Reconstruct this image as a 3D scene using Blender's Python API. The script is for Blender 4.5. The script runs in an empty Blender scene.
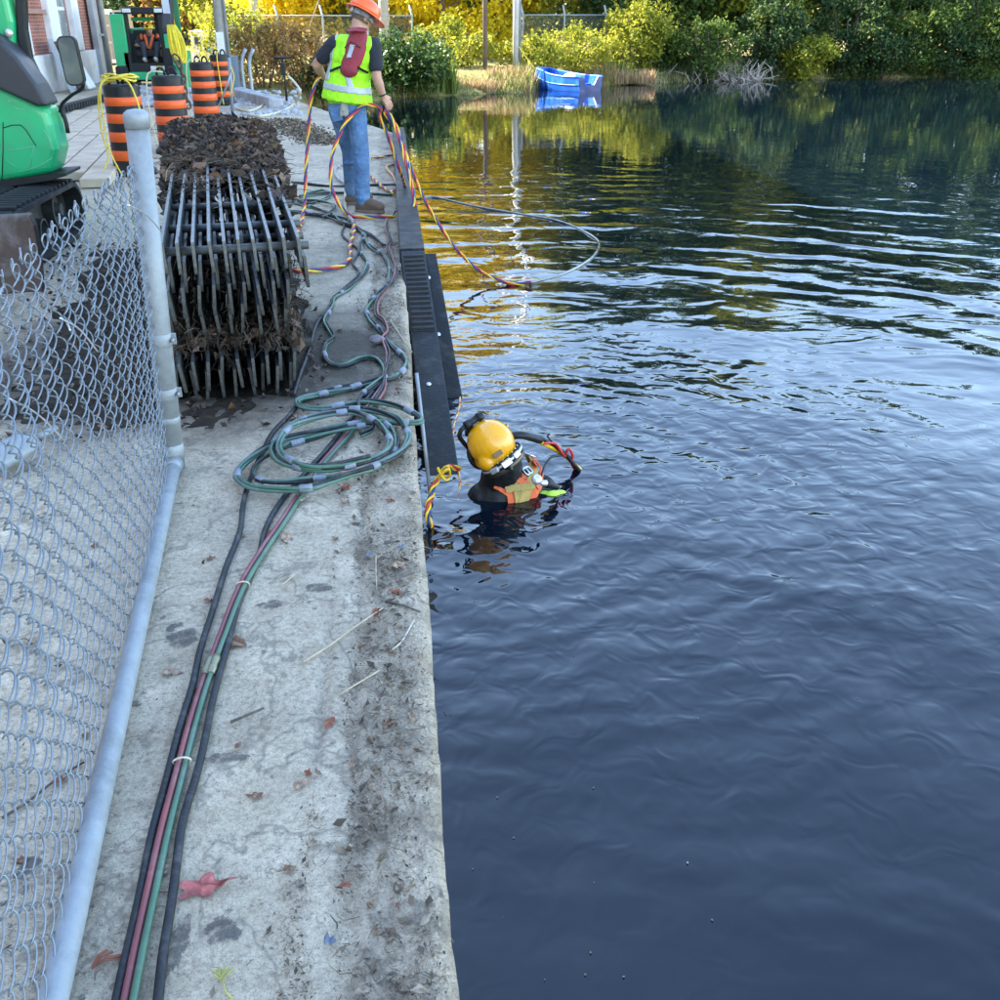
import bpy, bmesh, math, random
import numpy as np
from mathutils import Vector, Matrix, Euler, noise

random.seed(7)
rng = np.random.default_rng(7)
SC = bpy.context.scene
COL = SC.collection
R = math.radians
PI = math.pi

# ------------------------------------------------------------------ camera, sky, sun, exposure
CAM_H, PITCH, YAW, WATER_Z = 1.6, R(25.7), R(5.87), -0.6
cam_data = bpy.data.cameras.new('camera')
cam_data.sensor_width = 36.0
cam_data.lens = 36.0
cam_data.clip_start = 0.05
cam_data.clip_end = 900
cam = bpy.data.objects.new('camera', cam_data)
cam.location = (0, 0, CAM_H)
cam.rotation_euler = (R(90) - PITCH, 0, -YAW)
COL.objects.link(cam)
SC.camera = cam

SUN_ELEV = R(37)
SUN_FROM = Vector((-0.97, 0.24, 0)).normalized()      # horizontal direction towards the sun
w = bpy.data.worlds.new('World')
SC.world = w
w.use_nodes = True
nt = w.node_tree
nt.nodes.clear()
wo = nt.nodes.new('ShaderNodeOutputWorld')
bg = nt.nodes.new('ShaderNodeBackground')
sk = nt.nodes.new('ShaderNodeTexSky')
sk.sky_type = 'NISHITA'
sk.sun_disc = False
sk.sun_elevation = SUN_ELEV
sk.sun_rotation = math.atan2(SUN_FROM.x, SUN_FROM.y)
sk.altitude = 200
sk.air_density = 1.0
sk.dust_density = 0.25
sk.ozone_density = 0.7
bg.inputs['Strength'].default_value = 0.15
nt.links.new(sk.outputs[0], bg.inputs[0])
nt.links.new(bg.outputs[0], wo.inputs[0])
sun_data = bpy.data.lights.new('sun', 'SUN')
sun_data.energy = 4.4
sun_data.angle = R(0.5)
sun_data.color = (1.0, 0.91, 0.76)
sun = bpy.data.objects.new('sun', sun_data)
sd = -(SUN_FROM * math.cos(SUN_ELEV) + Vector((0, 0, math.sin(SUN_ELEV))))
sun.rotation_euler = sd.to_track_quat('-Z', 'Y').to_euler()
sun.location = (-30, 10, 30)
COL.objects.link(sun)
SC.view_settings.view_transform = 'Standard'
SC.view_settings.look = 'None'
SC.view_settings.exposure = 2.8
SC.view_settings.gamma = 1.0
SC.view_settings.use_white_balance = True        # the phone's daylight balance, set for open shade
SC.view_settings.white_balance_temperature = 6700
SC.view_settings.use_curve_mapping = False
SC.render.engine = 'CYCLES'
SC.cycles.max_bounces = 6
SC.cycles.diffuse_bounces = 3
SC.cycles.glossy_bounces = 3
SC.cycles.transmission_bounces = 4
SC.cycles.transparent_max_bounces = 6
SC.cycles.caustics_reflective = False
SC.cycles.caustics_refractive = False
SC.cycles.use_denoising = True

# ------------------------------------------------------------------ survey helpers: a sight line met with a known plane
_hd = Vector((math.sin(YAW), math.cos(YAW), 0))
_rt = Vector((math.cos(YAW), -math.sin(YAW), 0))
_fw = _hd * math.cos(PITCH) - Vector((0, 0, math.sin(PITCH)))
_up = _hd * math.sin(PITCH) + Vector((0, 0, math.cos(PITCH)))
def _ray(x, y):
    return _fw + _rt * ((x - 500) / 1000) + _up * ((500 - y) / 1000)
def G(x, y, z=0.0):
    d = _ray(x, y); t = (z - CAM_H) / d.z
    return Vector((d.x * t, d.y * t, z))
def AY(x, y, Y):
    d = _ray(x, y); t = Y / d.y
    return Vector((d.x * t, Y, CAM_H + d.z * t))

# ------------------------------------------------------------------ mesh helpers
ORIG = {}
def tag(o, label=None, cat=None, group=None, kind=None):
    if label: o['label'] = label
    if cat: o['category'] = cat
    if group: o['group'] = group
    if kind: o['kind'] = kind
    return o
def thing(name, loc, label, cat, group=None):
    o = bpy.data.objects.new(name, None)
    o.empty_display_size = 0.1
    o.location = loc
    COL.objects.link(o)
    ORIG[o.name] = Vector(loc)
    return tag(o, label, cat, group)
def frame_of(d, ref=Vector((0, 0, 1))):
    d = Vector(d).normalized()
    if abs(d.dot(ref)) > 0.95: ref = Vector((1, 0, 0)) if abs(d.x) < 0.9 else Vector((0, 1, 0))
    a = d.cross(ref).normalized()
    return a, a.cross(d).normalized()
def spline(pts, step=0.02, closed=False):
    P = [Vector(p) for p in pts]
    n = len(P); out = []
    rngi = range(n if closed else n - 1)
    for i in rngi:
        if closed: p0, p1, p2, p3 = P[(i-1) % n], P[i], P[(i+1) % n], P[(i+2) % n]
        else:
            p1, p2 = P[i], P[i+1]
            p0 = P[i-1] if i else p1 * 2 - p2
            p3 = P[i+2] if i + 2 < n else p2 * 2 - p1
        k = max(2, int((p2 - p1).length / step))
        for j in range(k):
            t = j / k; t2 = t * t; t3 = t2 * t
            out.append(0.5 * ((2 * p1) + (p2 - p0) * t + (2 * p0 - 5 * p1 + 4 * p2 - p3) * t2 + (3 * p1 - p0 - 3 * p2 + p3) * t3))
    if not closed: out.append(P[-1])
    return out
def frames(path):
    n = len(path); T = []
    for i in range(n):
        T.append((path[min(i+1, n-1)] - path[max(i-1, 0)]).normalized())
    a, b = frame_of(T[0]); out = [(a, T[0].cross(a))]
    for i in range(1, n):
        a = (a - T[i] * a.dot(T[i]))
        if a.length < 1e-6: a, _ = frame_of(T[i])
        a.normalize(); b = T[i].cross(a); out.append((a, b))
    return T, out

class MB:
    def __init__(s):
        s.v = []; s.f = []; s.mi = []; s.sm = []; s.cur = 0
    def add(s, vs, fs, smooth=False):
        o = len(s.v)
        s.v.extend([tuple(v) for v in vs])
        for f in fs:
            s.f.append(tuple(i + o for i in f)); s.mi.append(s.cur); s.sm.append(smooth)
        return s
    def box(s, c, size, M=None):
        c = Vector(c); hx, hy, hz = size[0]/2, size[1]/2, size[2]/2
        vs = [Vector((x*hx, y*hy, z*hz)) for z in (-1, 1) for x, y in ((-1, -1), (1, -1), (1, 1), (-1, 1))]
        if M is not None: vs = [M @ v for v in vs]
        return s.add([c + v for v in vs], [(3,2,1,0), (4,5,6,7), (0,1,5,4), (1,2,6,5), (2,3,7,6), (3,0,4,7)])
    def bar(s, p0, p1, wd, ht, up=Vector((0, 0, 1))):
        p0 = Vector(p0); p1 = Vector(p1); d = (p1 - p0).normalized()
        a = d.cross(up)
        if a.length < 1e-4: a = Vector((1, 0, 0))
        a.normalize(); b = a.cross(d).normalized()
        vs = [p + a * (x * wd / 2) + b * (z * ht / 2) for p in (p0, p1) for x, z in ((-1, -1), (1, -1), (1, 1), (-1, 1))]
        return s.add(vs, [(0,1,2,3), (7,6,5,4), (0,4,5,1), (1,5,6,2), (2,6,7,3), (3,7,4,0)])
    def tube(s, path, r, n=8, cap=True, closed=False, smooth=True):
        path = [Vector(p) for p in path]
        T, F = frames(path); m = len(path); vs = []
        for i in range(m):
            ri = r[i] if hasattr(r, '__len__') else r
            a, b = F[i]
            for k in range(n):
                q = 2 * PI * k / n
                vs.append(path[i] + (a * math.cos(q) + b * math.sin(q)) * ri)
        fs = []
        for i in range(m if closed else m - 1):
            j = (i + 1) % m
            for k in range(n):
                l = (k + 1) % n
                fs.append((i*n+k, i*n+l, j*n+l, j*n+k))
        s.add(vs, fs, smooth)
        if cap and not closed:
            o = len(s.v) - len(vs)
            s.f += [tuple(o + k for k in range(n - 1, -1, -1)), tuple(o + (m-1)*n + k for k in range(n))]
            s.mi += [s.cur] * 2; s.sm += [False] * 2
        return s
    def lathe(s, prof, c=(0, 0, 0), n=20, M=None, smooth=True):
        c = Vector(c); vs = []; m = len(prof)
        for r_, h in prof:
            for k in range(n):
                q = 2 * PI * k / n
                v = Vector((r_ * math.cos(q), r_ * math.sin(q), h))
                vs.append(c + (M @ v if M is not None else v))
        fs = [(i*n+k, i*n+(k+1) % n, (i+1)*n+(k+1) % n, (i+1)*n+k) for i in range(m-1) for k in range(n)]
        s.add(vs, fs, smooth)
        o = len(s.v) - len(vs)
        if prof[0][0] > 1e-5: s.f.append(tuple(o + k for k in range(n-1, -1, -1))); s.mi.append(s.cur); s.sm.append(False)
        if prof[-1][0] > 1e-5: s.f.append(tuple(o + (m-1)*n + k for k in range(n))); s.mi.append(s.cur); s.sm.append(False)
        return s
    def ball(s, c, rad, M=None, n=14, m=9):
        prof = [(max(1e-4, math.sin(PI * i / m)), -math.cos(PI * i / m)) for i in range(m + 1)]
        S = Matrix.Diagonal(Vector(rad if hasattr(rad, '__len__') else (rad,) * 3))
        return s.lathe(prof, c, n, (M @ S) if M is not None else S)
    def cap(s, p0, r0, p1, r1, n=12):
        p0 = Vector(p0); p1 = Vector(p1); d = (p1 - p0); L = d.length; d = d / max(L, 1e-6)
        path = []; rr = []
        for i in range(5):
            q = PI / 2 * i / 4; path.append(p0 - d * r0 * math.cos(q)); rr.append(max(r0 * math.sin(q), 1e-4))
        for i in range(1, 6): path.append(p0 + d * L * i / 6); rr.append(r0 + (r1 - r0) * i / 6)
        for i in range(5):
            q = PI / 2 * i / 4; path.append(p1 + d * r1 * math.sin(q)); rr.append(max(r1 * math.cos(q), 1e-4))
        return s.tube(path, rr, n)
    def prism(s, poly, d):
        P = [Vector(p) for p in poly]; d = Vector(d); n = len(P)
        return s.add(P + [p + d for p in P], [tuple(range(n)), tuple(range(2*n-1, n-1, -1))] + [(i, i + n, (i+1) % n + n, (i+1) % n) for i in range(n)])
    def ribbon(s, path, normals, wd, th):
        T, _ = frames([Vector(p) for p in path]); vs = []; n = len(path)
        for i in range(n):
            N = Vector(normals[i]).normalized(); a = T[i].cross(N).normalized(); p = Vector(path[i])
            vs += [p - a*wd/2, p + a*wd/2, p + a*wd/2 + N*th, p - a*wd/2 + N*th]
        fs = [(0,1,2,3), (4*n-1, 4*n-2, 4*n-3, 4*n-4)]
        for i in range(n - 1):
            for k in range(4):
                l = (k + 1) % 4
                fs.append((i*4+k, (i+1)*4+k, (i+1)*4+l, i*4+l))
        return s.add(vs, fs)
    def mesh(s, name, mats, origin=Vector((0, 0, 0)), bevel=0, seg=2):
        me = bpy.data.meshes.new(name)
        ov = Vector(origin)
        me.from_pydata([(v[0]-ov.x, v[1]-ov.y, v[2]-ov.z) for v in s.v], [], s.f)
        me.polygons.foreach_set('material_index', s.mi)
        me.polygons.foreach_set('use_smooth', s.sm)
        for m in (mats if isinstance(mats, (list, tuple)) else [mats]): me.materials.append(m)
        bm = bmesh.new(); bm.from_mesh(me)
        bmesh.ops.recalc_face_normals(bm, faces=bm.faces[:])
        if bevel:
            ed = [e for e in bm.edges if len(e.link_faces) == 2 and e.calc_face_angle(0) > R(28)]
            bmesh.ops.bevel(bm, geom=ed, offset=bevel, segments=seg, profile=0.6, affect='EDGES', clamp_overlap=True)
            for f in bm.faces: f.smooth = False
        bm.to_mesh(me); bm.free()
        me.update()
        return me
    def build(s, name, mats, parent=None, origin=None, bevel=0, seg=2):
        if parent is not None:
            o0 = ORIG[parent.name]
            me = s.mesh(name, mats, o0, bevel, seg)
            o = bpy.data.objects.new(name, me); o.parent = parent
            COL.objects.link(o); ORIG[o.name] = o0
            return o
        o0 = Vector(origin) if origin is not None else Vector((0, 0, 0))
        me = s.mesh(name, mats, o0, bevel, seg)
        o = bpy.data.objects.new(name, me); o.location = o0
        COL.objects.link(o); ORIG[o.name] = o0
        return o
def np_obj(name, V, Fc, mats, mi=None, parent=None, smooth=False, origin=(0, 0, 0)):
    """fast mesh from numpy: V (n,3), Fc (m,k)"""
    if parent is not None: origin = ORIG[parent.name]
    V = np.asarray(V, dtype=np.float32) - np.array(origin, dtype=np.float32)
    Fc = np.asarray(Fc, dtype=np.int32); m, k = Fc.shape
    me = bpy.data.meshes.new(name)
    me.vertices.add(len(V)); me.vertices.foreach_set('co', V.ravel())
    me.loops.add(m * k); me.loops.foreach_set('vertex_index', Fc.ravel())
    me.polygons.add(m); me.polygons.foreach_set('loop_start', np.arange(0, m * k, k, dtype=np.int32))
    if mi is not None: me.polygons.foreach_set('material_index', np.asarray(mi, dtype=np.int32))
    if smooth: me.polygons.foreach_set('use_smooth', np.ones(m, dtype=bool))
    for mm in (mats if isinstance(mats, (list, tuple)) else [mats]): me.materials.append(mm)
    me.update(calc_edges=True)
    o = bpy.data.objects.new(name, me)
    if parent is not None: o.parent = parent
    else: o.location = origin
    COL.objects.link(o); ORIG[o.name] = Vector(origin)
    return o
def blob(name, mb, mat, parent, voxel=0.012, smooth=4, factor=0.5):
    """one continuous skin over overlapping tapered limbs"""
    me = mb.mesh(name + '_src', mat, ORIG[parent.name])
    o = bpy.data.objects.new(name, me); COL.objects.link(o)
    md = o.modifiers.new('r', 'REMESH'); md.mode = 'VOXEL'; md.voxel_size = voxel
    ms = o.modifiers.new('s', 'SMOOTH'); ms.factor = factor; ms.iterations = smooth
    dg = bpy.context.evaluated_depsgraph_get()
    me2 = bpy.data.meshes.new_from_object(o.evaluated_get(dg))
    o.modifiers.clear(); o.data = me2; me2.name = name
    me2.materials.clear(); me2.materials.append(mat)
    me2.polygons.foreach_set('use_smooth', np.ones(len(me2.polygons), dtype=bool))
    bpy.data.meshes.remove(me)
    o.parent = parent; ORIG[o.name] = ORIG[parent.name]
    return o
def shell(src, pred, off, name, mat, parent):
    """patch of cloth: the faces of src that satisfy pred(world point), lifted by off"""
    me = src.data; o0 = ORIG[src.name]
    n = len(me.vertices); co = np.empty(n*3); me.vertices.foreach_get('co', co); co = co.reshape(-1, 3)
    no = np.empty(n*3); me.vertices.foreach_get('normal', no); no = no.reshape(-1, 3)
    fs = [tuple(p.vertices) for p in me.polygons if pred(p.center + o0)]
    if not fs: return None
    used = sorted({i for f in fs for i in f}); mp = {u: i for i, u in enumerate(used)}
    m = bpy.data.meshes.new(name)
    m.from_pydata([tuple(co[u] + no[u] * off) for u in used], [], [tuple(mp[i] for i in f) for f in fs])
    m.materials.append(mat); m.polygons.foreach_set('use_smooth', np.ones(len(m.polygons), dtype=bool))
    o = bpy.data.objects.new(name, m); o.parent = parent; COL.objects.link(o); ORIG[o.name] = ORIG[parent.name]
    md = o.modifiers.new('thickness', 'SOLIDIFY'); md.thickness = 0.004; md.offset = -1
    return o
def copy_tree(o, parent=None):
    c = o.copy(); COL.objects.link(c); c.parent = parent
    ORIG[c.name] = ORIG[o.name]
    for ch in list(o.children): copy_tree(ch, c)
    return c

# ------------------------------------------------------------------ materials
def newmat(name):
    m = bpy.data.materials.new(name); m.use_nodes = True
    t = m.node_tree; b = t.nodes['Principled BSDF']
    return m, t, b, t.nodes.new, t.links.new
def ramp(N, stops, interp='LINEAR'):
    r_ = N('ShaderNodeValToRGB'); r_.color_ramp.interpolation = interp
    e = r_.color_ramp.elements
    while len(e) < len(stops): e.new(0.5)
    for i, (p, c) in enumerate(stops):
        e[i].position = p; e[i].color = (c[0], c[1], c[2], 1) if hasattr(c, '__len__') else (c, c, c, 1)
    return r_
def mixc(N, L, fac, a, b, blend='MIX'):
    m = N('ShaderNodeMix'); m.data_type = 'RGBA'; m.blend_type = blend
    for sock, v in ((m.inputs[0], fac), (m.inputs[6], a), (m.inputs[7], b)):
        if hasattr(v, 'node') or isinstance(v, bpy.types.NodeSocket): L(v, sock)
        elif sock == m.inputs[0]: sock.default_value = v
        else: sock.default_value = (v[0], v[1], v[2], 1)
    return m.outputs[2]
def math_(N, L, op, a, b=None, c=None, clamp=False):
    m = N('ShaderNodeMath'); m.operation = op; m.use_clamp = clamp
    for i, v in enumerate((a, b, c)):
        if v is None: continue
        if isinstance(v, bpy.types.NodeSocket): L(v, m.inputs[i])
        else: m.inputs[i].default_value = v
    return m.outputs[0]
def noise_(N, L, vec, scale, detail=4, rough=0.55, dist=0.0):
    n = N('ShaderNodeTexNoise'); n.inputs['Scale'].default_value = scale; n.inputs['Detail'].default_value = detail
    n.inputs['Roughness'].default_value = rough; n.inputs['Distortion'].default_value = dist
    if vec is not None: L(vec, n.inputs['Vector'])
    return n.outputs[0]
def simple(name, col, rough=0.6, metal=0.0, var=0.25, vscale=8, bump=0.0, bscale=60, dirt=None, dscale=3, damt=0.5, spec=0.5, coat=0.0, bdist=0.01):
    """painted / plastic / metal surface: colour variation, optional dirt patches and fine relief"""
    m, t, b, N, L = newmat(name)
    tc = N('ShaderNodeTexCoord').outputs['Object']
    n1 = noise_(N, L, tc, vscale, 5, 0.6)
    lo = [c * (1 - var) for c in col]; hi = [min(1, c * (1 + var)) for c in col]
    r1 = ramp(N, [(0.3, lo), (0.7, hi)]); L(n1, r1.inputs[0])
    out = r1.outputs[0]
    if dirt is not None:
        n2 = noise_(N, L, tc, dscale, 8, 0.7, 0.4)
        r2 = ramp(N, [(0.5, 0.0), (0.68, damt)]); L(n2, r2.inputs[0])
        out = mixc(N, L, r2.outputs[0], out, dirt)
    L(out, b.inputs['Base Color'])
    rr = ramp(N, [(0.25, max(0.02, rough - 0.12)), (0.75, min(1, rough + 0.12))]); L(n1, rr.inputs[0]); L(rr.outputs[0], b.inputs['Roughness'])
    b.inputs['Metallic'].default_value = metal
    b.inputs['Specular IOR Level'].default_value = spec
    if coat: b.inputs['Coat Weight'].default_value = coat
    if bump:
        n3 = noise_(N, L, tc, bscale, 4, 0.6)
        bp = N('ShaderNodeBump'); bp.inputs['Strength'].default_value = bump; bp.inputs['Distance'].default_value = bdist
        L(n3, bp.inputs['Height']); L(bp.outputs[0], b.inputs['Normal'])
    return m
def leafmat(name, stops, trans=0.35, rough=0.6, patchy=0.0):
    """leaves: every island its own tint out of a palette, some light passing through"""
    m, t, b, N, L = newmat(name)
    g = N('ShaderNodeNewGeometry')
    tc = N('ShaderNodeTexCoord').outputs['Object']
    cl_ = ramp(N, [(0.3, 0.0), (0.7, 1.0)]); L(noise_(N, L, tc, 0.9, 3, 0.6), cl_.inputs[0])
    fac = math_(N, L, 'ADD', math_(N, L, 'MULTIPLY', g.outputs['Random Per Island'], 1 - patchy), math_(N, L, 'MULTIPLY', cl_.outputs[0], patchy))
    r1 = ramp(N, stops); L(fac, r1.inputs[0])
    L(r1.outputs[0], b.inputs['Base Color']); b.inputs['Roughness'].default_value = rough
    b.inputs['Specular IOR Level'].default_value = 0.3
    if trans:
        tr = N('ShaderNodeBsdfTranslucent'); L(r1.outputs[0], tr.inputs[0])
        ms = N('ShaderNodeMixShader'); ms.inputs[0].default_value = trans
        L(b.outputs[0], ms.inputs[1]); L(tr.outputs[0], ms.inputs[2])
        L(ms.outputs[0], t.nodes['Material Output'].inputs[0])
    return m

# ================================================================== the setting
def mat_concrete():
    m, t, b, N, L = newmat('concrete')
    tc = N('ShaderNodeTexCoord').outputs['Object']
    sx = N('ShaderNodeSeparateXYZ'); L(tc, sx.inputs[0])
    X = sx.outputs[0]
    big = noise_(N, L, tc, 1.1, 5, 0.6, 0.3)
    mid = noise_(N, L, tc, 7, 8, 0.72, 0.2)
    fin = noise_(N, L, tc, 60, 6, 0.75)
    c1 = ramp(N, [(0.22, (0.31, 0.25, 0.175)), (0.45, (0.49, 0.41, 0.295)), (0.75, (0.66, 0.565, 0.42))]); L(mid, c1.inputs[0])
    c2 = ramp(N, [(0.3, (0.72, 0.72, 0.72)), (0.7, (1.12, 1.1, 1.08))]); L(big, c2.inputs[0])
    col = mixc(N, L, 1.0, c1.outputs[0], c2.outputs[0], 'MULTIPLY')
    c3 = ramp(N, [(0.3, (0.42, 0.41, 0.4)), (0.5, (1, 1, 1)), (0.72, (1.35, 1.33, 1.3))]); L(fin, c3.inputs[0])
    col = mixc(N, L, 0.8, col, c3.outputs[0], 'MULTIPLY')
    # weathered coping along the water: browner and rougher, with a ragged inner limit
    lim = math_(N, L, 'ADD', X, math_(N, L, 'MULTIPLY', math_(N, L, 'SUBTRACT', noise_(N, L, tc, 4.5, 6, 0.7), 0.5), 0.42))
    mr = N('ShaderNodeMapRange'); mr.inputs[1].default_value = -0.2; mr.inputs[2].default_value = -0.13; L(lim, mr.inputs[0])
    cop = ramp(N, [(0.3, (0.15, 0.115, 0.075)), (0.5, (0.36, 0.29, 0.205)), (0.72, (0.58, 0.49, 0.37))]); L(noise_(N, L, tc, 22, 8, 0.78), cop.inputs[0])
    col = mixc(N, L, math_(N, L, 'MULTIPLY', mr.outputs[0], 0.42), col, cop.outputs[0])
    grit = ramp(N, [(0.33, (0.45, 0.43, 0.4)), (0.47, (1, 1, 1)), (0.62, (1, 1, 1)), (0.75, (1.3, 1.3, 1.28))]); L(noise_(N, L, tc, 230, 3, 0.7), grit.inputs[0])
    col = mixc(N, L, 0.9, col, grit.outputs[0], 'MULTIPLY')
    so = ramp(N, [(0.47, 0.0), (0.6, 0.8)]); L(noise_(N, L, tc, 5.5, 8, 0.75), so.inputs[0])
    col = mixc(N, L, math_(N, L, 'MULTIPLY', so.outputs[0], math_(N, L, 'ADD', math_(N, L, 'MULTIPLY', mr.outputs[0], 0.6), 0.14)), col, (0.115, 0.088, 0.06))
    cr = ramp(N, [(0.490, 0.0), (0.498, 0.9), (0.502, 0.9), (0.510, 0.0)]); L(noise_(N, L, tc, 1.3, 5, 0.6, 0.3), cr.inputs[0])
    col = mixc(N, L, math_(N, L, 'MULTIPLY', cr.outputs[0], 0.6), col, (0.14, 0.12, 0.095))
    # soil washed out of the racks, near the stack
    vd = N('ShaderNodeVectorMath'); vd.operation = 'DISTANCE'; L(tc, vd.inputs[0]); vd.inputs[1].default_value = (-1.15, 5.2, 0)
    dd = math_(N, L, 'ADD', vd.outputs['Value'], math_(N, L, 'MULTIPLY', noise_(N, L, tc, 3.2, 7, 0.7), 0.9))
    ms = N('ShaderNodeMapRange'); ms.inputs[1].default_value = 1.8; ms.inputs[2].default_value = 1.35; L(dd, ms.inputs[0])
    col = mixc(N, L, math_(N, L, 'MULTIPLY', ms.outputs[0], 0.85), col, (0.045, 0.036, 0.028))
    # grit and oil spots
    sp = ramp(N, [(0.56, 0.0), (0.63, 0.85)]); L(noise_(N, L, tc, 34, 5, 0.8), sp.inputs[0])
    spm = ramp(N, [(0.38, 0.15), (0.62, 1.0)]); L(noise_(N, L, tc, 1.7, 3), spm.inputs[0])
    col = mixc(N, L, math_(N, L, 'MULTIPLY', sp.outputs[0], spm.outputs[0]), col, (0.1, 0.088, 0.072))
    st = ramp(N, [(0.655, 0.0), (0.675, 0.8)]); L(noise_(N, L, tc, 5.2, 6, 0.6), st.inputs[0])
    col = mixc(N, L, st.outputs[0], col, (0.075, 0.07, 0.064))
    L(col, b.inputs['Base Color'])
    b.inputs['Roughness'].default_value = 0.88; b.inputs['Specular IOR Level'].default_value = 0.3
    h = math_(N, L, 'ADD', math_(N, L, 'MULTIPLY', mid, 0.6), math_(N, L, 'MULTIPLY', fin, 0.35))
    vo = N('ShaderNodeTexVoronoi'); vo.inputs['Scale'].default_value = 95; L(tc, vo.inputs['Vector'])
    h = math_(N, L, 'ADD', h, math_(N, L, 'MULTIPLY', vo.outputs['Distance'], math_(N, L, 'ADD', math_(N, L, 'MULTIPLY', mr.outputs[0], 0.5), 0.12)))
    bp = N('ShaderNodeBump'); bp.inputs['Strength'].default_value = 0.7; bp.inputs['Distance'].default_value = 0.012
    L(h, bp.inputs['Height']); L(bp.outputs[0], b.inputs['Normal'])
    return m
M_CONC = mat_concrete()

def mat_water():
    m, t, b, N, L = newmat('lake_water')
    P = N('ShaderNodeNewGeometry').outputs['Position']
    DV = (0.48, 4.6, WATER_Z)
    vd = N('ShaderNodeVectorMath'); vd.operation = 'DISTANCE'; L(P, vd.inputs[0]); vd.inputs[1].default_value = DV
    rad = vd.outputs['Value']
    def fall(a, b_, lo, hi):
        q = N('ShaderNodeMapRange'); q.interpolation_type = 'SMOOTHSTEP'
        for i, v in enumerate((a, b_, lo, hi)): q.inputs[i + 1].default_value = v
        L(rad, q.inputs[0]); return q.outputs[0]
    def mul(a, b_): return math_(N, L, 'MULTIPLY', a, b_)
    def cen(n): return math_(N, L, 'SUBTRACT', n, 0.5)
    # rings spreading from the diver
    wob = mul(cen(noise_(N, L, P, 0.7, 3, 0.55)), 1.1)
    rr = math_(N, L, 'ADD', rad, wob)
    ring = math_(N, L, 'SINE', mul(rr, 2 * PI / 0.46))
    ring2 = math_(N, L, 'SINE', math_(N, L, 'ADD', mul(rr, 2 * PI / 0.83), 1.3))
    env = mul(fall(3.2, 5.6, 0.0, 1.0), fall(8.5, 14.0, 1.0, 0.0))
    patch = ramp(N, [(0.36, 0.15), (0.62, 1.0)]); L(noise_(N, L, P, 0.33, 2), patch.inputs[0])
    h = mul(mul(ring, 0.0042), mul(env, patch.outputs[0]))
    h = math_(N, L, 'ADD', h, mul(mul(ring2, 0.0048), env))
    h = math_(N, L, 'ADD', h, mul(mul(cen(noise_(N, L, P, 0.55, 1, 0.4, 0.4)), 0.075), fall(5, 14, 1.0, 0.0)))
    # wind and wash ripples, dying out towards the calm far water
    far = fall(6, 16, 1.0, 0.10)
    h = math_(N, L, 'ADD', h, mul(mul(cen(noise_(N, L, P, 1.5, 2, 0.5, 0.6)), 0.028), far))
    mp = N('ShaderNodeMapping'); mp.inputs['Rotation'].default_value = (0, 0, R(18)); mp.inputs['Scale'].default_value = (0.75, 1.5, 1); L(P, mp.inputs[0])
    patch2 = ramp(N, [(0.38, 0.12), (0.66, 1.0)]); L(noise_(N, L, P, 0.6, 2), patch2.inputs[0])
    h = math_(N, L, 'ADD', h, mul(mul(cen(noise_(N, L, mp.outputs[0], 3.6, 1.2, 0.5, 0.9)), 0.0075), mul(fall(2.5, 11, 1.0, 0.10), patch2.outputs[0])))
    near = fall(0.8, 4.0, 1.0, 0.06)
    rn = math_(N, L, 'SINE', mul(math_(N, L, 'ADD', rad, mul(cen(noise_(N, L, P, 1.6, 2, 0.5)), 0.5)), 2 * PI / 0.21))
    h = math_(N, L, 'ADD', h, mul(mul(rn, 0.0014), mul(fall(0.25, 0.7, 0.0, 1.0), fall(1.4, 3.6, 1.0, 0.0))))
    h = math_(N, L, 'ADD', h, mul(mul(cen(noise_(N, L, P, 7.5, 1.2, 0.5, 1.0)), 0.0085), near))
    h = math_(N, L, 'ADD', h, mul(cen(noise_(N, L, P, 15, 3, 0.6)), mul(fall(1.0, 6, 0.0007, 0.00004), patch2.outputs[0])))
    bp = N('ShaderNodeBump'); bp.inputs['Strength'].default_value = 1.0; bp.inputs['Distance'].default_value = 1.0
    L(h, bp.inputs['Height']); L(bp.outputs[0], b.inputs['Normal'])
    b.inputs['Base Color'].default_value = (0.0014, 0.0052, 0.0105, 1)
    b.inputs['Roughness'].default_value = 0.012
    b.inputs['IOR'].default_value = 1.47
    return m
mb = MB()
xs = [-6, 0, 2, 4, 8, 14, 24, 40, 80, 200]; ys = [-20, -6, 0, 4, 8, 14, 22, 32, 46, 70]
mb.add([(x, y, WATER_Z) for y in ys for x in xs], [(j*10+i, j*10+i+1, (j+1)*10+i+1, (j+1)*10+i) for j in range(9) for i in range(9)])
tag(mb.build('lake_water', mat_water()), kind='structure')

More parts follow.
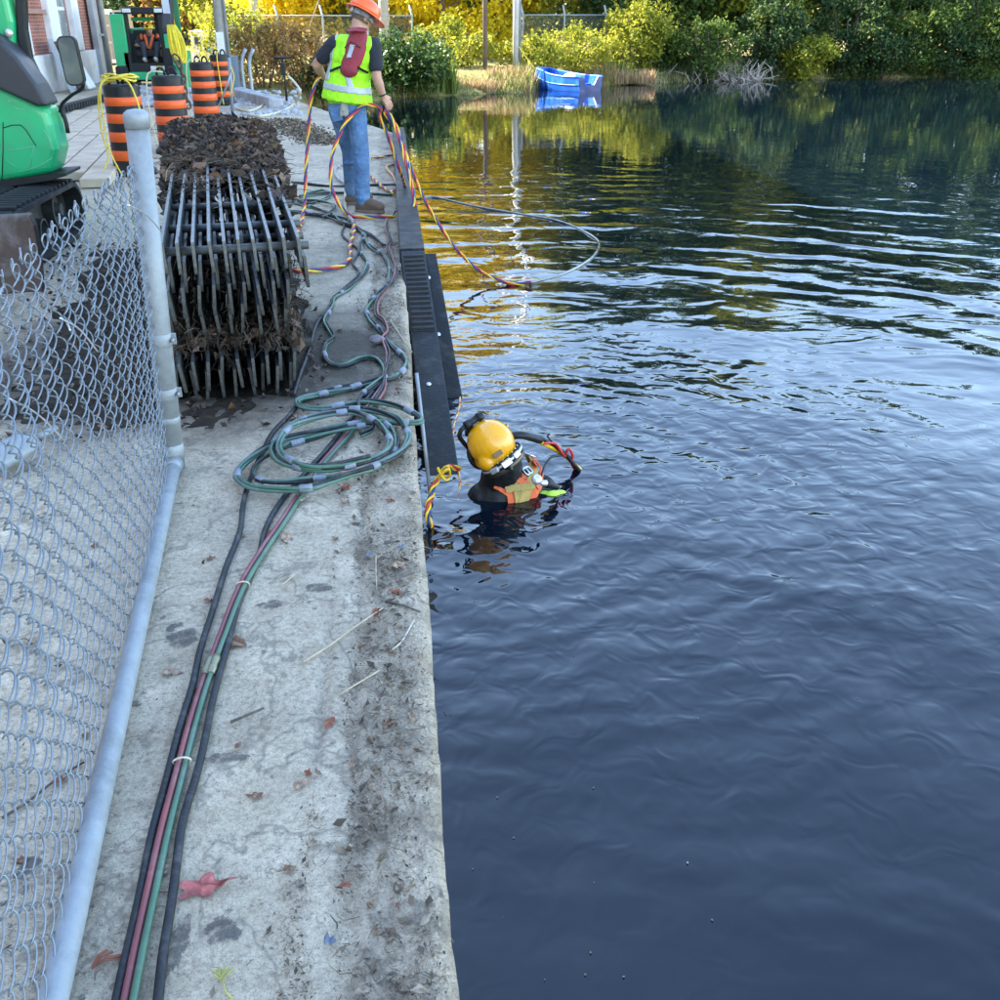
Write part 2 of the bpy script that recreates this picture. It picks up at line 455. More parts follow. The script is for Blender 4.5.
# ---- the concrete deck beside the water: grid with worn surface, chipped edge and a wall down into the lake
def edge_x(y):
    if y < 16.5: return 0.05
    if y < 25.8: return 0.05 - (y - 16.5) * 2.73 / 9.3
    return -2.68 - (y - 25.8) * 0.45
ysd = list(np.arange(-6, 0.6, 0.25)) + list(np.arange(0.6, 6.5, 0.025)) + list(np.arange(6.5, 12, 0.06)) + list(np.arange(12, 31, 0.25))
NC = 84
tt = np.concatenate([np.linspace(0, 0.09, 56) ** 1.0, 0.09 + 0.91 * np.linspace(0.03, 1, NC - 56) ** 1.7])
V = []; 
for y in ysd:
    ex = edge_x(y)
    chip = 0.010 * noise.noise((y * 3.1, 1.3, 0)) + 0.006 * noise.noise((y * 17, 4.3, 0))
    for k, q in enumerate(tt):
        x = ex + chip * max(0, 1 - q * 60) - q * 13.0
        z = 0.004 * noise.noise((x * 2.1, y * 2.1, 0.3)) + 0.0025 * noise.noise((x * 9, y * 9, 3.3))
        if y < 14:
            d = ex - x
            z += 0.006 * noise.noise((x * 30, y * 30, 7)) * (1 if d < 0.2 else 0.35)
            z -= 0.020 * math.exp(-(d / 0.018) ** 2)                                    # worn arris
            j = d - (0.205 + 0.035 * noise.noise((y * 2.6, 9, 0)))                      # joint of the coping
            z -= 0.022 * math.exp(-(j / 0.011) ** 2) * (0.5 + 0.5 * min(1, max(0, noise.noise((y * 1.7, 3, 2)) * 3 + 0.8)))
            j2 = d - (0.295 + 0.02 * noise.noise((y * 3.7, 19, 0)))
            z -= 0.014 * math.exp(-(j2 / 0.008) ** 2) * min(1, max(0, noise.noise((y * 1.1, 33, 2)) * 4))
        V.append((x, y, z))
    V.append((ex + chip, y, -3.0))
V = np.array(V); W_ = NC + 1; nr = len(ysd)
Fq = []
for j in range(nr - 1):
    a = j * W_; c = (j + 1) * W_
    for k in range(NC - 1): Fq.append((a + k + 1, a + k, c + k, c + k + 1))
    Fq.append((a, a + NC, c + NC, c))
tag(np_obj('concrete_deck', V, Fq, M_CONC, smooth=True), kind='structure')

# ---- ground: low bank round the lake, rising field beyond, yard behind the building
def mat_ground():
    m, t, b, N, L = newmat('dry_grass_ground')
    tc = N('ShaderNodeTexCoord').outputs['Object']
    r1 = ramp(N, [(0.3, (0.09, 0.07, 0.035)), (0.5, (0.24, 0.19, 0.085)), (0.7, (0.36, 0.29, 0.14))]); L(noise_(N, L, tc, 1.4, 8, 0.7), r1.inputs[0])
    r2 = ramp(N, [(0.4, (0.8, 0.95, 0.6)), (0.65, (1.1, 1.05, 1))]); L(noise_(N, L, tc, 0.25, 3), r2.inputs[0])
    L(mixc(N, L, 1.0, r1.outputs[0], r2.outputs[0], 'MULTIPLY'), b.inputs['Base Color'])
    b.inputs['Roughness'].default_value = 0.95
    bp = N('ShaderNodeBump'); bp.inputs['Strength'].default_value = 0.8; bp.inputs['Distance'].default_value = 0.1
    L(noise_(N, L, tc, 9, 6, 0.7), bp.inputs['Height']); L(bp.outputs[0], b.inputs['Normal'])
    return m
M_GROUND = mat_ground()
SHORE = [(-400, 31.2), (-6, 31.2), (-5.2, 31.2), (-3.4, 28), (-1.5, 30.6), (0.2, 33.4), (2.25, 34.4), (4.7, 35.6), (5.2, 37.4), (6.2, 38.3), (7.9, 38.6), (9.35, 39.9), (13.9, 42), (19.7, 42.9), (25.5, 43.1), (60, 46), (400, 70)]
def shore_y(x): return float(np.interp(x, [p[0] for p in SHORE], [p[1] for p in SHORE]))
xsg = sorted(set([-400, -150, -60, -30, -15] + list(np.arange(-8, 30, 0.4)) + list(np.arange(30, 61, 3)) + [90, 150, 400]))
prof = [(-2.5, -1.8), (-0.3, -0.75), (0.0, -0.6), (0.15, -0.48), (0.5, -0.3), (1.1, -0.1), (2, 0.0), (4, 0.06), (9, 0.12), (16, 0.3), (30, 0.8), (80, 3), (500, 12)]
V = []
for x in xsg:
    y0 = shore_y(x) + (0.25 * noise.noise((x * 0.9, 0, 0)) if -3 < x < 60 else 0)
    for dy, z in prof:
        if x < -4: z = -0.03 if dy < 9 else z - 0.12
        V.append((x, y0 + dy, z + (0.07 * noise.noise((x * 1.3, dy * 1.3, 0)) if 0.05 < dy < 40 and x >= -4 else 0)))
k = len(prof)
Fq = [(i*k+j, (i+1)*k+j, (i+1)*k+j+1, i*k+j+1) for i in range(len(xsg)-1) for j in range(k-1)]
tag(np_obj('ground', np.array(V), Fq, M_GROUND, smooth=True), kind='structure')
mb = MB(); mb.add([(-400, -300, -0.05), (-12.2, -300, -0.05), (-12.2, 31.3, -0.05), (-400, 31.3, -0.05)], [(0, 1, 2, 3)])
mb.add([(-12.2, -300, -0.05), (0.04, -300, -0.05), (0.04, -5.9, -0.05), (-12.2, -5.9, -0.05)], [(0, 1, 2, 3)])
tag(mb.build('yard_ground', M_GROUND), kind='structure')

# ================================================================== materials of things
M_GALV = simple('galvanised_steel', (0.27, 0.295, 0.305), 0.55, 0.3, 0.15, 30, 0.15, 90, dirt=(0.25, 0.26, 0.26), dscale=9, damt=0.35)
M_WIRE = simple('galvanised_wire', (0.20, 0.235, 0.265), 0.4, 0.5, 0.15, 40)
M_STEEL_D = simple('dark_wet_steel', (0.075, 0.082, 0.08), 0.5, 0.3, 0.4, 14, 0.3, 50, dirt=(0.075, 0.055, 0.036), dscale=6, damt=0.8)
M_STEEL_E = simple('worn_steel_bars', (0.14, 0.15, 0.145), 0.5, 0.3, 0.4, 20, 0.4, 60, dirt=(0.085, 0.065, 0.042), dscale=10, damt=0.9)
M_BLACK = simple('black_plastic', (0.011, 0.012, 0.013), 0.5, 0, 0.3, 10, 0.15, 60, spec=0.35)
M_RUBBER = simple('black_rubber', (0.012, 0.013, 0.014), 0.75, 0, 0.35, 9, 0.4, 50, dirt=(0.1, 0.095, 0.085), dscale=5, damt=0.45)
M_BEAM = simple('black_composite', (0.010, 0.012, 0.013), 0.6, 0, 0.35, 7, 0.35, 40, dirt=(0.09, 0.085, 0.07), dscale=9, damt=0.4, spec=0.3)
M_GREEN = simple('green_machine_paint', (0.005, 0.37, 0.135), 0.38, 0, 0.12, 3, 0.05, 30, dirt=(0.10, 0.24, 0.13), dscale=4, damt=0.35, coat=0.25)
M_HOOD = simple('charcoal_hood', (0.022, 0.024, 0.029), 0.45, 0, 0.15, 5, 0.1, 80)
M_MUDSTEEL = simple('rusty_worn_steel', (0.075, 0.05, 0.042), 0.55, 0.3, 0.4, 6, 0.4, 25, dirt=(0.27, 0.26, 0.27), dscale=3.5, damt=0.55)
M_RUST = simple('rusty_iron', (0.1, 0.05, 0.032), 0.8, 0.1, 0.4, 12, 0.5, 50)
M_ORANGE = simple('orange_sheeting', (0.78, 0.105, 0.012), 0.45, 0, 0.12, 9, dirt=(0.35, 0.1, 0.04), dscale=8, damt=0.3)
M_YROPE = simple('yellow_rope', (0.72, 0.55, 0.06), 0.7, 0, 0.2, 30, 0.4, 300)
M_YEL = simple('yellow_hose', (0.8, 0.5, 0.025), 0.45, 0, 0.15, 12)
M_RED = simple('red_hose', (0.5, 0.03, 0.035), 0.45, 0, 0.2, 12)
M_BLUE = simple('blue_hose', (0.022, 0.045, 0.17), 0.45, 0, 0.2, 12)
M_WHITEROPE = simple('white_rope', (0.5, 0.45, 0.37), 0.8, 0, 0.2, 30)
M_HGREEN = simple('green_hose', (0.05, 0.13, 0.08), 0.42, 0, 0.25, 9, 0.1, 60, dirt=(0.2, 0.22, 0.2), dscale=10, damt=0.5)
M_HRED = simple('dull_red_hose', (0.2, 0.05, 0.055), 0.45, 0, 0.2, 9, 0.1, 60, dirt=(0.28, 0.2, 0.19), dscale=10, damt=0.45)
M_HBLACK = simple('black_cable', (0.013, 0.016, 0.02), 0.5, 0, 0.5, 12, 0.3, 80, dirt=(0.13, 0.12, 0.11), dscale=14, damt=0.5, spec=0.35)
M_TAPE = simple('grey_tape', (0.2, 0.22, 0.25), 0.5, 0.1, 0.3, 20, 0.3, 90)
M_CREAM = simple('cream_hose', (0.55, 0.49, 0.34), 0.6, 0, 0.2, 10)
M_WOOD = simple('pale_timber', (0.52, 0.42, 0.3), 0.8, 0, 0.22, 5, 0.5, 40, dirt=(0.3, 0.25, 0.2), dscale=3, damt=0.5)
M_WHITE = simple('white_paint', (0.72, 0.72, 0.72), 0.6, 0, 0.1, 3, 0.1, 40, dirt=(0.45, 0.44, 0.42), dscale=2, damt=0.5)
M_GREYMET = simple('grey_metal', (0.33, 0.35, 0.38), 0.5, 0.3, 0.15, 4, 0.1, 40, dirt=(0.22, 0.21, 0.2), dscale=3, damt=0.4)
M_BEIGE = simple('beige_panel', (0.55, 0.47, 0.32), 0.55, 0, 0.1, 3, dirt=(0.35, 0.3, 0.22), dscale=2, damt=0.35)
M_GLASS = simple('dark_window_glass', (0.03, 0.04, 0.045), 0.08, 0, 0.2, 2, spec=0.8)
M_BOLT = simple('bolt_steel', (0.62, 0.63, 0.64), 0.35, 0.6, 0.1, 30)
M_STONE = simple('broken_stone', (0.36, 0.36, 0.37), 0.9, 0, 0.3, 3, 0.6, 20)
M_DARKGROUND = simple('dark_soil_ground', (0.034, 0.026, 0.018), 0.95, 0, 0.6, 14, 1.0, 60, spec=0.15, dirt=(0.07, 0.055, 0.04), dscale=9, damt=0.7)
M_LEAFD = leafmat('dead_leaf_litter', [(0.0, (0.02, 0.015, 0.012)), (0.35, (0.055, 0.039, 0.03)), (0.72, (0.12, 0.085, 0.064)), (0.92, (0.22, 0.155, 0.115)), (0.965, (0.2, 0.085, 0.03)), (1.0, (0.2, 0.15, 0.08))], 0.1, 0.75)
M_TWIG = leafmat('twigs_and_roots', [(0.0, (0.022, 0.017, 0.013)), (0.6, (0.055, 0.042, 0.03)), (0.9, (0.12, 0.095, 0.066)), (1.0, (0.3, 0.25, 0.17))], 0.0, 0.85)
M_LITTER = leafmat('dry_litter', [(0.0, (0.06, 0.045, 0.033)), (0.4, (0.15, 0.115, 0.08)), (0.75, (0.24, 0.185, 0.125)), (0.95, (0.38, 0.31, 0.22)), (1.0, (0.26, 0.11, 0.05))], 0.05, 0.8)

# ================================================================== chain link panel at the left
def fx(y): return -0.67 - (y - 1.31) * 0.24 / 2.42
FA, FB = Vector((fx(0.35), 0.35, 0)), Vector((fx(3.73), 3.73, 0))
fd = (FB - FA).normalized(); fang = math.atan2(fd.y, fd.x)
fence = thing('chain_link_fence', FB, 'galvanised chain link panel with loose mesh and low pipe rail in the foreground', 'fence')
PB, PT = Vector((FB.x, FB.y, 0.0)), Vector((-0.865, 3.76, 1.30))
mb = MB(); mb.tube([PB + Vector((0, 0, -0.02)), PT], 0.040, 18)
post = mb.build('post', M_GALV, fence)
mb = MB(); mb.lathe([(0.0435, -0.05), (0.044, -0.012), (0.041, 0.0), (0.028, 0.010), (0.0, 0.014)], PT + Vector((0, 0, 0.01)), 18)
mb.build('post_cap', M_GALV, post)
for zc, hh, rr in ((0.52, 0.05, 0.0425), (0.31, 0.045, 0.0425), (0.205, 0.025, 0.042), (0.075, 0.06, 0.0435)):
    c = PB.lerp(PT, zc / 1.3)
    mb = MB(); mb.lathe([(0.0402, -hh/2), (rr, -hh/2 + 0.003), (rr, hh/2 - 0.003), (0.0402, hh/2)], c, 18)
    if zc > 0.25:
        mb.box(c + Vector((0.046, 0.004, 0)), (0.02, 0.012, hh * 0.8)); mb.lathe([(0.007, 0), (0.007, 0.02), (0, 0.022)], c + Vector((0.048, -0.006, 0)), 8, Matrix.Rotation(R(90), 3, 'X'))
    mb.build('tension_band', M_GALV, post)
mb = MB()
mb.tube(spline([FA + Vector((0, 0, 0.032)), FA.lerp(FB, 0.5) + Vector((0.006, 0, 0.032)), FB + Vector((0.012, -0.05, 0.032))], 0.1), 0.027, 16)
rail = mb.build('bottom_rail', simple('scuffed_galvanised_rail', (0.27, 0.30, 0.315), 0.6, 0.2, 0.12, 30, 0.15, 90, dirt=(0.14, 0.15, 0.15), dscale=4, damt=0.65), fence)
mb = MB(); mb.lathe([(0.0275, -0.03), (0.034, -0.026), (0.034, 0.026), (0.0275, 0.03)], FB + Vector((0.012, -0.06, 0.032)), 16, Matrix.Rotation(R(90), 3, 'X')); mb.build('rail_collar', M_GALV, rail)
W_ = 0.044
def wire_mesh(ph):
    z = 0.035; pts = []; q = ph * PI
    while z < 1.14:
        pit = 0.088 - 0.026 * z
        s = 0.5 - 0.5 * math.cos(q); s = s + 0.07 * math.sin(2 * q) * 0
        pts.append(Vector((s * (W_ + 0.008) - 0.004, -0.0072 * math.sin(q), z)))
        dq = 2 * PI / 12; q += dq; z += pit * dq / (2 * PI)
    e = pts[-1]                                         # knuckled end folded over
    sg = 1 if ph else -1
    hk = spline([e, e + Vector((0.004 * sg, -0.003, 0.014)), e + Vector((0.016 * sg, 0.0, 0.022)), e + Vector((0.027 * sg, 0.004, 0.012)), e + Vector((0.022 * sg, 0.003, -0.006)), e + Vector((0.012 * sg, 0.0, -0.012))], 0.004)
    pts += hk[1:]
    mb = MB(); mb.tube(pts, 0.002, 5); return mb.mesh('wire', M_WIRE)
WM = [wire_mesh(0), wire_mesh(1)]
nw = int((FB - FA).length / W_)
for i in range(nw):
    o = bpy.data.objects.new('wire', WM[i % 2]); o.parent = fence; COL.objects.link(o)
    s = 0.028 - W_ + i * W_ * 0.998
    sag = 0.018 * math.sin(s * 2.1) - 0.012
    p = FB - fd * (s + W_) + Vector((-0.02 + 0.012 * math.sin(s * 3.1), 0, 0)) - FB
    o.location = (p.x, p.y, 0.004)
    o.rotation_euler = (random.uniform(-0.012, 0.012) + 0.036 * max(0.0, 1 - max(s, 0) / 1.6), random.uniform(-0.006, 0.006), fang + random.uniform(-0.06, 0.06))
    o.scale = (1, random.uniform(0.85, 1.2), 1.0 + sag)
for (a, b_) in (((128, 205), (162, 232)), ((60, 318), (98, 352)), ((8, 398), (64, 440)), ((70, 330), (60, 318))):
    pa, pb = AY(*a, 3.0 if a[0] > 100 else 2.4), AY(*b_, 3.35 if a[0] > 100 else 2.6)
    mb = MB(); mb.tube(spline([pa, pa.lerp(pb, 0.5) + Vector((0, 0.01, 0.012)), pb], 0.02), 0.0022, 6); mb.build('tie_wire', M_BOLT, fence)

# ================================================================== stacked trash racks
rk_ang = R(8.9)
RU = Vector((-math.sin(rk_ang), math.cos(rk_ang), 0)); RV = Vector((math.cos(rk_ang), math.sin(rk_ang), 0))
RACK_L = 3.75
def rack(origin, label, nb=10, pitch=0.0645, hh=0.14, tilt=0.027, dz=0.0, mat=None, ends=1.0):
    root = thing('trash_rack', origin, label, 'trash rack', 'stack of steel trash racks on the deck')
    U = (RU + Vector((0, 0, tilt))).normalized(); o = Vector(origin)
    def bar_mesh(k):
        # flat bar on edge, its near end rounded to a blunt tongue
        mbx = MB(); th = 0.014
        prof = [(0.0, 0.0), (0.004, -0.45), (0.014, -0.8), (0.028, -1.02), (0.042, -1.08), (0.06, -1.0), (RACK_L, -1.0), (RACK_L, 0), (RACK_L * 0.5, 0.0)]
        P = [Vector((0, 0, 0)) + U * a + Vector((0, 0, b * hh)) for a, b in prof]
        L_ = [p - RV * th * 0.5 for p in P]; R_ = [p + RV * th * 0.5 for p in P]; n = len(P)
        mbx.add(L_ + R_, [tuple(range(n)), tuple(range(2*n-1, n-1, -1))] + [(i, (i+1) % n, (i+1) % n + n, i + n) for i in range(n)])
        return mbx.mesh('bar', mat)
    me = bar_mesh(0)
    for k in range(nb):
        b = bpy.data.objects.new('bar', me); b.parent = root; COL.objects.link(b)
        jit = random.uniform(-0.02, 0.02) * ends
        b.location = RV * (k * pitch + random.uniform(-0.004, 0.004)) + U * jit + Vector((0, 0, random.uniform(-0.004, 0.004)))
        b.rotation_euler = (random.uniform(-0.004, 0.004), random.uniform(-0.05, 0.05) * ends, random.uniform(-0.004, 0.004))
    for s in ((0.06, 0.52, 1.04, 1.9, 2.8, 3.6) if ends < 1.5 else (0.62, 1.5, 2.6, 3.5)):
        c = U * s + Vector((0, 0, -hh * 0.38)) + o
        mbx = MB(); mbx.tube([c - RV * 0.035, c + RV * ((nb - 1) * pitch + 0.045)], 0.019, 10); mbx.build('crossbar', M_STEEL_D, root)
    return root
F0 = Vector((-1.0, 4.46, 0))
rk = [(F0 + Vector((0, 0, 0.735)), 'topmost trash rack of the stack, half buried in dead leaves', M_STEEL_E),
      (F0 + RU * 0.05 + RV * 0.02 + Vector((0, 0, 0.645)), 'second trash rack from the top of the stack, just under the leaf-covered one', M_STEEL_D),
      (F0 + RU * -0.0 + RV * 0.0 + Vector((0, 0, 0.54)), 'third trash rack from the top, in the middle of the stack', M_STEEL_D),
      (F0 + RU * 0.05 + RV * -0.01 + Vector((0, 0, 0.435)), 'fourth trash rack from the top, roots hanging in its gaps', M_STEEL_D),
      (F0 + RU * -0.04 + RV * 0.0 + Vector((0, 0, 0.215)), 'second lowest trash rack, below the band of roots and litter', M_STEEL_D),
      (F0 + RU * 0.0 + RV * -0.015 + Vector((0, 0, 0.156)), 'lowest trash rack of the stack, resting near the muddy concrete', M_STEEL_D)]
for i, (o, lb, mt) in enumerate(rk):
    rack(o, lb, nb=10 if i < 2 else 9, mat=mt, tilt=0.03 if i < 4 else 0.012, ends=1.0 if i == 0 else 2.0)
M_BARK0 = simple('wet_dark_timber', (0.05, 0.04, 0.03), 0.9, 0, 0.3, 6, 0.5, 40)
for s in (0.75, 1.9, 3.4):
    c = F0 + RU * s
    mb = MB(); mb.box(c + RV * 0.3 + Vector((0, 0, 0.0)), (0.7, 0.09, 0.09), Matrix.Rotation(rk_ang, 3, 'Z')); 
    tag(mb.build('timber_bearer', M_BARK0, None, c, 0.006), ['dark timber bearer under the near end of the rack stack', 'timber bearer under the middle of the rack stack', 'timber bearer under the far end of the rack stack'][int(s > 1) + int(s > 3)], 'timber')

def leaves_np(C, size, flat=0.5, curl=0.35, aspect=1.6):
    """folded leaves: two quads each, centres C (n,3)"""
    n = len(C); sz = np.asarray(size) * np.ones(n)
    d = rng.normal(size=(n, 3)); d[:, 2] *= flat; d /= np.linalg.norm(d, axis=1)[:, None]
    u = rng.normal(size=(n, 3)); u[:, 2] = u[:, 2] * flat * 0.6; u -= d * (u * d).sum(1)[:, None]; u /= np.linalg.norm(u, axis=1)[:, None] + 1e-9
    nn = np.cross(d, u)
    a = d * (sz * 0.5 * aspect)[:, None]; b = u * (sz * 0.5)[:, None]; k = nn * (sz * curl * rng.uniform(-1, 1, n))[:, None]
    V = np.stack([C - a, C - a * 0.15 + b + k, C + a, C - a * 0.15 - b + k], 1).reshape(-1, 3)
    i = np.arange(n) * 4
    F = np.concatenate([np.stack([i, i+1, i+2], 1), np.stack([i, i+2, i+3], 1)], 0)
    return V, F
def twigs_np(P0, P1, r):
    n = len(P0); d = P1 - P0; d /= np.linalg.norm(d, axis=1)[:, None] + 1e-9
    ref = np.tile([0.31, 0.2, 0.93], (n, 1)); a = np.cross(d, ref); a /= np.linalg.norm(a, axis=1)[:, None] + 1e-9; b = np.cross(d, a)
    r = (np.asarray(r) * np.ones(n))[:, None]
    mid = (P0 + P1) / 2 + (a * rng.normal(size=(n, 1)) + b * rng.normal(size=(n, 1))) * (np.linalg.norm(P1 - P0, axis=1) * 0.12)[:, None]
    rings = []
    for P, s in ((P0, 1.0), (mid, 0.85), (P1, 0.5)):
        for q in (0, 2.094, 4.189): rings.append(P + (a * math.cos(q) + b * math.sin(q)) * r * s)
    V = np.stack(rings, 1).reshape(-1, 3); o = np.arange(n) * 9; F = []
    for s in (0, 3):
        for k in range(3):
            l = (k + 1) % 3; F.append(np.stack([o+s+k, o+s+l, o+s+3+l, o+s+3+k], 1))
    return V, np.concatenate(F, 0)
# leaf heap on the top rack: thick at the far end, thinning to scattered leaves towards the near end
n = 13000
s = 0.75 + 3.05 * rng.beta(2.3, 0.95, n); q = rng.uniform(-0.06, 0.66, n)
base = np.array(rk[0][0])[None] + np.outer(s, np.array(RU)) + np.outer(q, np.array(RV))
edge = np.clip(np.minimum(q + 0.06, 0.66 - q) / 0.12, 0, 1)
heap = np.array([noise.noise((a * 2.3, b * 4.0, 5.0)) for a, b in zip(s, q)])
thick = np.clip((s - 1.7) / 1.1, 0.0, 1.0) * (0.06 + 0.07 * (heap + 0.3)) * (0.35 + 0.65 * edge)
base[:, 2] += 0.027 * s + thick * rng.uniform(0, 1, n) ** 0.6 + np.where(thick < 0.02, -rng.uniform(0, 0.1, n), 0.0)
keep = (s > 2.3) | (heap + rng.uniform(-0.3, 0.3, n) + (s - 2.3) * 0.13 > 0.0)
base = base[keep]
V, F_ = leaves_np(base, rng.uniform(0.028, 0.08, len(base)), 0.75, 0.6)
pile = np_obj('leaf_pile', V, F_, M_LEAFD, origin=rk[0][0])
tag(pile, 'heap of dead brown leaves piled on top of the steel racks', 'leaf pile', kind='stuff')
n = 900
s = 0.7 + 3.0 * rng.beta(1.5, 0.9, n); q = rng.uniform(-0.06, 0.66, n)
P0 = np.array(rk[0][0])[None] + np.outer(s, np.array(RU)) + np.outer(q, np.array(RV)); P0[:, 2] += 0.027 * s + rng.uniform(0, 0.09, n) * np.clip(s - 0.9, 0.1, 1)
dv = rng.normal(size=(n, 3)); dv[:, 2] *= 0.35
V, F_ = twigs_np(P0, P0 + dv * 0.075, 0.0022)
tag(np_obj('twigs_in_pile', V, F_, M_TWIG, origin=rk[0][0]), 'thin twigs and stalks tangled in the leaf heap', 'twigs', kind='stuff')
# roots and litter caught between the lower racks
n = 950
zz = np.concatenate([rng.normal(0.285, 0.045, n // 2), rng.uniform(0.12, 0.72, n - n // 2)])
q = np.concatenate([rng.uniform(-0.02, 0.54, n // 2), np.clip(rng.choice([0.08, 0.25, 0.28, 0.42, 0.54], n - n // 2) + rng.normal(0, 0.035, n - n // 2), -0.02, 0.66)])
s = rng.uniform(0.0, 0.5, n)
P0 = np.array(F0)[None] + np.outer(s, np.array(RU)) + np.outer(q, np.array(RV)); P0[:, 2] = zz
dv = rng.normal(size=(n, 3)) * np.array([0.8, 0.6, 1.2]); dv[:, 2] -= 0.6
V, F_ = twigs_np(P0, P0 + dv * rng.uniform(0.02, 0.055, (n, 1)), rng.uniform(0.0012, 0.0035, n))
tag(np_obj('roots_and_litter', V, F_, M_TWIG, origin=F0), 'tangle of roots and litter hanging between the stacked racks', 'litter', kind='stuff')
n = 800
q = rng.uniform(-0.03, 0.56, n); s = rng.uniform(0.06, 0.7, n)
P0 = np.array(F0)[None] + np.outer(s, np.array(RU)) + np.outer(q, np.array(RV)); P0[:, 2] = 0.262 + 0.03 * rng.normal(size=n)
V, F_ = leaves_np(P0, rng.uniform(0.02, 0.055, n), 0.6, 0.5)
tag(np_obj('leaves_between_racks', V, F_, M_LEAFD, origin=F0), 'dark leaf litter trapped between the lower racks', 'litter', kind='stuff')
# mud round the foot of the stack; same dark sheet continues behind the fence
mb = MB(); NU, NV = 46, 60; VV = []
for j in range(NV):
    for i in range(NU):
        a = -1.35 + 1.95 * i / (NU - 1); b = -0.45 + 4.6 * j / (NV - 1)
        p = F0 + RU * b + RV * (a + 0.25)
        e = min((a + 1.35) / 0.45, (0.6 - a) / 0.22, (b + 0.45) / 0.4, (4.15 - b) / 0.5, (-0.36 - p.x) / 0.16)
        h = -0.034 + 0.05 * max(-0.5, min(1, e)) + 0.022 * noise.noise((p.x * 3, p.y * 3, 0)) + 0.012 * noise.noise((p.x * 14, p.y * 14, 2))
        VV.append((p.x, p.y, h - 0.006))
tag(np_obj('mud', np.array(VV), [(j*NU+i, j*NU+i+1, (j+1)*NU+i+1, (j+1)*NU+i) for j in range(NV-1) for i in range(NU-1)], M_DARKGROUND, smooth=True, origin=(0, 0, 0)), 'dark wet mud around the rack stack and dark ground behind the fence', 'mud', kind='stuff')

n = 1600
q = rng.uniform(-1.0, 0.75, n); s = rng.uniform(-0.4, 3.9, n)
P0 = np.array(F0)[None] + np.outer(s, np.array(RU)) + np.outer(q, np.array(RV)); P0 = P0[(P0[:, 0] < -0.36)]; P0[:, 2] = 0.016
V, F_ = leaves_np(P0, rng.uniform(0.008, 0.035, len(P0)), 0.5, 0.5)
tag(np_obj('leaf_bits_in_mud', V, F_, M_LEAFD), 'bits of leaf trodden into the mud round the racks', 'litter', kind='stuff')

# ================================================================== black fender beams at the deck edge
def beam(pts, wd, ht, label, ribs=None, bolts=(), bside=None):
    p0, p1 = Vector(pts[0]), Vector(pts[1])
    root = thing('fender_beam', p0, label, 'fender', 'black fender beams on the deck edge')
    mb = MB(); mb.bar(p0, p1, wd, ht); bd = mb.build('body', M_BEAM, root, None, 0.008)
    d = (p1 - p0).normalized(); a = d.cross(Vector((0, 0, 1))).normalized(); b = a.cross(d)
    if ribs:
        s0, s1, k = ribs
        mb = MB(); mb.bar(p0 + d*s0 + b*(ht/2+0.0015), p0 + d*s1 + b*(ht/2+0.0015), wd*0.8, 0.008); mb.build('tread_plate', M_RUBBER, root)
        rm = None
        for i in range(k):
            c = p0 + d * (s0 + (s1 - s0) * (i + 0.5) / k) + b * (ht / 2 + 0.009)
            if rm is None:
                mb = MB(); mb.bar(-a * wd * 0.4, a * wd * 0.4, (s1 - s0) / k * 0.5, 0.012); rm = mb.mesh('rib', M_RUBBER, (0, 0, 0))
            o = bpy.data.objects.new('rib', rm); o.parent = root; COL.objects.link(o); o.location = c - p0
    for s in bolts:
        f = bside if bside is not None else b
        mb = MB(); aa, bb = frame_of(f); MM = Matrix((aa, bb, f)).transposed()
        off = (wd / 2 if bside is not None else ht / 2)
        mb.lathe([(0.0155, -0.003), (0.0155, 0.004), (0.011, 0.008), (0, 0.009)], p0 + d * s + f * off + (Vector((0, 0, 0)) if bside is not None else a * 0.015), 12, MM); mb.build('bolt', M_BOLT, root)
    return root
beam([(0.115, 16.4, -0.03), (0.115, 7.35, -0.03)], 0.18, 0.26, 'long level black fender beam on the deck edge behind the standing worker')
beam([(0.21, 7.3, 0.0), (0.31, 6.12, -0.68)], 0.14, 0.19, 'shorter slanting black fender beam farther from the diver, two bolts on it', bolts=(0.25, 0.8))
beam([(0.115, 7.25, 0.02), (0.20, 4.88, -0.70)], 0.17, 0.19, 'long slanting black fender beam running into the water beside the diver', ribs=(0.06, 1.05, 16), bolts=(1.62,))
mb = MB(); mb.tube([(0.075, 4.9, -0.03), (0.12, 4.62, -0.62)], 0.010, 8)
tag(mb.build('mooring_rod', M_GREYMET, None, (0.075, 4.9, -0.03)), 'thin grey rod leaning down the wall beside the fender', 'rod')

# ================================================================== hoses and cables on the deck
def strands(path, R0, r, pitch, mats, root, names, ph=0.0, n=7):
    T, F = frames(path); L = 0; k = len(mats); acc = [0]
    for i in range(1, len(path)): acc.append(acc[-1] + (path[i] - path[i-1]).length)
    for j in range(k):
        pts = []
        for i, p in enumerate(path):
            q = 2 * PI * (acc[i] / pitch + j / k) + ph
            pts.append(p + (F[i][0] * math.cos(q) + F[i][1] * math.sin(q)) * R0)
        mb = MB(); mb.tube(pts, r, n); mb.build(names[j] if isinstance(names, (list, tuple)) else names, mats[j], root)
    return acc
def tapes(path, acc, rad, every, root, ln=0.05):
    T, F = frames(path); s = every * 0.4
    i = 0
    while s < acc[-1] - 0.1:
        while acc[i] < s: i += 1
        j = i
        l2 = ln * random.uniform(0.7, 1.4)
        while j < len(acc) - 1 and acc[j] < s + l2: j += 1
        if j > i:
            mb = MB(); pp = [path[i].lerp(path[j], t) for t in (0, 0.05, 0.5, 0.95, 1)]
            mb.tube(pp, [rad * 0.85, rad, rad * 1.03, rad, rad * 0.85], 10); mb.build('tape_wrap', M_TAPE, root)
        s += every * random.uniform(0.6, 1.4)
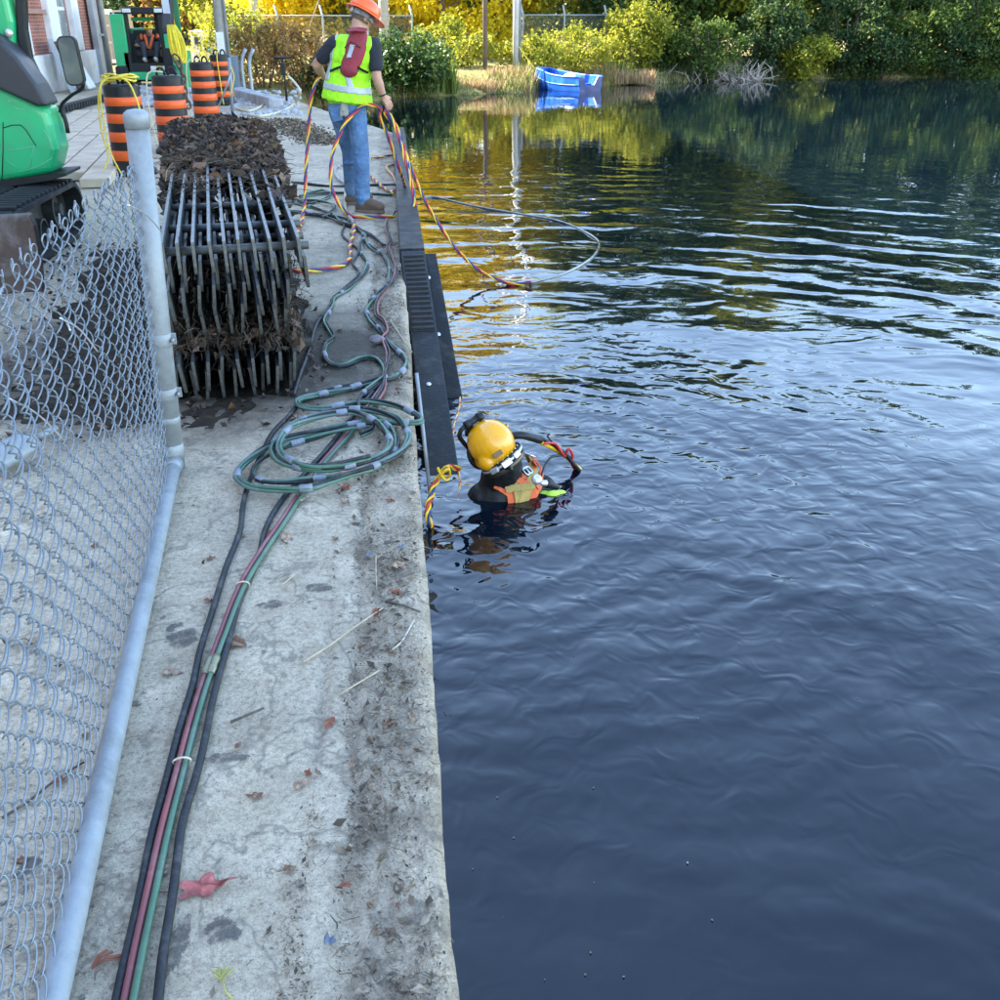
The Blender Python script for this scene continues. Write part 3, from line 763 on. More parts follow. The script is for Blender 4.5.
def Z4(pts, z0=0.02, z1=None, ox=220, oy=380, k=4.545):
    n = len(pts); z1 = z0 if z1 is None else z1
    return [G(ox + p[0] / k, oy + p[1] / k, z0 + (z1 - z0) * i / max(1, n - 1)) for i, p in enumerate(pts)]
M_HGREEN2 = simple('grey_green_hose', (0.075, 0.135, 0.115), 0.5, 0, 0.3, 9, 0.2, 60, dirt=(0.22, 0.22, 0.2), dscale=10, damt=0.6)
coil = [(720, -6), (600, 34), (410, 74), (352, 96), (372, 122), (470, 130), (650, 98), (800, 116), (895, 160), (915, 186), (870, 196), (700, 190), (560, 210), (300, 266), (145, 350), (76, 430), (115, 476), (200, 494), (400, 494), (490, 466), (580, 432), (690, 396), (800, 342), (852, 285), (848, 222), (790, 166), (650, 132), (480, 150), (335, 200), (252, 280), (236, 330), (290, 380), (430, 406), (560, 396), (700, 356), (768, 305), (760, 245), (700, 184), (600, 146), (460, 166), (318, 216), (268, 292), (300, 352), (400, 394), (540, 384), (680, 350)]
path = spline(Z4(coil, 0.022, 0.075), 0.012)
hc = thing('hose_coil', (path[40].x, path[40].y, 0), 'coil of green and black hose bound with grey tape near the diver', 'hose')
acc = strands(path, 0.0074, 0.0074, 0.9, [M_HGREEN, M_HGREEN2, M_HBLACK], hc, ['green_hose', 'black_hose', 'black_hose'])
tapes(path, acc, 0.0158, 0.30, hc, 0.05)
coil2 = [(640, 250), (690, 225), (680, 205), (560, 225), (430, 262), (300, 300), (215, 345), (165, 385), (150, 425), (185, 458), (300, 462), (450, 446), (560, 436), (700, 400), (790, 330), (800, 250), (740, 190), (660, 150), (630, 110), (650, 60), (700, 20), (742, -10)]
path = spline(Z4(coil2, 0.05, 0.03), 0.012)
hc2 = thing('hose_coil', (path[40].x, path[40].y, 0), 'slimmer green and black hose looped in the same coil, leading on to the far bundle', 'hose')
acc = strands(path, 0.0066, 0.0068, 0.7, [M_HGREEN, M_HBLACK], hc2, ['green_hose', 'black_hose'], 1.0)
tapes(path, acc, 0.0138, 0.36, hc2, 0.05)
# two bundles running up the deck towards the worker (survey points from the photograph's grid)
def Z7(pts, z=0.016): return [G(290 + p[0] / 5.553, 220 + p[1] / 5.553, z) for p in pts]
bA = Z7([(60, 990), (300, 930), (480, 895), (590, 870), (645, 810), (630, 760), (560, 690), (500, 610), (440, 545), (428, 500), (470, 430), (540, 360), (555, 290), (520, 200), (440, 140), (390, 60), (290, 10), (220, -40), (90, -80), (-40, -110)])
path = spline(bA, 0.015)
h = thing('hose_bundle', path[0], 'green and black hose bundle wandering along the deck nearest the fender beams', 'hose')
acc = strands(path, 0.008, 0.0085, 1.1, [M_HGREEN, M_HBLACK], h, ['green_hose', 'black_hose'], 0.4)
tapes(path, acc, 0.0175, 0.42, h, 0.05)
bB = Z7([(400, 985), (470, 930), (525, 880), (520, 820), (470, 772), (400, 768), (300, 806), (230, 800), (190, 750), (200, 690), (240, 650), (215, 600), (195, 555), (235, 480), (245, 430), (330, 375), (405, 300), (430, 240), (400, 190), (395, 130), (415, 80), (350, 30), (310, -10), (150, -30), (20, -50), (-60, -60)])
path = spline(bB, 0.015)
h = thing('hose_bundle', path[0], 'wavy green and black hose pair lying in the middle of the deck', 'hose')
acc = strands(path, 0.0078, 0.0082, 1.4, [M_HGREEN, M_HBLACK], h, ['green_hose', 'black_hose'], 2.2)
tapes(path, acc, 0.0165, 0.6, h, 0.045)
bC = Z7([(20, 975), (60, 850), (110, 720), (140, 600), (190, 520), (280, 400), (380, 300), (350, 240), (380, 170), (340, 130), (290, 80), (300, 20), (250, -20)], 0.013)
path = spline(bC, 0.015)
mb = MB(); mb.tube(path, 0.0095, 8); tag(mb.build('cable', M_HBLACK, None, path[0]), 'single dark cable between the rack stack and the wavy hoses', 'cable')
bD = Z7([(480, 1000), (520, 930), (530, 840), (545, 740), (520, 660), (545, 620), (520, 560), (480, 520), (490, 440), (560, 350), (590, 280), (565, 210), (545, 150), (560, 110), (535, 50), (540, 0)], 0.03)
path = spline(bD, 0.015)
h = thing('hose_bundle', path[0], 'dull red and black hoses lying beside the bundle nearest the edge', 'hose')
strands(path, 0.0085, 0.007, 1.7, [M_HRED, M_HBLACK], h, ['red_hose', 'black_hose'], 0.2)
# tangle of black cable at the worker's feet
for i, (pts, lb) in enumerate((([(292, 182), (330, 186), (375, 185), (402, 184)], 'black cable running straight across the deck just behind the boots'),
                               ([(300, 196), (322, 190), (330, 196), (310, 203), (298, 199), (318, 194), (350, 193), (392, 195)], 'black cable with a small loop left of the boots'),
                               ([(303, 214), (325, 217), (345, 224), (358, 228), (372, 236), (384, 245)], 'black cable crossing the deck in front of the boots'),
                               ([(304, 200), (320, 201), (334, 205), (331, 212), (322, 217)], 'short kinked cable beside the hanging umbilical'))):
    path = spline([G(x, y, 0.014 + 0.004 * i) for x, y in pts], 0.02)
    h = thing('cable', path[0], lb, 'cable'); strands(path, 0.007, 0.0085, 1.2, [M_HBLACK, M_HGREEN] if i % 2 else [M_HBLACK, M_HBLACK], h, 'core', 0.3 * i)
# the run of hoses and cables towards the camera
run = [(384, 384), (368, 408), (351, 432), (333, 452), (317, 470), (302, 491), (282, 522), (262, 552), (240, 590), (222, 635), (205, 680), (191, 725), (178, 775), (164, 830), (151, 890), (138, 950), (126, 1010), (112, 1080)]
def offs(p, d): return [G(x + d * (0.5 + (y - 450) / 900), y, 0.014) for x, y in p]
pr_ = spline(offs(run, 0), 0.02)
h = thing('hose_run', pr_[0], 'red and green twin hose running towards the camera, joined by couplings', 'hose')
for nm, d, mt, ph in (('red_hose', -0.005, M_HRED, 0), ('green_hose', 0.011, M_HGREEN, 1)):
    pts = [p + Vector((d, 0, 0.004 + 0.003 * math.sin(p.y * 5 + ph))) for p in pr_]
    mb = MB(); mb.tube(pts, 0.0078, 9); a = mb.build(nm, mt, h)
    k = min(range(len(pts)), key=lambda i: abs(pts[i].y - 2.32))
    mb = MB(); mb.tube(pts[k-2:k+3], [0.010, 0.0135, 0.011, 0.0135, 0.010], 10); mb.build('coupling', simple('brass_coupling', (0.25, 0.24, 0.16), 0.45, 0.6, 0.2, 30), a)
for yy in (1.93, 2.75):
    k = min(range(len(pr_)), key=lambda i: abs(pr_[i].y - yy)); c = pr_[k] + Vector((0.003, 0, 0.005))
    mb = MB(); aa = Vector((1, 0.12, 0)).normalized()
    mb.tube([c + aa * (0.021 * math.cos(q)) + Vector((0, 0, 0.0125 * math.sin(q))) for q in np.linspace(0, 2 * PI, 14)[:-1]], 0.0025, 5, closed=True); mb.build('binding', M_CREAM, h)
for nm, pts, lb in (('l', [(306, 395), (290, 415), (268, 440), (246, 492), (240, 530), (226, 568), (212, 612), (200, 650), (192, 690), (178, 735), (166, 780), (152, 835), (140, 890), (128, 945), (116, 1005), (104, 1080)], 'black cable on the left side of the red and green hoses'),
                    ('r', [(372, 392), (352, 418), (330, 445), (308, 470), (282, 500), (265, 530), (258, 560), (240, 600), (226, 650), (216, 690), (206, 735), (196, 775), (183, 820), (176, 865), (170, 905), (163, 950), (158, 1005), (150, 1080)], 'black cable on the right side of the red and green hoses')):
    path = spline([G(x, y, 0.013) for x, y in pts], 0.02)
    path = [p + Vector((0.004 * noise.noise((p.y * 3, len(nm), 3)), 0, 0)) for p in path]
    mb = MB(); mb.tube(path, 0.0098, 10); tag(mb.build('cable', M_HBLACK, None, path[-1]), lb, 'cable')

# ================================================================== litter on the deck
n = 42000
y = 0.9 + 7.5 * rng.random(n) ** 1.6
lane = rng.random(n)
x = np.where(lane < 0.45, 0.05 - 0.19 * rng.beta(1.3, 1.5, n), np.where(lane < 0.72, 0.05 - np.array([0.205 + 0.035 * noise.noise((b * 2.6, 9, 0)) if k < 0.62 else 0.295 + 0.02 * noise.noise((b * 3.7, 19, 0)) for b, k in zip(y, lane)]) + 0.014 * rng.normal(size=n), -1.6 + 1.62 * rng.random(n)))
cl = np.array([noise.noise((a * 5, b * 2.2, 1)) for a, b in zip(x, y)])
kp = (cl + rng.uniform(-0.4, 0.4, n) > np.where(lane < 0.72, 0.06, 0.27)) & (x < 0.035)
x, y = x[kp], y[kp]; n = len(x)
P0 = np.stack([x, y, np.full(n, 0.004) + rng.uniform(0, 0.006, n)], 1)
h2 = n // 2
V1, F1 = leaves_np(P0[:h2], np.minimum(rng.gamma(2.2, 0.0017, h2), 0.011), 0.35, 0.4, 2.2)
dv = rng.normal(size=(n - h2, 3)) * np.array([1, 1, 0.15])
V2, F2 = twigs_np(P0[h2:], P0[h2:] + dv * rng.gamma(2, 0.0042, (n - h2, 1)), rng.uniform(0.0004, 0.0011, n - h2))
tag(np_obj('deck_litter', V1, F1, M_LITTER), 'crumbs of dry leaf and bark scattered over the concrete', 'litter', kind='stuff')
tag(np_obj('deck_stalks', V2, F2, M_LITTER), 'bits of stalk and straw scattered along the deck edge', 'litter', kind='stuff')
# leaves large enough to pick out
def leaf_mesh(name, mat, lobes=0, L=1.0):
    pts = []; n = 24; sd0 = random.uniform(0, 50)
    for k in (0.45, 0.8, 1.0):
        for i in range(n):
            q = 2 * PI * i / n
            r_ = 0.5 * (1 - 0.2 * abs(math.sin(q))) * (1 + (0.30 * math.cos(lobes * q) * k if lobes else 0.06 * math.sin(7 * q))) * (1.2 if i == 0 else 1) * k
            p = Vector((r_ * math.cos(q) * L, r_ * math.sin(q) * 0.7, 0))
            p.z = 0.30 * noise.noise((p.x * 3.1 + sd0, p.y * 3.1, 0)) + 0.14 * noise.noise((p.x * 8 + sd0, p.y * 8, 4)) + 0.5 * abs(p.y) ** 1.5
            pts.append(p)
    top = [Vector((0, 0, 0.02))] + pts
    f = [(0, 1 + i, 1 + (i + 1) % n) for i in range(n)] + [(1 + a*n + i, 1 + a*n + n + i, 1 + a*n + n + (i+1) % n, 1 + a*n + (i+1) % n) for a in (0, 1) for i in range(n)]
    mb = MB(); mb.add(top, f, True)
    mb.tube([Vector((-0.5, 0, 0.05)), Vector((-0.75, 0.03, 0.03)), Vector((-0.95, 0.1, 0.02))], 0.015, 4)
    me = mb.mesh(name, mat); return me
leaf_cols = [simple('brown_leaf', (0.2, 0.11, 0.065), 0.8, 0, 0.4, 4), simple('tan_leaf', (0.32, 0.22, 0.15), 0.8, 0, 0.35, 4), simple('russet_leaf', (0.25, 0.085, 0.045), 0.8, 0, 0.35, 4)]
LM = [leaf_mesh('fallen_leaf', leaf_cols[i % 3], lobes) for i, lobes in enumerate((0, 3, 0, 5, 0, 0))]
spots = [(236, 642, 24), (170, 672, 18), (198, 690, 15), (229, 645, 14), (287, 538, 20), (268, 534, 14), (335, 538, 11), (398, 566, 17), (396, 592, 13), (256, 795, 14), (352, 763, 12), (308, 773, 12), (289, 868, 14), (300, 784, 16), (345, 885, 12), (210, 558, 8), (240, 535, 12), (330, 722, 15), (390, 722, 14), (412, 716, 13), (376, 612, 12), (318, 772, 9), (345, 500, 12), (208, 600, 9), (370, 905, 8), (165, 870, 12), (180, 783, 9), (398, 905, 9), (420, 655, 8), (140, 975, 10), (238, 745, 11), (300, 500, 16), (345, 488, 12), (312, 470, 9), (402, 470, 10), (390, 500, 10), (340, 330, 8), (384, 342, 9), (296, 325, 7), (398, 388, 8), (330, 395, 9), (60, 780, 14), (85, 735, 10), (30, 640, 13), (95, 545, 9), (20, 860, 13), (70, 905, 10)]
for i, (px, py, sz) in enumerate(spots):
    c = G(px, py, 0.008); dep = (c - Vector((0, 0, CAM_H))).dot(_fw)
    o = bpy.data.objects.new('fallen_leaf', LM[i % 6]); COL.objects.link(o)
    o.location = c; s = sz * dep / 1000 * 1.05; o.scale = (s, s, s * random.uniform(0.7, 1.3)); o.rotation_euler = (random.uniform(-0.25, 0.25), random.uniform(-0.25, 0.25), random.uniform(0, 6.28))
    tag(o, 'small dry brown leaf lying on the concrete deck', 'leaf', 'dry brown leaves fallen on the deck')
m_ = simple('red_maple_leaf', (0.40, 0.11, 0.095), 0.6, 0, 0.45, 5)
o = bpy.data.objects.new('fallen_leaf', leaf_mesh('fallen_leaf', m_, 5, 1.1)); COL.objects.link(o)
o.location = G(202, 886, 0.012); o.scale = (0.09, 0.085, 0.06); o.rotation_euler = (0.12, -0.1, 0.1); tag(o, 'large crumpled red leaf beside the hoses in the foreground', 'leaf')
m_ = simple('pale_green_sprig', (0.38, 0.36, 0.1), 0.7, 0, 0.3, 9)
mb = MB(); c = G(222, 978, 0.01)
for q in np.linspace(0.3, 2.9, 9):
    l_ = random.uniform(0.013, 0.025); mb.cap(c + Vector((random.uniform(-.006, .006), random.uniform(-.004, .004), 0)), 0.001, c + Vector((l_ * math.cos(q + random.uniform(-.2, .2)), l_ * math.sin(q), random.uniform(0, 0.012))), 0.0022, 6)
mb.tube([c, c + Vector((0.01, -0.03, 0)), c + Vector((0.025, -0.045, 0))], 0.0018, 5)
tag(mb.build('sprig', m_, None, c), 'small yellow-green sprig at the bottom of the picture', 'sprig')
M_STRAW = simple('dry_straw', (0.48, 0.38, 0.25), 0.85, 0, 0.25, 20, 0.4, 80)
M_BARK = simple('grey_stick', (0.1, 0.085, 0.07), 0.9, 0, 0.4, 20, 0.5, 90)
for pts, r_, mt, lb in (([(303, 662), (330, 645), (356, 626), (383, 608)], 0.003, M_STRAW, 'long straight dry stalk lying across the deck'),
                        ([(340, 694), (360, 682), (380, 670)], 0.0028, M_STRAW, 'shorter dry stalk pointing towards the deck edge'),
                        ([(231, 722), (250, 714), (264, 708)], 0.004, M_BARK, 'short dark stick in the middle of the deck'),
                        ([(388, 601), (405, 606), (420, 612)], 0.004, M_BARK, 'dark bent twig by the deck edge'),
                        ([(376, 555), (376, 575), (377, 590)], 0.002, M_STRAW, 'pale thin straw pointing along the deck edge'),
                        ([(282, 585), (288, 580), (295, 574)], 0.002, M_STRAW, 'very short pale straw right of the hoses'),
                        ([(392, 650), (402, 641), (414, 620)], 0.0028, M_WHITEROPE, 'split white reed near the deck edge'),
                        ([(2, 818), (30, 800), (58, 778), (84, 762)], 0.0035, M_BARK, 'brown twig lying behind the fence mesh'),
                        ([(390, 320), (400, 335), (412, 352)], 0.004, M_STRAW, 'pale splinter beside the fender tread')):
    path = spline([G(x, y, 0.009) for x, y in pts], 0.02); mb = MB(); mb.tube(path, [r_ * (1 - 0.3 * i / len(path)) for i in range(len(path))], 6)
    tag(mb.build('stick', mt, None, path[0]), lb, 'stick')
mb = MB()
c = G(92, 968, 0.006)
for i, (dx, dy, l) in enumerate(((0.02, 0.035, 1), (0.05, 0.012, 1), (0.032, 0.03, 0.8), (0.055, 0.02, 0.9))):
    mb.ribbon([c, c + Vector((dx * 0.5, dy * 0.5, 0.012)), c + Vector((dx, dy, 0.004))], [(0, 0, 1)] * 3, 0.006, 0.0012)
tag(mb.build('husk', leaf_cols[2], None, c), 'split reddish husk between the rail and the hoses', 'husk')
m_ = simple('blue_plastic_scrap', (0.14, 0.165, 0.2), 0.4, 0, 0.3, 20)
for (px, py, sz, lb) in ((330, 942, 0.03, 'crumpled blue plastic scrap in the crack of the deck'), (402, 548, 0.026, 'bluish plastic scrap in the litter near the edge'), (368, 556, 0.022, 'grey-blue scrap left of the bigger plastic scrap')):
    c = G(px, py, 0.008); mb = MB(); vs = []
    for i in range(5):
        for j in range(4): vs.append(c + Vector(((i / 4 - 0.5) * sz * random.uniform(0.5, 1.1), (j / 3 - 0.5) * sz * random.uniform(0.4, 1.0), 0.012 * random.random() + 0.003 * (i % 2))))
    mb.add(vs, [(i*4+j, i*4+j+1, (i+1)*4+j+1, (i+1)*4+j) for i in range(4) for j in range(3)], True)
    tag(mb.build('plastic_scrap', m_, None, c), lb, 'scrap')
# loose rock by the hoses
def rock(mbx, c, r_, seed):
    c = Vector(c); n0 = len(mbx.v)
    mbx.ball(c, (r_, r_ * 0.8, r_ * 0.62), None, 8, 6)
    for i in range(n0, len(mbx.v)):
        v = Vector(mbx.v[i]) - c; k = 1 + 0.55 * noise.noise(v / r_ * 0.9 + Vector((seed * 7.1, seed * 3.3, 0))); mbx.v[i] = tuple(c + v * k)
    for k in range(len(mbx.sm)): mbx.sm[k] = False
mb = MB(); c = G(378, 340, 0.025); rock(mb, c, 0.045, 3); tag(mb.build('stone', simple('purple_grey_stone', (0.2, 0.17, 0.18), 0.8, 0, 0.3, 9), None, c), 'small grey stone resting against the hoses', 'stone')

# galvanised scoop lying behind the mesh
sc_ = thing('metal_scoop', G(18, 466), 'pale galvanised scoop lying on the concrete behind the fence mesh', 'scoop')
c0 = G(-10, 470, 0.02); c1 = G(36, 446, 0.06); dd = (c1 - c0).normalized(); aa = dd.cross(Vector((0, 0, 1))).normalized(); vs = []; K = 12
for k in range(9):
    t = k / 8; p = c0.lerp(c1, t); rr = 0.085 - 0.03 * t ** 3
    for i in range(K):
        q = PI * (0.05 + 0.9 * i / (K - 1)); vs.append(p + aa * rr * math.cos(q) + Vector((0, 0, rr * math.sin(q))))
mb = MB(); mb.add(vs, [(k*K+i, k*K+i+1, (k+1)*K+i+1, (k+1)*K+i) for k in range(8) for i in range(K-1)], True); o = mb.build('pan', M_GALV, sc_)
m_ = o.modifiers.new('thickness', 'SOLIDIFY'); m_.thickness = 0.004
mb = MB(); mb.tube([c1 + Vector((0, 0, 0.03)), c1 + dd * 0.1 + Vector((0, 0, 0.03))], 0.014, 8); mb.build('handle', M_GALV, sc_)

# damp patches on the concrete
M_DAMP = simple('damp_patch', (0.10, 0.09, 0.076), 0.75, 0, 0.4, 20, 0.4, 90)
t_ = M_DAMP.node_tree; N_ = t_.nodes.new; tc_ = N_('ShaderNodeTexCoord').outputs['Object']
nz_ = ramp(N_, [(0.40, 0.0), (0.56, 0.85)]); t_.links.new(noise_(N_, t_.links.new, tc_, 38, 8, 0.8), nz_.inputs[0]); t_.links.new(nz_.outputs[0], t_.nodes['Principled BSDF'].inputs['Alpha'])
for i, (px, py, sx_, sy_, lb) in enumerate(((183, 639, 15, 11, 'round dark damp patch left of the hoses'), (222, 930, 17, 12, 'dark damp patch right of the hoses near the bottom'), (178, 946, 10, 24, 'long dark damp patch beside the right cable'), (136, 705, 6, 3, 'tiny damp spot beside the fence rail'), (226, 758, 22, 5, 'streak of damp across the deck'), (270, 605, 13, 5, 'thin damp smear in the middle of the deck'), (300, 885, 7, 4, 'small damp spot near the deck joint'), (318, 588, 13, 6, 'brown damp smear left of the long stalk'))):
    c = G(px, py, 0.0); dep = (c - Vector((0, 0, CAM_H))).dot(_fw); vs = [c + Vector((0, 0, 0.0125))]; n = 96
    for k in range(n):
        q = 2 * PI * k / n; r_ = 1 + 0.6 * noise.noise((math.cos(q) * 1.1 + i * 9, math.sin(q) * 1.1, 0)) + 0.22 * noise.noise((math.cos(q) * 5 + i * 5, math.sin(q) * 5, 3)) + 0.14 * noise.noise((math.cos(q) * 14 + i * 5, math.sin(q) * 14, 8))
        vs.append(c + Vector((r_ * sx_ * dep / 1000 * math.cos(q), r_ * sy_ * dep / 760 * math.sin(q), 0.0035)))
    mb = MB(); mb.add(vs, [(0, 1 + k, 1 + (k + 1) % n) for k in range(n)]); mb.v[0] = (mb.v[0][0], mb.v[0][1], 0.0045)
    tag(mb.build('damp_patch', M_DAMP, None, c), lb, 'stain')
# specks of leaf and foam drifting on the lake
n = 110
yy = 1.6 + 12 * rng.random(n) ** 1.5; xx = 0.12 + (yy * 0.55) * rng.random(n) ** 1.2
kp = np.array([noise.noise((a * 0.8, b * 0.8, 3)) for a, b in zip(xx, yy)]) > -0.05
P0 = np.stack([xx[kp], yy[kp], np.full(kp.sum(), WATER_Z + 0.004)], 1)
V, F_ = leaves_np(P0, rng.uniform(0.002, 0.006, len(P0)), 0.05, 0.1, 1.6)
tag(np_obj('floating_specks', V, F_, leafmat('floating_specks', [(0.0, (0.16, 0.13, 0.08)), (0.6, (0.2, 0.16, 0.09)), (0.9, (0.3, 0.2, 0.06)), (1.0, (0.4, 0.4, 0.38))], 0.0)), 'specks of leaf and foam drifting on the lake', 'specks', kind='stuff')

# larger litter gathered along the coping
n = 1500
y = 0.9 + 6.2 * rng.random(n) ** 1.5; x = 0.045 - 0.24 * rng.beta(1.2, 1.3, n)
kp = np.array([noise.noise((a * 6, b * 2.4, 11)) for a, b in zip(x, y)]) + rng.uniform(-0.25, 0.25, n) > 0.12
P0 = np.stack([x[kp], y[kp], np.full(kp.sum(), 0.007)], 1); m_ = len(P0) // 2
V, F_ = leaves_np(P0[:m_], rng.uniform(0.009, 0.022, m_), 0.4, 0.5, 1.8); tag(np_obj('coping_leaf_bits', V, F_, M_LITTER), 'curled bits of dead leaf along the coping', 'litter', kind='stuff')
dv = rng.normal(size=(len(P0) - m_, 3)) * np.array([1, 1, 0.2]); V, F_ = twigs_np(P0[m_:], P0[m_:] + dv * rng.uniform(0.008, 0.026, (len(P0) - m_, 1)), rng.uniform(0.0008, 0.0018, len(P0) - m_))
tag(np_obj('coping_twigs', V, F_, M_LITTER), 'broken twigs and straw along the coping', 'litter', kind='stuff')

# ================================================================== brick powerhouse along the left
def mat_brick():
    m, t, b, N, L = newmat('red_brick')
    tc = N('ShaderNodeTexCoord').outputs['Object']
    sx = N('ShaderNodeSeparateXYZ'); L(tc, sx.inputs[0]); cb = N('ShaderNodeCombineXYZ'); L(sx.outputs[1], cb.inputs[0]); L(sx.outputs[2], cb.inputs[1])
    br = N('ShaderNodeTexBrick'); br.inputs['Scale'].default_value = 1.0; br.inputs['Brick Width'].default_value = 0.22; br.inputs['Row Height'].default_value = 0.075; br.inputs['Mortar Size'].default_value = 0.008
    br.inputs['Color1'].default_value = (0.36, 0.12, 0.075, 1); br.inputs['Color2'].default_value = (0.28, 0.085, 0.055, 1); br.inputs['Mortar'].default_value = (0.36, 0.26, 0.22, 1)
    L(cb.outputs[0], br.inputs['Vector'])
    r2 = ramp(N, [(0.3, (0.8, 0.8, 0.8)), (0.7, (1.25, 1.2, 1.15))]); L(noise_(N, L, tc, 1.6, 6), r2.inputs[0])
    L(mixc(N, L, 1.0, br.outputs[0], r2.outputs[0], 'MULTIPLY'), b.inputs['Base Color']); b.inputs['Roughness'].default_value = 0.9
    bp = N('ShaderNodeBump'); bp.inputs['Strength'].default_value = 0.5; bp.inputs['Distance'].default_value = 0.01; bp.invert = True
    L(br.outputs['Fac'], bp.inputs['Height']); L(bp.outputs[0], b.inputs['Normal'])
    return m
M_BRICK = mat_brick()
BX, BH = -8.0, 9.6
bl = thing('brick_building', (BX, 31.9, 0), 'red brick building with white pilasters and tall windows at the far left', 'building')
mb = MB(); mb.box((BX - 5, 8.45, BH / 2 + 0.4), (9.9, 46.9, BH - 0.8)); mb.build('wall', M_BRICK, bl)
mb = MB(); mb.box((BX - 4.95, 8.45, 0.42), (10.05, 47.0, 0.84)); mb.build('plinth', M_WHITE, bl, None, 0.03)
mb = MB(); mb.box((BX - 5, 8.45, BH + 0.15), (10.5, 47.4, 0.3)); mb.build('roof_coping', M_WHITE, bl, None, 0.04)
M_PANE = simple('grey_window_pane', (0.2, 0.25, 0.28), 0.25, 0, 0.3, 2)
for k in range(11):
    y0 = 29.8 - 4.2 * k
    for ya, yb in ((y0 - 2.6, y0 - 1.85), (y0 - 0.6, y0)):
        mb = MB(); mb.box((BX - 0.02, (ya + yb) / 2, 0.86 + (BH - 1.6) / 2), (0.24, yb - ya, BH - 1.6)); mb.build('pilaster', M_WHITE, bl, None, 0.02)
    wy0, wy1 = y0 - 1.85, y0 - 0.9
    mb = MB(); mb.box((BX - 0.04, (wy0 + wy1) / 2, 4.2), (0.06, wy1 - wy0, 6.4)); wn = mb.build('window', M_WHITE, bl)
    if k < 3:
        for i in range(2):
            for j in range(8):
                mb = MB(); mb.box((BX - 0.005, wy0 + (i + 0.5) * (wy1 - wy0) / 2, 1.05 + 0.8 * j + 0.38), (0.02, (wy1 - wy0) / 2 - 0.07, 0.72)); mb.build('pane', M_PANE, wn)
    for zz in (1.75, 4.6):
        mb = MB(); mb.box((BX + 0.02, y0 - 3.4, zz), (0.05, 1.58, 0.09)); mb.build('string_course', simple('pale_brick', (0.34, 0.2, 0.16), 0.9, 0, 0.2, 6), bl) if k < 3 else None
mb = MB(); mb.box((BX + 0.1, 31.15, BH / 2), (0.16, 0.42, BH)); mb.build('corner_pilaster', M_GREYMET, bl, None, 0.02)
mb = MB(); mb.tube([(BX + 0.2, 31.62, 0.1), (BX + 0.2, 31.62, BH)], 0.09, 12); mb.build('downspout', M_GREYMET, bl)
mb = MB(); mb.box((BX + 0.12, 31.4, 1.2), (0.18, 0.5, 0.05)); mb.build('downspout_bracket', M_GREYMET, bl)
# boards leaning on the wall
for (y0, dx, wd, ht, mt, lb) in ((26.9, 0.55, 0.5, 1.15, M_HOOD, 'dark board leaning against the brick building'), (26.35, 0.5, 0.35, 1.2, M_GREYMET, 'grey metal panel leaning beside the dark board'), (27.7, 0.6, 0.6, 1.0, M_WHITE, 'pale sheet leaning between dark board and mirror')):
    mb = MB(); M_ = Matrix.Rotation(-math.atan2(dx - 0.14, ht), 3, 'Y'); mb.box((BX + 0.17 + dx / 2, y0, ht / 2), (0.04, wd, ht), M_)
    tag(mb.build('leaning_board', mt, None, (BX + dx, y0, 0), 0.004), lb, 'board')

# ================================================================== green excavator at the left edge
ex = thing('compact_excavator', (-3.4, 8.3, 0), 'scuffed green excavator with charcoal hood cut off by the left edge', 'excavator')
def pxpoly(pts, Y): return [AY(x, y, Y) for x, y in pts]
mb = MB(); mb.prism(pxpoly([(53, 174), (58, 150), (52, 125), (46, 107), (24, 96), (0, 85), (-60, 60), (-330, 60), (-330, 214), (0, 183)], 8.2), (0, 0.34, 0)); body = mb.build('body', M_GREEN, ex, None, 0.075, 5)
mb = MB(); mb.box((-3.75, 9.1, 0.95), (1.5, 1.2, 0.9)); mb.build('rear_body', M_GREEN, ex, None, 0.05, 3)
mb = MB(); mb.prism(pxpoly([(48, 106), (36, 84), (17, 58), (3, 43), (-5, 36), (-60, 8), (-180, 8), (-180, 66), (-60, 66), (0, 90), (38, 107)], 8.13), (0, 0.3, 0)); mb.build('engine_hood', M_HOOD, ex, None, 0.03, 4)
mb = MB(); mb.prism(pxpoly([(-220, -70), (2, -70), (8, 0), (13, 22), (14, 56), (4, 46), (-4, 40), (-60, 14), (-220, 14)], 8.34), (0, 0.2, 0)); mb.build('upper_cover', M_GREEN, ex, None, 0.04, 3)
mb = MB(); c = AY(9, 33, 8.33); mb.lathe([(0.028, 0), (0.03, 0.012), (0.02, 0.02), (0, 0.02)], c, 16, Matrix.Rotation(R(90), 3, 'X')); mb.build('filler_cap', M_BOLT, ex)
mb = MB(); mb.prism(pxpoly([(11, -70), (23, -70), (26, 30), (31, 58), (46, 90), (53, 106), (38, 92), (22, 66), (17, 40), (15, 10)], 8.4), (0, 0.08, 0)); mb.build('cab_pillar', M_BLACK, ex, None, 0.015)
mb = MB(); mb.prism(pxpoly([(66, 173), (50, 174), (0, 181), (-330, 214), (-330, 222), (0, 188), (52, 180), (66, 176)], 8.16), (0, 0.4, 0)); mb.build('skirt', M_BLACK, ex)
mb = MB(); mb.box((-3.95, 8.95, 2.3), (1.7, 1.3, 0.1)); mb.build('cab_roof', M_HOOD, ex, None, 0.03)
for xx, yy in ((-4.7, 8.45), (-4.7, 9.5), (-3.2, 9.5)):
    mb = MB(); mb.box((xx, yy, 1.8), (0.08, 0.08, 1.0)); mb.build('cab_post', M_BLACK, ex)
mb = MB(); mb.box((-3.95, 9.48, 1.8), (1.4, 0.02, 0.8)); mb.build('cab_glass', M_GLASS, ex)
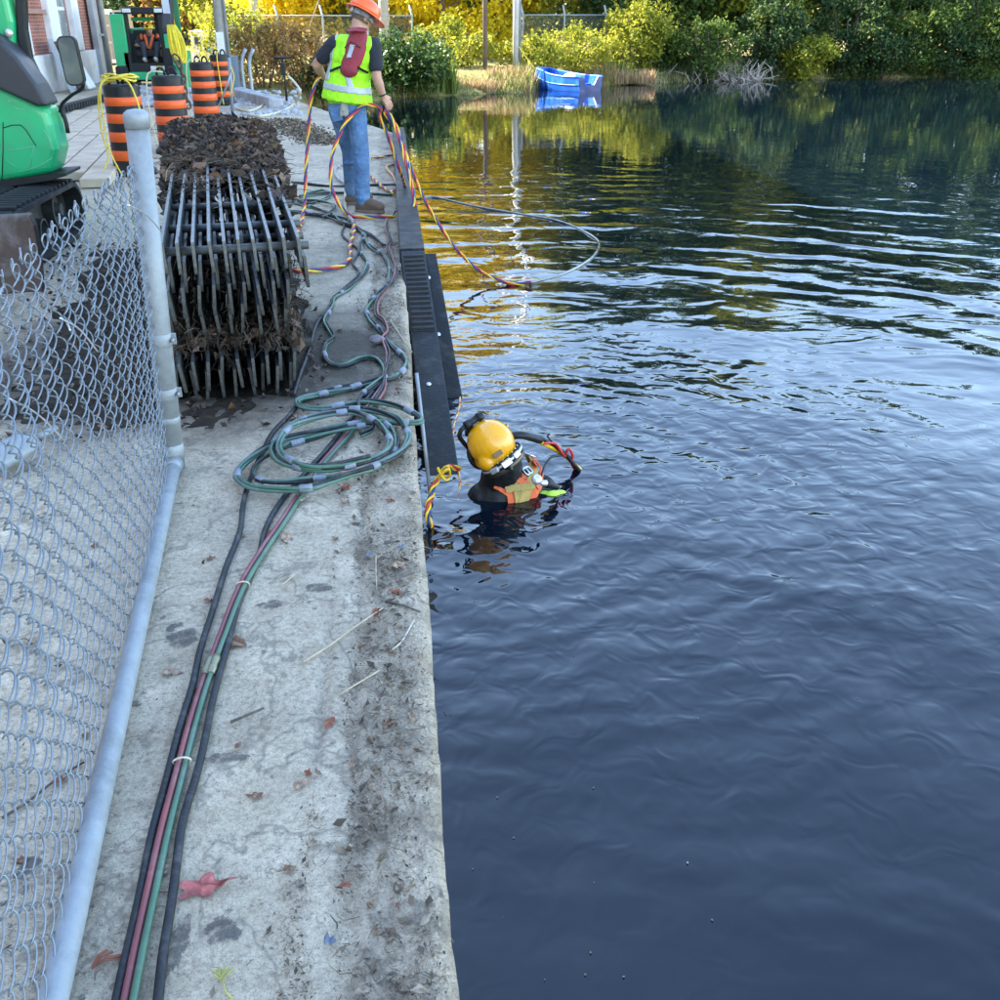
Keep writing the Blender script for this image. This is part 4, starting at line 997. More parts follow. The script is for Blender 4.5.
# panel seams and scratches on the body face
pl = pxpoly([(3, 128), (21, 125), (36, 146), (30, 150), (5, 152)], 8.194)
mb = MB(); mb.tube(spline([p + Vector((0, -0.001, 0)) for p in pl[:3]], 0.05), 0.003, 5); mb.build('panel_seam', M_BLACK, body)
mb = MB(); mb.tube(pxpoly([(3, 122), (3, 150), (2, 182)], 8.195), 0.003, 5); mb.build('panel_seam', M_BLACK, body)
M_SCR = simple('scratched_paint', (0.22, 0.55, 0.38), 0.6, 0, 0.2, 20)
for pts in ([(8, 151), (20, 149), (36, 146)], [(30, 168), (32, 155), (35, 143)], [(4, 157), (10, 163), (18, 168)], [(20, 172), (40, 166), (52, 158)], [(44, 130), (50, 140), (54, 155)], [(8, 100), (16, 108), (30, 112)]):
    mb = MB(); mb.tube(pxpoly(pts, 8.197), 0.0019, 4); mb.build('scratch', M_SCR, body)
# mirror
mr = AY(70.5, 61, 8.0); mw, mh = 0.135, 0.325
def rrect(w_, h_, r_, k=5):
    out = []
    for cx, cy, a0 in ((w_/2-r_, h_/2-r_, 0), (-w_/2+r_, h_/2-r_, 90), (-w_/2+r_, -h_/2+r_, 180), (w_/2-r_, -h_/2+r_, 270)):
        for i in range(k + 1):
            q = R(a0 + 90 * i / k); out.append((cx + r_ * math.cos(q), cy + r_ * math.sin(q)))
    return out
MT = Matrix.Rotation(R(-4), 3, 'Y')
mb = MB(); mb.prism([mr + MT @ Vector((x, 0, z)) for x, z in rrect(mw, mh, 0.045)], (0, 0.05, 0)); mir = mb.build('mirror', M_BLACK, ex, None, 0.006)
mb = MB(); mb.prism([mr + MT @ Vector((x, -0.004, z)) for x, z in rrect(mw - 0.022, mh - 0.022, 0.036)], (0, 0.003, 0))
mb.build('mirror_glass', simple('mirror_glass', (0.11, 0.135, 0.14), 0.1, 0.9, 0.3, 5), mir)
mb = MB(); mb.tube(spline([AY(60, 112, 8.3), AY(62, 104, 8.26), AY(72, 95, 8.16), AY(83, 87, 8.06), AY(82.5, 70, 8.06), AY(78, 60, 8.06)], 0.03), 0.012, 8); mb.build('mirror_arm', M_BLACK, ex)
mb = MB(); mb.tube(spline([AY(61, 108, 8.4), AY(66, 122, 8.4), AY(68, 133, 8.4)], 0.03), 0.016, 8); mb.build('hinge', M_BLACK, ex)
# tracks
def track(x0, x1, ya, yb, hh, lugs):
    tr = thing('tmp', (0, 0, 0), None, None); bpy.data.objects.remove(tr)
    rr = hh / 2; pts = []
    for i in range(13): q = R(90 + 180 * i / 12); pts.append((ya + rr + rr * math.cos(q), rr + rr * math.sin(q)))
    for i in range(13): q = R(-90 + 180 * i / 12); pts.append((yb - rr + rr * math.cos(q), rr + rr * math.sin(q)))
    n = len(pts); mbx = MB()
    inn = [(ya + rr + (y - ya - rr) * 0.84 if y < ya + rr else yb - rr + (y - yb + rr) * 0.84 if y > yb - rr else y, rr + (z - rr) * 0.84) for y, z in pts]
    vs = [(x0, y, z) for y, z in pts] + [(x1, y, z) for y, z in pts] + [(x0, y, z) for y, z in inn] + [(x1, y, z) for y, z in inn]
    fs = []
    for i in range(n):
        j = (i + 1) % n
        fs += [(i, j, n + j, n + i), (2*n + i, 3*n + i, 3*n + j, 2*n + j), (i, 2*n + i, 2*n + j, j), (n + i, n + j, 3*n + j, 3*n + i)]
    mbx.add([(v[0], v[1], v[2] + 0.02) for v in vs], fs); belt = mbx.build('track_belt', M_RUBBER, ex)
    per = [Vector((0, y, z + 0.02)) for y, z in pts]; d = [0]
    for i in range(n): d.append(d[-1] + (per[(i+1) % n] - per[i]).length)
    if lugs:
        hw = (x1 - x0) / 2 - 0.03
        mbl = MB(); mbl.box((0, 0, 0), (hw, 0.05, 0.036)); lm = mbl.mesh('tread_lug', M_RUBBER, bevel=0.006)
        k = int(d[-1] / 0.1)
        for a in range(k):
            s = d[-1] * a / k; i = max(j for j in range(n) if d[j] <= s); j = (i + 1) % n
            t = (s - d[i]) / max(1e-6, d[i+1] - d[i]); p = per[i].lerp(per[j], t); tg = (per[j] - per[i])
            if tg.length < 1e-4: continue
            for sx_ in (0, 1):
                o = bpy.data.objects.new('tread_lug', lm); o.parent = belt; COL.objects.link(o)
                nrm = Vector((0, tg.normalized().z, -tg.normalized().y)) * -1
                cc = Vector((0, (ya + yb) / 2, rr + 0.02)); nrm = nrm if nrm.dot(p - cc) > 0 else -nrm
                o.location = Vector((x0 + 0.015 + hw / 2 + sx_ * (hw + 0.03), p.y, p.z)) + nrm * 0.011 - ORIG[ex.name]
                o.rotation_euler = (math.atan2(tg.z, tg.y), 0, 0)
    for yy in np.linspace(ya + rr, yb - rr, 4):
        mbw = MB(); rw = rr * 0.78 if yy in (ya + rr, yb - rr) else rr * 0.5
        zc = rr + 0.02 if rw > rr * 0.6 else rr * 0.62
        mbw.lathe([(rw, 0), (rw, 0.1), (rw * 0.85, 0.102), (rw * 0.8, 0.06), (rw * 0.35, 0.06), (rw * 0.3, 0.12), (0, 0.12)], (x1 - 0.24, yy, zc), 20, Matrix.Rotation(R(90), 3, 'Y'), False); mbw.build('road_wheel', M_STEEL_D, ex)
    mbx = MB(); mbx.box(((x0 + x1) / 2, (ya + yb) / 2, rr + 0.02), (0.16, yb - ya - 2 * rr, 0.2)); mbx.build('track_frame', M_STEEL_D, ex)
track(-3.14, -2.53, 7.05, 8.75, 0.41, True)
track(-4.7, -4.1, 7.05, 8.75, 0.41, False)
mb = MB(); mb.box((-3.56, 8.3, 0.3), (0.94, 1.1, 0.2)); mb.build('undercarriage', M_STEEL_D, ex)
mb = MB(); q = pxpoly([(-330, 238), (28, 214), (34, 226), (40, 262), (42, 292), (-330, 316)], 6.2)
mb.prism(q, (0, 0.07, 0)); mb.build('dozer_blade', M_MUDSTEEL, ex, None, 0.012)
for xx in (-2.62, -3.7):
    mb = MB(); mb.bar((xx - 0.55, 6.27, 0.3), (xx - 0.75, 7.9, 0.26), 0.12, 0.14); mb.build('blade_arm', M_STEEL_D, ex, None, 0.01)

# ================================================================== compact loader with its operator, far left
LY = 28.6
ld = thing('compact_loader', (-5.9, LY + 0.6, 0), 'green and black compact track loader facing the camera, operator inside', 'loader')
def A(x, y, dy=0.0): return AY(x, y, LY + dy)
def pbox(mbx, x0, y0, x1, y1, dy, depth):
    a, b = A(x0, y1, dy), A(x1, y0, dy)
    mbx.box(((a.x + b.x) / 2, LY + dy + depth / 2, (a.z + b.z) / 2), (abs(b.x - a.x), depth, abs(b.z - a.z))); return mbx
def part(nm, mt, dims, bev=0.02):
    mbx = MB()
    for dd in dims: pbox(mbx, *dd)
    return mbx.build(nm, mt, ld, None, bev)
part('cab_post', M_BLACK, [(122, 12, 125.5, 66, 0.1, 0.1)]); part('cab_post', M_BLACK, [(163.5, 12, 167.5, 66, 0.1, 0.1)])
part('cab_post', M_BLACK, [(124, 14, 127, 64, 1.1, 0.1)]); part('cab_post', M_BLACK, [(160, 14, 163, 64, 1.1, 0.1)])
roof = part('roof', M_BLACK, [(121, 7, 166, 14, 0.05, 1.3)], 0.03)
for x0, x1 in ((122, 130), (154, 163)):
    mbx = pbox(MB(), x0, 8.5, x1, 12.5, 0.02, 0.04); mbx.build('work_light', simple('lamp_lens', (0.6, 0.62, 0.62), 0.2, 0, 0.05, 5), roof, None, 0.008)
part('rear_crossbar', M_GREEN, [(131, 17, 162, 21, 1.15, 0.08)])
part('cab_back', M_HOOD, [(128, 33, 163, 66, 1.12, 0.05)])
part('seat', M_BLACK, [(136, 30, 160, 52, 0.85, 0.14), (136, 50, 160, 57, 0.3, 0.6)], 0.03)
fp = part('front_panel', M_BLACK, [(131, 63, 170, 74, 0.0, 0.3)], 0.03)
for x0, x1, mt in ((151, 156, M_WHITE), (157, 162, M_YEL), (163, 164.5, M_WHITE), (166, 167.5, M_RED)):
    mbx = pbox(MB(), x0, 66, x1, 70, -0.012, 0.01); mbx.build('warning_sticker', mt, fp)
part('bumper', M_GREEN, [(130, 72, 171, 80, -0.05, 0.4)], 0.02)
part('lift_arm', M_GREEN, [(118.5, 14, 122.5, 78, -0.02, 0.1), (119, 46, 127, 62, 0.1, 0.5)], 0.02); part('lift_arm', M_GREEN, [(169, 34, 172.5, 78, 0.0, 0.1), (168, 48, 175, 70, 0.1, 0.5)], 0.02)
part('hydraulic_post', M_BLACK, [(126.5, 52, 130, 76, -0.02, 0.12)]); part('hydraulic_post', M_BLACK, [(166, 48, 171, 76, -0.02, 0.12)])
part('loader_track', M_RUBBER, [(117, 66, 127, 84, -0.1, 1.7)], 0.06); part('loader_track', M_RUBBER, [(167, 66, 178, 84, -0.1, 1.7)], 0.06)
part('chassis', M_BLACK, [(126, 70, 168, 82, 0.35, 1.2)], 0.02)
part('engine_box', M_GREEN, [(124, 28, 168, 70, 1.25, 0.5)], 0.04)

# ================================================================== boom with slings and a rusty chain
bm_ = thing('excavator_boom', (-5.0, 27.5, 0), 'dark excavator boom hanging in above the drums, with a pale data plate', 'boom')
mb = MB(); mb.box((-5.0, 27.5, 0.45), (0.3, 0.7, 0.9)); mb.build('boom_foot', M_GREEN, bm_, None, 0.04)
mb = MB(); mb.bar((-5.0, 27.4, 0.9), (-3.70, 20.2, 3.3), 0.12, 0.22); mb.build('main_boom', M_GREEN, bm_, None, 0.03)
mb = MB(); mb.bar((-3.62, 20.2, 3.35), (-3.78, 19.7, 1.4), 0.17, 0.2, Vector((0, 1, 0))); st = mb.build('stick', M_HOOD, bm_, None, 0.03)
mb = MB(); mb.box((-3.755, 19.66, 1.8), (0.12, 0.01, 0.75), Matrix.Rotation(R(7), 3, 'X')); mb.build('data_plate', simple('pale_plate', (0.45, 0.48, 0.55), 0.4, 0, 0.1, 5), st)
sl = thing('lifting_sling', (-3.5, 19.4, 1.3), 'yellow webbing slings hanging from the boom above the drums', 'sling')
for i in range(5):
    x = -3.76 + 0.035 * i; b_ = 0.95 + 0.07 * random.random() - 0.02 * i
    mb = MB(); pts = spline([(-3.74 + 0.02 * i, 19.55, 1.5), (x + 0.03, 19.45 - 0.03 * (i % 2), 1.25), (x + 0.06, 19.4, b_ + 0.06), (x + 0.10, 19.42, b_), (x + 0.13, 19.5, b_ + 0.12), (x + 0.09, 19.52, 1.3), (-3.68 + 0.01 * i, 19.6, 1.5)], 0.06)
    mb.tube(pts, 0.024, 6); mb.build('loop', simple('yellow_webbing', (0.6, 0.47, 0.02), 0.7, 0, 0.2, 12), sl)
ch = thing('rusty_chain', G(190, 112), 'heavy rusty chain hanging beside the second drum', 'chain')
cp = spline([AY(174, 55, 17.2), AY(180, 66, 17.2), AY(183, 80, 17.1), AY(184, 92, 17.0), AY(189, 108, 16.9)], 0.01)
i = 0; k = 0
while i + 12 < len(cp):
    a = cp[i]; b = cp[i + 12]; d = (b - a).normalized(); s1, s2 = frame_of(d); sd_ = s1 if k % 2 else s2; c = (a + b) / 2
    mb = MB(); mb.tube([c + d * (0.075 * math.cos(q)) + sd_ * (0.045 * math.sin(q)) for q in np.linspace(0, 2 * PI, 15)[:-1]], 0.017, 6, closed=True); mb.build('link', M_RUST, ch)
    i += 10; k += 1

# ================================================================== striped construction drums
def drum(loc, label, rot=0):
    loc = Vector(loc); root = thing('traffic_drum', loc, label, 'drum', 'striped construction drums')
    H = 0.93; rb, rt_ = 0.212, 0.192
    prof = [(0.0, 0.0), (0.26, 0.0), (0.265, 0.03), (0.25, 0.06), (rb, 0.07)]
    zs = [0.07, 0.16, 0.28, 0.37, 0.48, 0.57, 0.68, 0.77, 0.86, H]
    for z in zs[1:]: prof += [(rb + (rt_ - rb) * z / H, z - 0.004), (rb + (rt_ - rb) * z / H, z)]
    prof += [(rt_ - 0.03, H + 0.02), (0.0, H + 0.022)]
    mb = MB(); mb.lathe(prof, loc, 28); mb.build('drum_body', M_BLACK, root)
    for z0, z1 in ((0.16, 0.27), (0.36, 0.465), (0.555, 0.655), (0.735, 0.825)):
        r0 = rb + (rt_ - rb) * z0 / H + 0.003; r1 = rb + (rt_ - rb) * z1 / H + 0.003
        mb = MB(); mb.lathe([(r0 - 0.004, z0), (r0, z0 + 0.002), (r1, z1 - 0.002), (r1 - 0.004, z1)], loc, 28); mb.build('orange_band', M_ORANGE, root)
    for sx in (-1, 1):
        c = loc + Matrix.Rotation(rot, 3, 'Z') @ Vector((sx * 0.07, 0, H + 0.02)); ax = Matrix.Rotation(rot, 3, 'Z') @ Vector((1, 0, 0))
        mb = MB(); mb.tube([c + ax * (0.05 * math.cos(q)) + Vector((0, 0, 0.085 * math.sin(q))) for q in np.linspace(0, PI, 10)], 0.016, 7); mb.build('handle', M_BLACK, root)
    return root
D1 = Vector((AY(126, 120, 12.3).x, 12.3, 0)); D2 = Vector((AY(171, 110, 14.3).x, 14.3, 0)); D3 = Vector((AY(204, 90, 18.6).x, 18.6, 0)); D4 = Vector((AY(222, 80, 22.6).x, 22.6, 0))
drum(D1, 'nearest orange and black drum with yellow rope heaped on top', 0.3); drum(D2, 'orange and black drum behind the leaf heap, beside the rusty chain', 0.1)
drum(D3, 'third orange and black drum with pale rope down its left side', -0.4); drum(D4, 'farthest orange and black drum, in front of the utility pole', 0.5)
def rope(name, pts, r_, mt, lb, cat='rope', step=0.05, wig=0.0):
    path = spline(pts, step)
    if wig: path = [p + Vector((noise.noise(p * 5), noise.noise(p * 5 + Vector((9, 0, 0))), 0)) * wig for p in path]
    mbx = MB(); mbx.tube(path, r_, 6); return tag(mbx.build(name, mt, None, path[0]), lb, cat)
pts = []
for i in range(40):
    q = i * 0.75; rr = 0.11 + 0.09 * random.random()
    pts.append(D1 + Vector((rr * math.cos(q), rr * math.sin(q), 0.965 + 0.05 * random.random() + 0.0015 * i)))
rope('yellow_rope', pts, 0.011, M_YROPE, 'tangled heap of yellow rope on top of the nearest drum')
rope('yellow_rope', [D1 + Vector((0.05, -0.1, 1.04)), D1 + Vector((-0.12, -0.14, 1.0)), D1 + Vector((-0.21, -0.16, 0.86)), D1 + Vector((-0.24, -0.18, 0.5)), D1 + Vector((-0.2, -0.24, 0.2)), D1 + Vector((-0.32, -0.4, 0.03)), D1 + Vector((-0.6, -0.5, 0.02))], 0.010, M_YROPE, 'yellow rope hanging down the left side of the nearest drum')
rope('yellow_rope', [D1 + Vector((-0.1, -0.05, 1.04)), D1 + Vector((-0.17, -0.17, 0.95)), D1 + Vector((-0.19, -0.21, 0.7)), D1 + Vector((-0.16, -0.27, 0.3)), D1 + Vector((-0.05, -0.34, 0.02))], 0.009, M_YROPE, 'second yellow rope hanging close to the first on the nearest drum')
rope('yellow_rope', [D1 + Vector((0.0, -0.12, 1.05)), D1 + Vector((0.13, -0.17, 0.97)), D1 + Vector((0.19, -0.19, 0.8)), D1 + Vector((0.24, -0.26, 0.6)), D1 + Vector((0.3, -0.4, 0.35))], 0.010, M_YROPE, 'yellow rope crossing the right side of the nearest drum towards the fence post')
rope('pale_rope', [D2 + Vector((-0.02, -0.1, 0.99)), D2 + Vector((-0.2, -0.14, 0.97)), D2 + Vector((-0.24, -0.16, 0.6)), D2 + Vector((-0.19, -0.2, 0.1))], 0.011, M_CREAM, 'pale rope looped over the drum beside the chain')
rope('pale_rope', [D3 + Vector((0.0, -0.1, 0.99)), D3 + Vector((-0.2, -0.13, 0.95)), D3 + Vector((-0.23, -0.17, 0.5)), D3 + Vector((-0.22, -0.2, 0.03))], 0.011, M_CREAM, 'pale rope down the left side of the third drum')
rope('pale_rope', [D4 + Vector((0.02, -0.12, 1.05)), D4 + Vector((-0.02, -0.2, 0.9)), D4 + Vector((0.0, -0.24, 0.4)), D4 + Vector((0.02, -0.27, 0.02))], 0.011, M_YROPE, 'yellow cord running down the front of the farthest drum')

# ================================================================== timber mats and road pieces
PD = Vector((-0.137, 1, 0)).normalized()
for i in range(5):
    for j in range(2):
        p0 = Vector((-3.1 - 0.31 * i, 11.2, 0.055)) + PD * (j * 4.3 + (0.4 if i % 2 else 0) + 0.15 * i); ln = 4.2
        mb = MB(); mb.bar(p0, p0 + PD * ln, 0.285, 0.09)
        tag(mb.build('timber_plank', M_WOOD, None, p0, 0.008), '%s pale plank of the timber walkway counted from the drums, %s length' % (('first', 'second', 'third', 'fourth', 'fifth')[i], ('nearer', 'farther')[j]), 'plank', 'planks of the timber walkway')
mb = MB(); pth = [(-4.75, 11.4, 0.05), (-5.9, 20.0, 0.05)]
mb.bar(pth[0], pth[1], 0.06, 0.08); tag(mb.build('edge_rail', M_BLACK, None, pth[0]), 'black edging rail along the far side of the planks', 'rail')
rt2 = thing('rubber_track_section', (-6.6, 21.5, 0), 'dark toothed rubber track strip lying by the brick building', 'rubber track')
a, b = Vector((-6.3, 19.6, 0.05)), Vector((-6.2, 26.8, 0.05)); d = (b - a).normalized()
mb = MB(); mb.bar(a, b, 0.4, 0.05); mb.build('belt', M_RUBBER, rt2)
for i in range(38):
    mb = MB(); mb.box(a + d * (0.1 + i * 0.187) + Vector((0.22, 0, 0.03)), (0.1, 0.09, 0.1)); mb.build('tooth', M_RUBBER, rt2)
# rubble
mb = MB()
for i in range(150):
    c = G(random.uniform(135, 200), random.uniform(84, 106), 0.03); rock(mb, c, random.uniform(0.05, 0.16), i)
for i in range(170):
    c = G(random.uniform(228, 300), random.uniform(90, 116), 0.0); rock(mb, c, random.uniform(0.03, 0.09), i + 300)
tag(mb.build('rubble', M_STONE, None, (0, 0, 0)), 'broken grey stones strewn in front of the loader and by the pole', 'rubble', kind='stuff')
mb = MB(); a, b = G(236, 92, 0.08), G(276, 104, 0.07); mb.bar(a, b, 0.3, 0.2)
mb.v = [tuple(Vector(v) + Vector((0, 0, 0.05 * noise.noise(Vector(v) * 3)))) for v in mb.v]
tag(mb.build('broken_kerb', M_STONE, None, a, 0.03), 'broken length of concrete kerb lying beyond the worker', 'kerb')
n = 2200
t_ = rng.random(n); wv = rng.normal(size=n) * 0.16
g0, g1 = G(282, 120), G(326, 144)
C = np.array([tuple(g0.lerp(g1, a)) for a in t_]); C[:, 0] += wv; C[:, 1] += rng.normal(size=n) * 0.15; C[:, 2] = 0.012
V, F_ = leaves_np(C, rng.uniform(0.02, 0.06, n), 0.5, 0.5); tag(np_obj('moss_strip', V, F_, M_LITTER), 'strip of brown moss and grit along a joint behind the worker', 'moss', kind='stuff')
# cream hose, stand pipe, valve, cabinet, pole
rope('cream_hose', [AY(288, 76, 22.0), AY(294, 82, 22.0), AY(300, 92, 21.6), G(294, 104, 0.03), G(280, 112, 0.02), G(262, 116, 0.02), G(248, 115, 0.02)], 0.026, M_CREAM, 'cream hose curving down from the valve stand to the deck', 'hose')
rope('cream_hose', [G(236, 108, 0.03), G(248, 111, 0.03), G(258, 108, 0.03), G(266, 103, 0.03)], 0.022, M_CREAM, 'short length of cream hose among the rubble', 'hose')
vs_ = thing('valve_stand', G(288, 103), 'black valve stand with a crossbar handle beyond the worker', 'valve')
b0 = G(287, 103); mb = MB(); mb.tube([b0, b0 + Vector((0, 0, 0.45)), b0 + Vector((-0.03, 0, 0.88))], [0.025, 0.02, 0.03], 10); mb.build('stem', M_BLACK, vs_)
mb = MB(); mb.tube([b0 + Vector((-0.2, 0, 0.86)), b0 + Vector((0.14, 0, 0.88))], 0.025, 8); mb.build('crossbar', M_BLACK, vs_)
mb = MB(); mb.box(b0 + Vector((-0.02, 0, 0.66)), (0.1, 0.12, 0.24)); mb.build('valve_body', M_BLACK, vs_, None, 0.015)
sp_ = thing('stand_pipe', G(232, 117), 'leaning galvanised stand pipe with cords tied to it', 'pipe')
b0 = G(233, 117); t0 = AY(229, 58, b0.y - 0.1); mb = MB(); mb.tube([b0, t0], 0.03, 10); mb.build('pipe', M_GALV, sp_)
mb = MB(); mb.tube(spline([AY(232, 70, b0.y - 0.1), AY(226, 88, b0.y - 0.2), G(216, 113, 0.02)], 0.05), 0.016, 7); mb.build('stay', M_GREYMET, sp_)
mb = MB(); mb.tube(spline([AY(231, 66, b0.y - 0.15), AY(234, 78, b0.y - 0.15), AY(230, 96, b0.y - 0.2)], 0.05), 0.010, 6); mb.build('cord', M_YROPE, sp_)
cb_ = thing('utility_cabinet', (AY(232, 80, 25.4).x, 25.4, 0), 'small blue-grey cabinet and conduit beside the utility pole', 'cabinet')
c = AY(231, 66, 25.4); mb = MB(); mb.box((c.x, 25.4, 0.42), (0.34, 0.25, 0.84)); mb.build('cabinet_body', simple('blue_grey_paint', (0.14, 0.18, 0.22), 0.5, 0, 0.15, 4), cb_, None, 0.015)
for dx in (0.25, 0.42):
    mb = MB(); mb.tube(spline([(c.x + dx, 25.4, 0), (c.x + dx, 25.4, 0.7), (c.x + dx + 0.12, 25.4, 0.98)], 0.1), 0.04, 8); mb.build('conduit', M_GREYMET, cb_)
def pole(name, px, Y, r_, h_, mt, lb, base=0.0):
    x = AY(px, 40, Y).x; root = thing(name, (x, Y, base), lb, 'pole')
    mb = MB(); mb.tube([(x, Y, base - 0.3), (x, Y, h_ * 0.5), (x, Y, h_)], [r_, r_ * 0.93, r_ * 0.82], 14); mb.build('shaft', mt, root)
    return root
M_POLEW = simple('weathered_pole', (0.36, 0.34, 0.31), 0.85, 0, 0.2, 4, 0.5, 30)
M_POLEB = simple('brown_pole', (0.14, 0.105, 0.08), 0.85, 0, 0.25, 4, 0.5, 30)
M_POLEG = simple('pale_metal_pole', (0.62, 0.62, 0.6), 0.5, 0.2, 0.1, 4)
up_ = pole('utility_pole', 222, 26.2, 0.13, 8.0, M_POLEW, 'grey utility pole with a white notice behind the drums')
c = AY(220, 30, 26.03); mb = MB(); mb.box((c.x - 0.02, 26.04, 0.85), (0.17, 0.02, 0.95)); nt_ = mb.build('notice', M_WHITE, up_)
mb = MB(); mb.lathe([(0.05, 0), (0.06, 0.004), (0.03, 0.005)], (c.x - 0.03, 26.03, 0.75), 14, Matrix.Rotation(R(90), 3, 'X')); mb.build('red_mark', simple('faded_red', (0.6, 0.25, 0.2), 0.6), nt_)
mb = MB(); mb.tube([(c.x + 0.14, 26.1, -0.2), (c.x + 0.14, 26.1, 7)], 0.03, 8); mb.build('conduit', M_GREYMET, up_)
pole('utility_pole', 257, 44, 0.17, 8, M_POLEW, 'pale pole rising among the yellow leaves at the far left', 0.1)
pole('utility_pole', 401 - 16, 42, 0.2, 8, M_POLEW, 'thick grey pole standing behind the worker', 0.0)
pole('utility_pole', 485, 37.4, 0.085, 8.5, M_POLEB, 'slim brown wooden pole in front of the yellow maple', 0.0)
p2 = pole('utility_pole', 515.5, 37.9, 0.1, 8.5, M_POLEG, 'pale metal pole beside the far fence, boat rope tied to it', 0.0)
x = AY(520, 40, 37.9).x; mb = MB(); mb.tube([(x, 38.0, -0.2), (x, 38.0, 8.2)], 0.05, 8); mb.build('conduit', M_GREYMET, p2)
# guy wires with yellow guards
for px, dx in ((298, 1.4), (340, 1.6)):
    a = AY(px, 51, 42); root = thing('guy_wire', (a.x, 42, 0), ['guy wire with a yellow guard left of the worker', 'guy wire passing behind the shoulder of the worker'][int(px > 320)], 'guy wire')
    mb = MB(); mb.tube([(a.x, 42, 0.3), (a.x + dx * 2.6, 42, 8)], 0.012, 5); mb.build('cable', M_GREYMET, root)
    if px < 320: mb = MB(); mb.tube([(a.x, 41.95, 0.3), (a.x + 0.3, 41.95, 1.2)], 0.045, 8); mb.build('guard', M_YEL, root)
# beige trailer, box truck, sign
tl = thing('trailer', (AY(212, 60, 46).x, 46, 0), 'beige trailer with small windows beyond the drums', 'trailer')
a, b = AY(190, 33, 46), AY(237, 66, 46); xc, wd = (a.x + b.x) / 2, b.x - a.x
mb = MB(); mb.box((xc, 47, 0.55), (wd, 2, 1.1)); mb.build('trailer_body', M_BEIGE, tl, None, 0.05)
mb = MB(); mb.box((xc, 47, 1.13), (wd + 0.06, 2.06, 0.07)); mb.build('roof', M_WHITE, tl, None, 0.02)
for x0, x1, z0, z1 in ((194, 201, 0.62, 0.95), (205, 213, 0.68, 0.9), (216, 222, 0.62, 0.95)):
    p, q = AY(x0, 40, 46).x, AY(x1, 40, 46).x; mb = MB(); mb.box(((p + q) / 2, 45.99, (z0 + z1) / 2), (q - p, 0.03, z1 - z0)); wn = mb.build('window', M_GREYMET, tl)
    mb = MB(); mb.box(((p + q) / 2, 45.97, (z0 + z1) / 2), ((q - p) * 0.8, 0.02, (z1 - z0) * 0.8)); mb.build('pane', M_GLASS, wn)
mb = MB(); p = AY(211, 50, 45.97); mb.ball((p.x, 45.99, p.z), (0.18, 0.02, 0.05)); mb.build('blue_mark', simple('cyan_mark', (0.05, 0.35, 0.5), 0.5), tl)
mb = MB(); mb.ball((p.x - 0.2, 45.99, p.z + 0.03), (0.07, 0.02, 0.06)); mb.build('dark_mark', M_BLACK, tl)
bt = thing('box_truck', (AY(108, 60, 37).x, 37, 0), 'grey and white truck box behind the brick building corner', 'truck')
a, b = AY(95, 12, 37), AY(114, 60, 37)
mb = MB(); mb.box(((a.x + b.x) / 2, 38.6, 1.1), (b.x - a.x, 3.2, 1.5)); bb_ = mb.build('cargo_box', simple('taupe_panel', (0.36, 0.32, 0.28), 0.6, 0, 0.1, 3), bt, None, 0.03)
for x0, x1, z0, z1 in ((95, 115, 1.72, 1.88), (112.5, 115, 0.35, 1.8), (95, 115, 0.28, 0.4)):
    p, q = AY(x0, 30, 37).x, AY(x1, 30, 37).x; mb = MB(); mb.box(((p + q) / 2, 36.97, (z0 + z1) / 2), (q - p, 0.06, z1 - z0)); mb.build('frame_rail', M_WHITE, bb_, None, 0.01)
for z in (0.9, 1.4):
    p = AY(109, 30, 37).x; mb = MB(); mb.box((p, 36.96, z), (0.08, 0.05, 0.05)); mb.build('hinge', M_BOLT, bb_)
mb = MB(); mb.box(((a.x + b.x) / 2, 38.6, 0.28), (b.x - a.x - 0.1, 3.0, 0.14)); mb.build('chassis', M_BLACK, bt)
for sx in (-0.3, 0.3):
    mb = MB(); mb.lathe([(0.2, -0.08), (0.24, -0.06), (0.24, 0.06), (0.2, 0.08)], ((a.x + b.x) / 2 + sx, 37.5, 0.24), 18, Matrix.Rotation(R(90), 3, 'Y')); mb.build('wheel', M_RUBBER, bt)
p, q = AY(113, 30, 39), AY(122, 30, 39); mb = MB(); mb.box(((p.x + q.x) / 2, 40, 0.95), (q.x - p.x, 1.6, 1.7)); tag(mb.build('plywood_crate', simple('tan_plywood', (0.45, 0.3, 0.17), 0.8, 0, 0.15, 4), None, (p.x, 39, 0), 0.02), 'tall tan plywood crate between truck box and loader', 'crate')
sg = thing('notice_board', (AY(233, 60, 40).x, 40, 0), 'white notice board with a green arrow behind the utility pole', 'sign')
p = AY(233, 38, 40); mb = MB(); mb.box((p.x, 40, p.z), (0.36, 0.03, 0.72)); bd = mb.build('board', M_WHITE, sg, None, 0.006)
mb = MB(); mb.prism([Vector((p.x, 39.975, p.z)) + Vector((x, 0, z)) for x, z in ((-0.05, -0.28), (0.05, -0.28), (0.06, 0.02), (0.13, 0.02), (0, 0.3), (-0.13, 0.02), (-0.06, 0.02))], (0, 0.006, 0)); mb.build('green_mark', simple('sign_green', (0.03, 0.35, 0.12), 0.5), bd)
mb = MB(); mb.tube([(p.x, 40.04, -0.1), (p.x, 40.04, p.z)], 0.03, 8); mb.build('sign_post', M_GALV, sg)

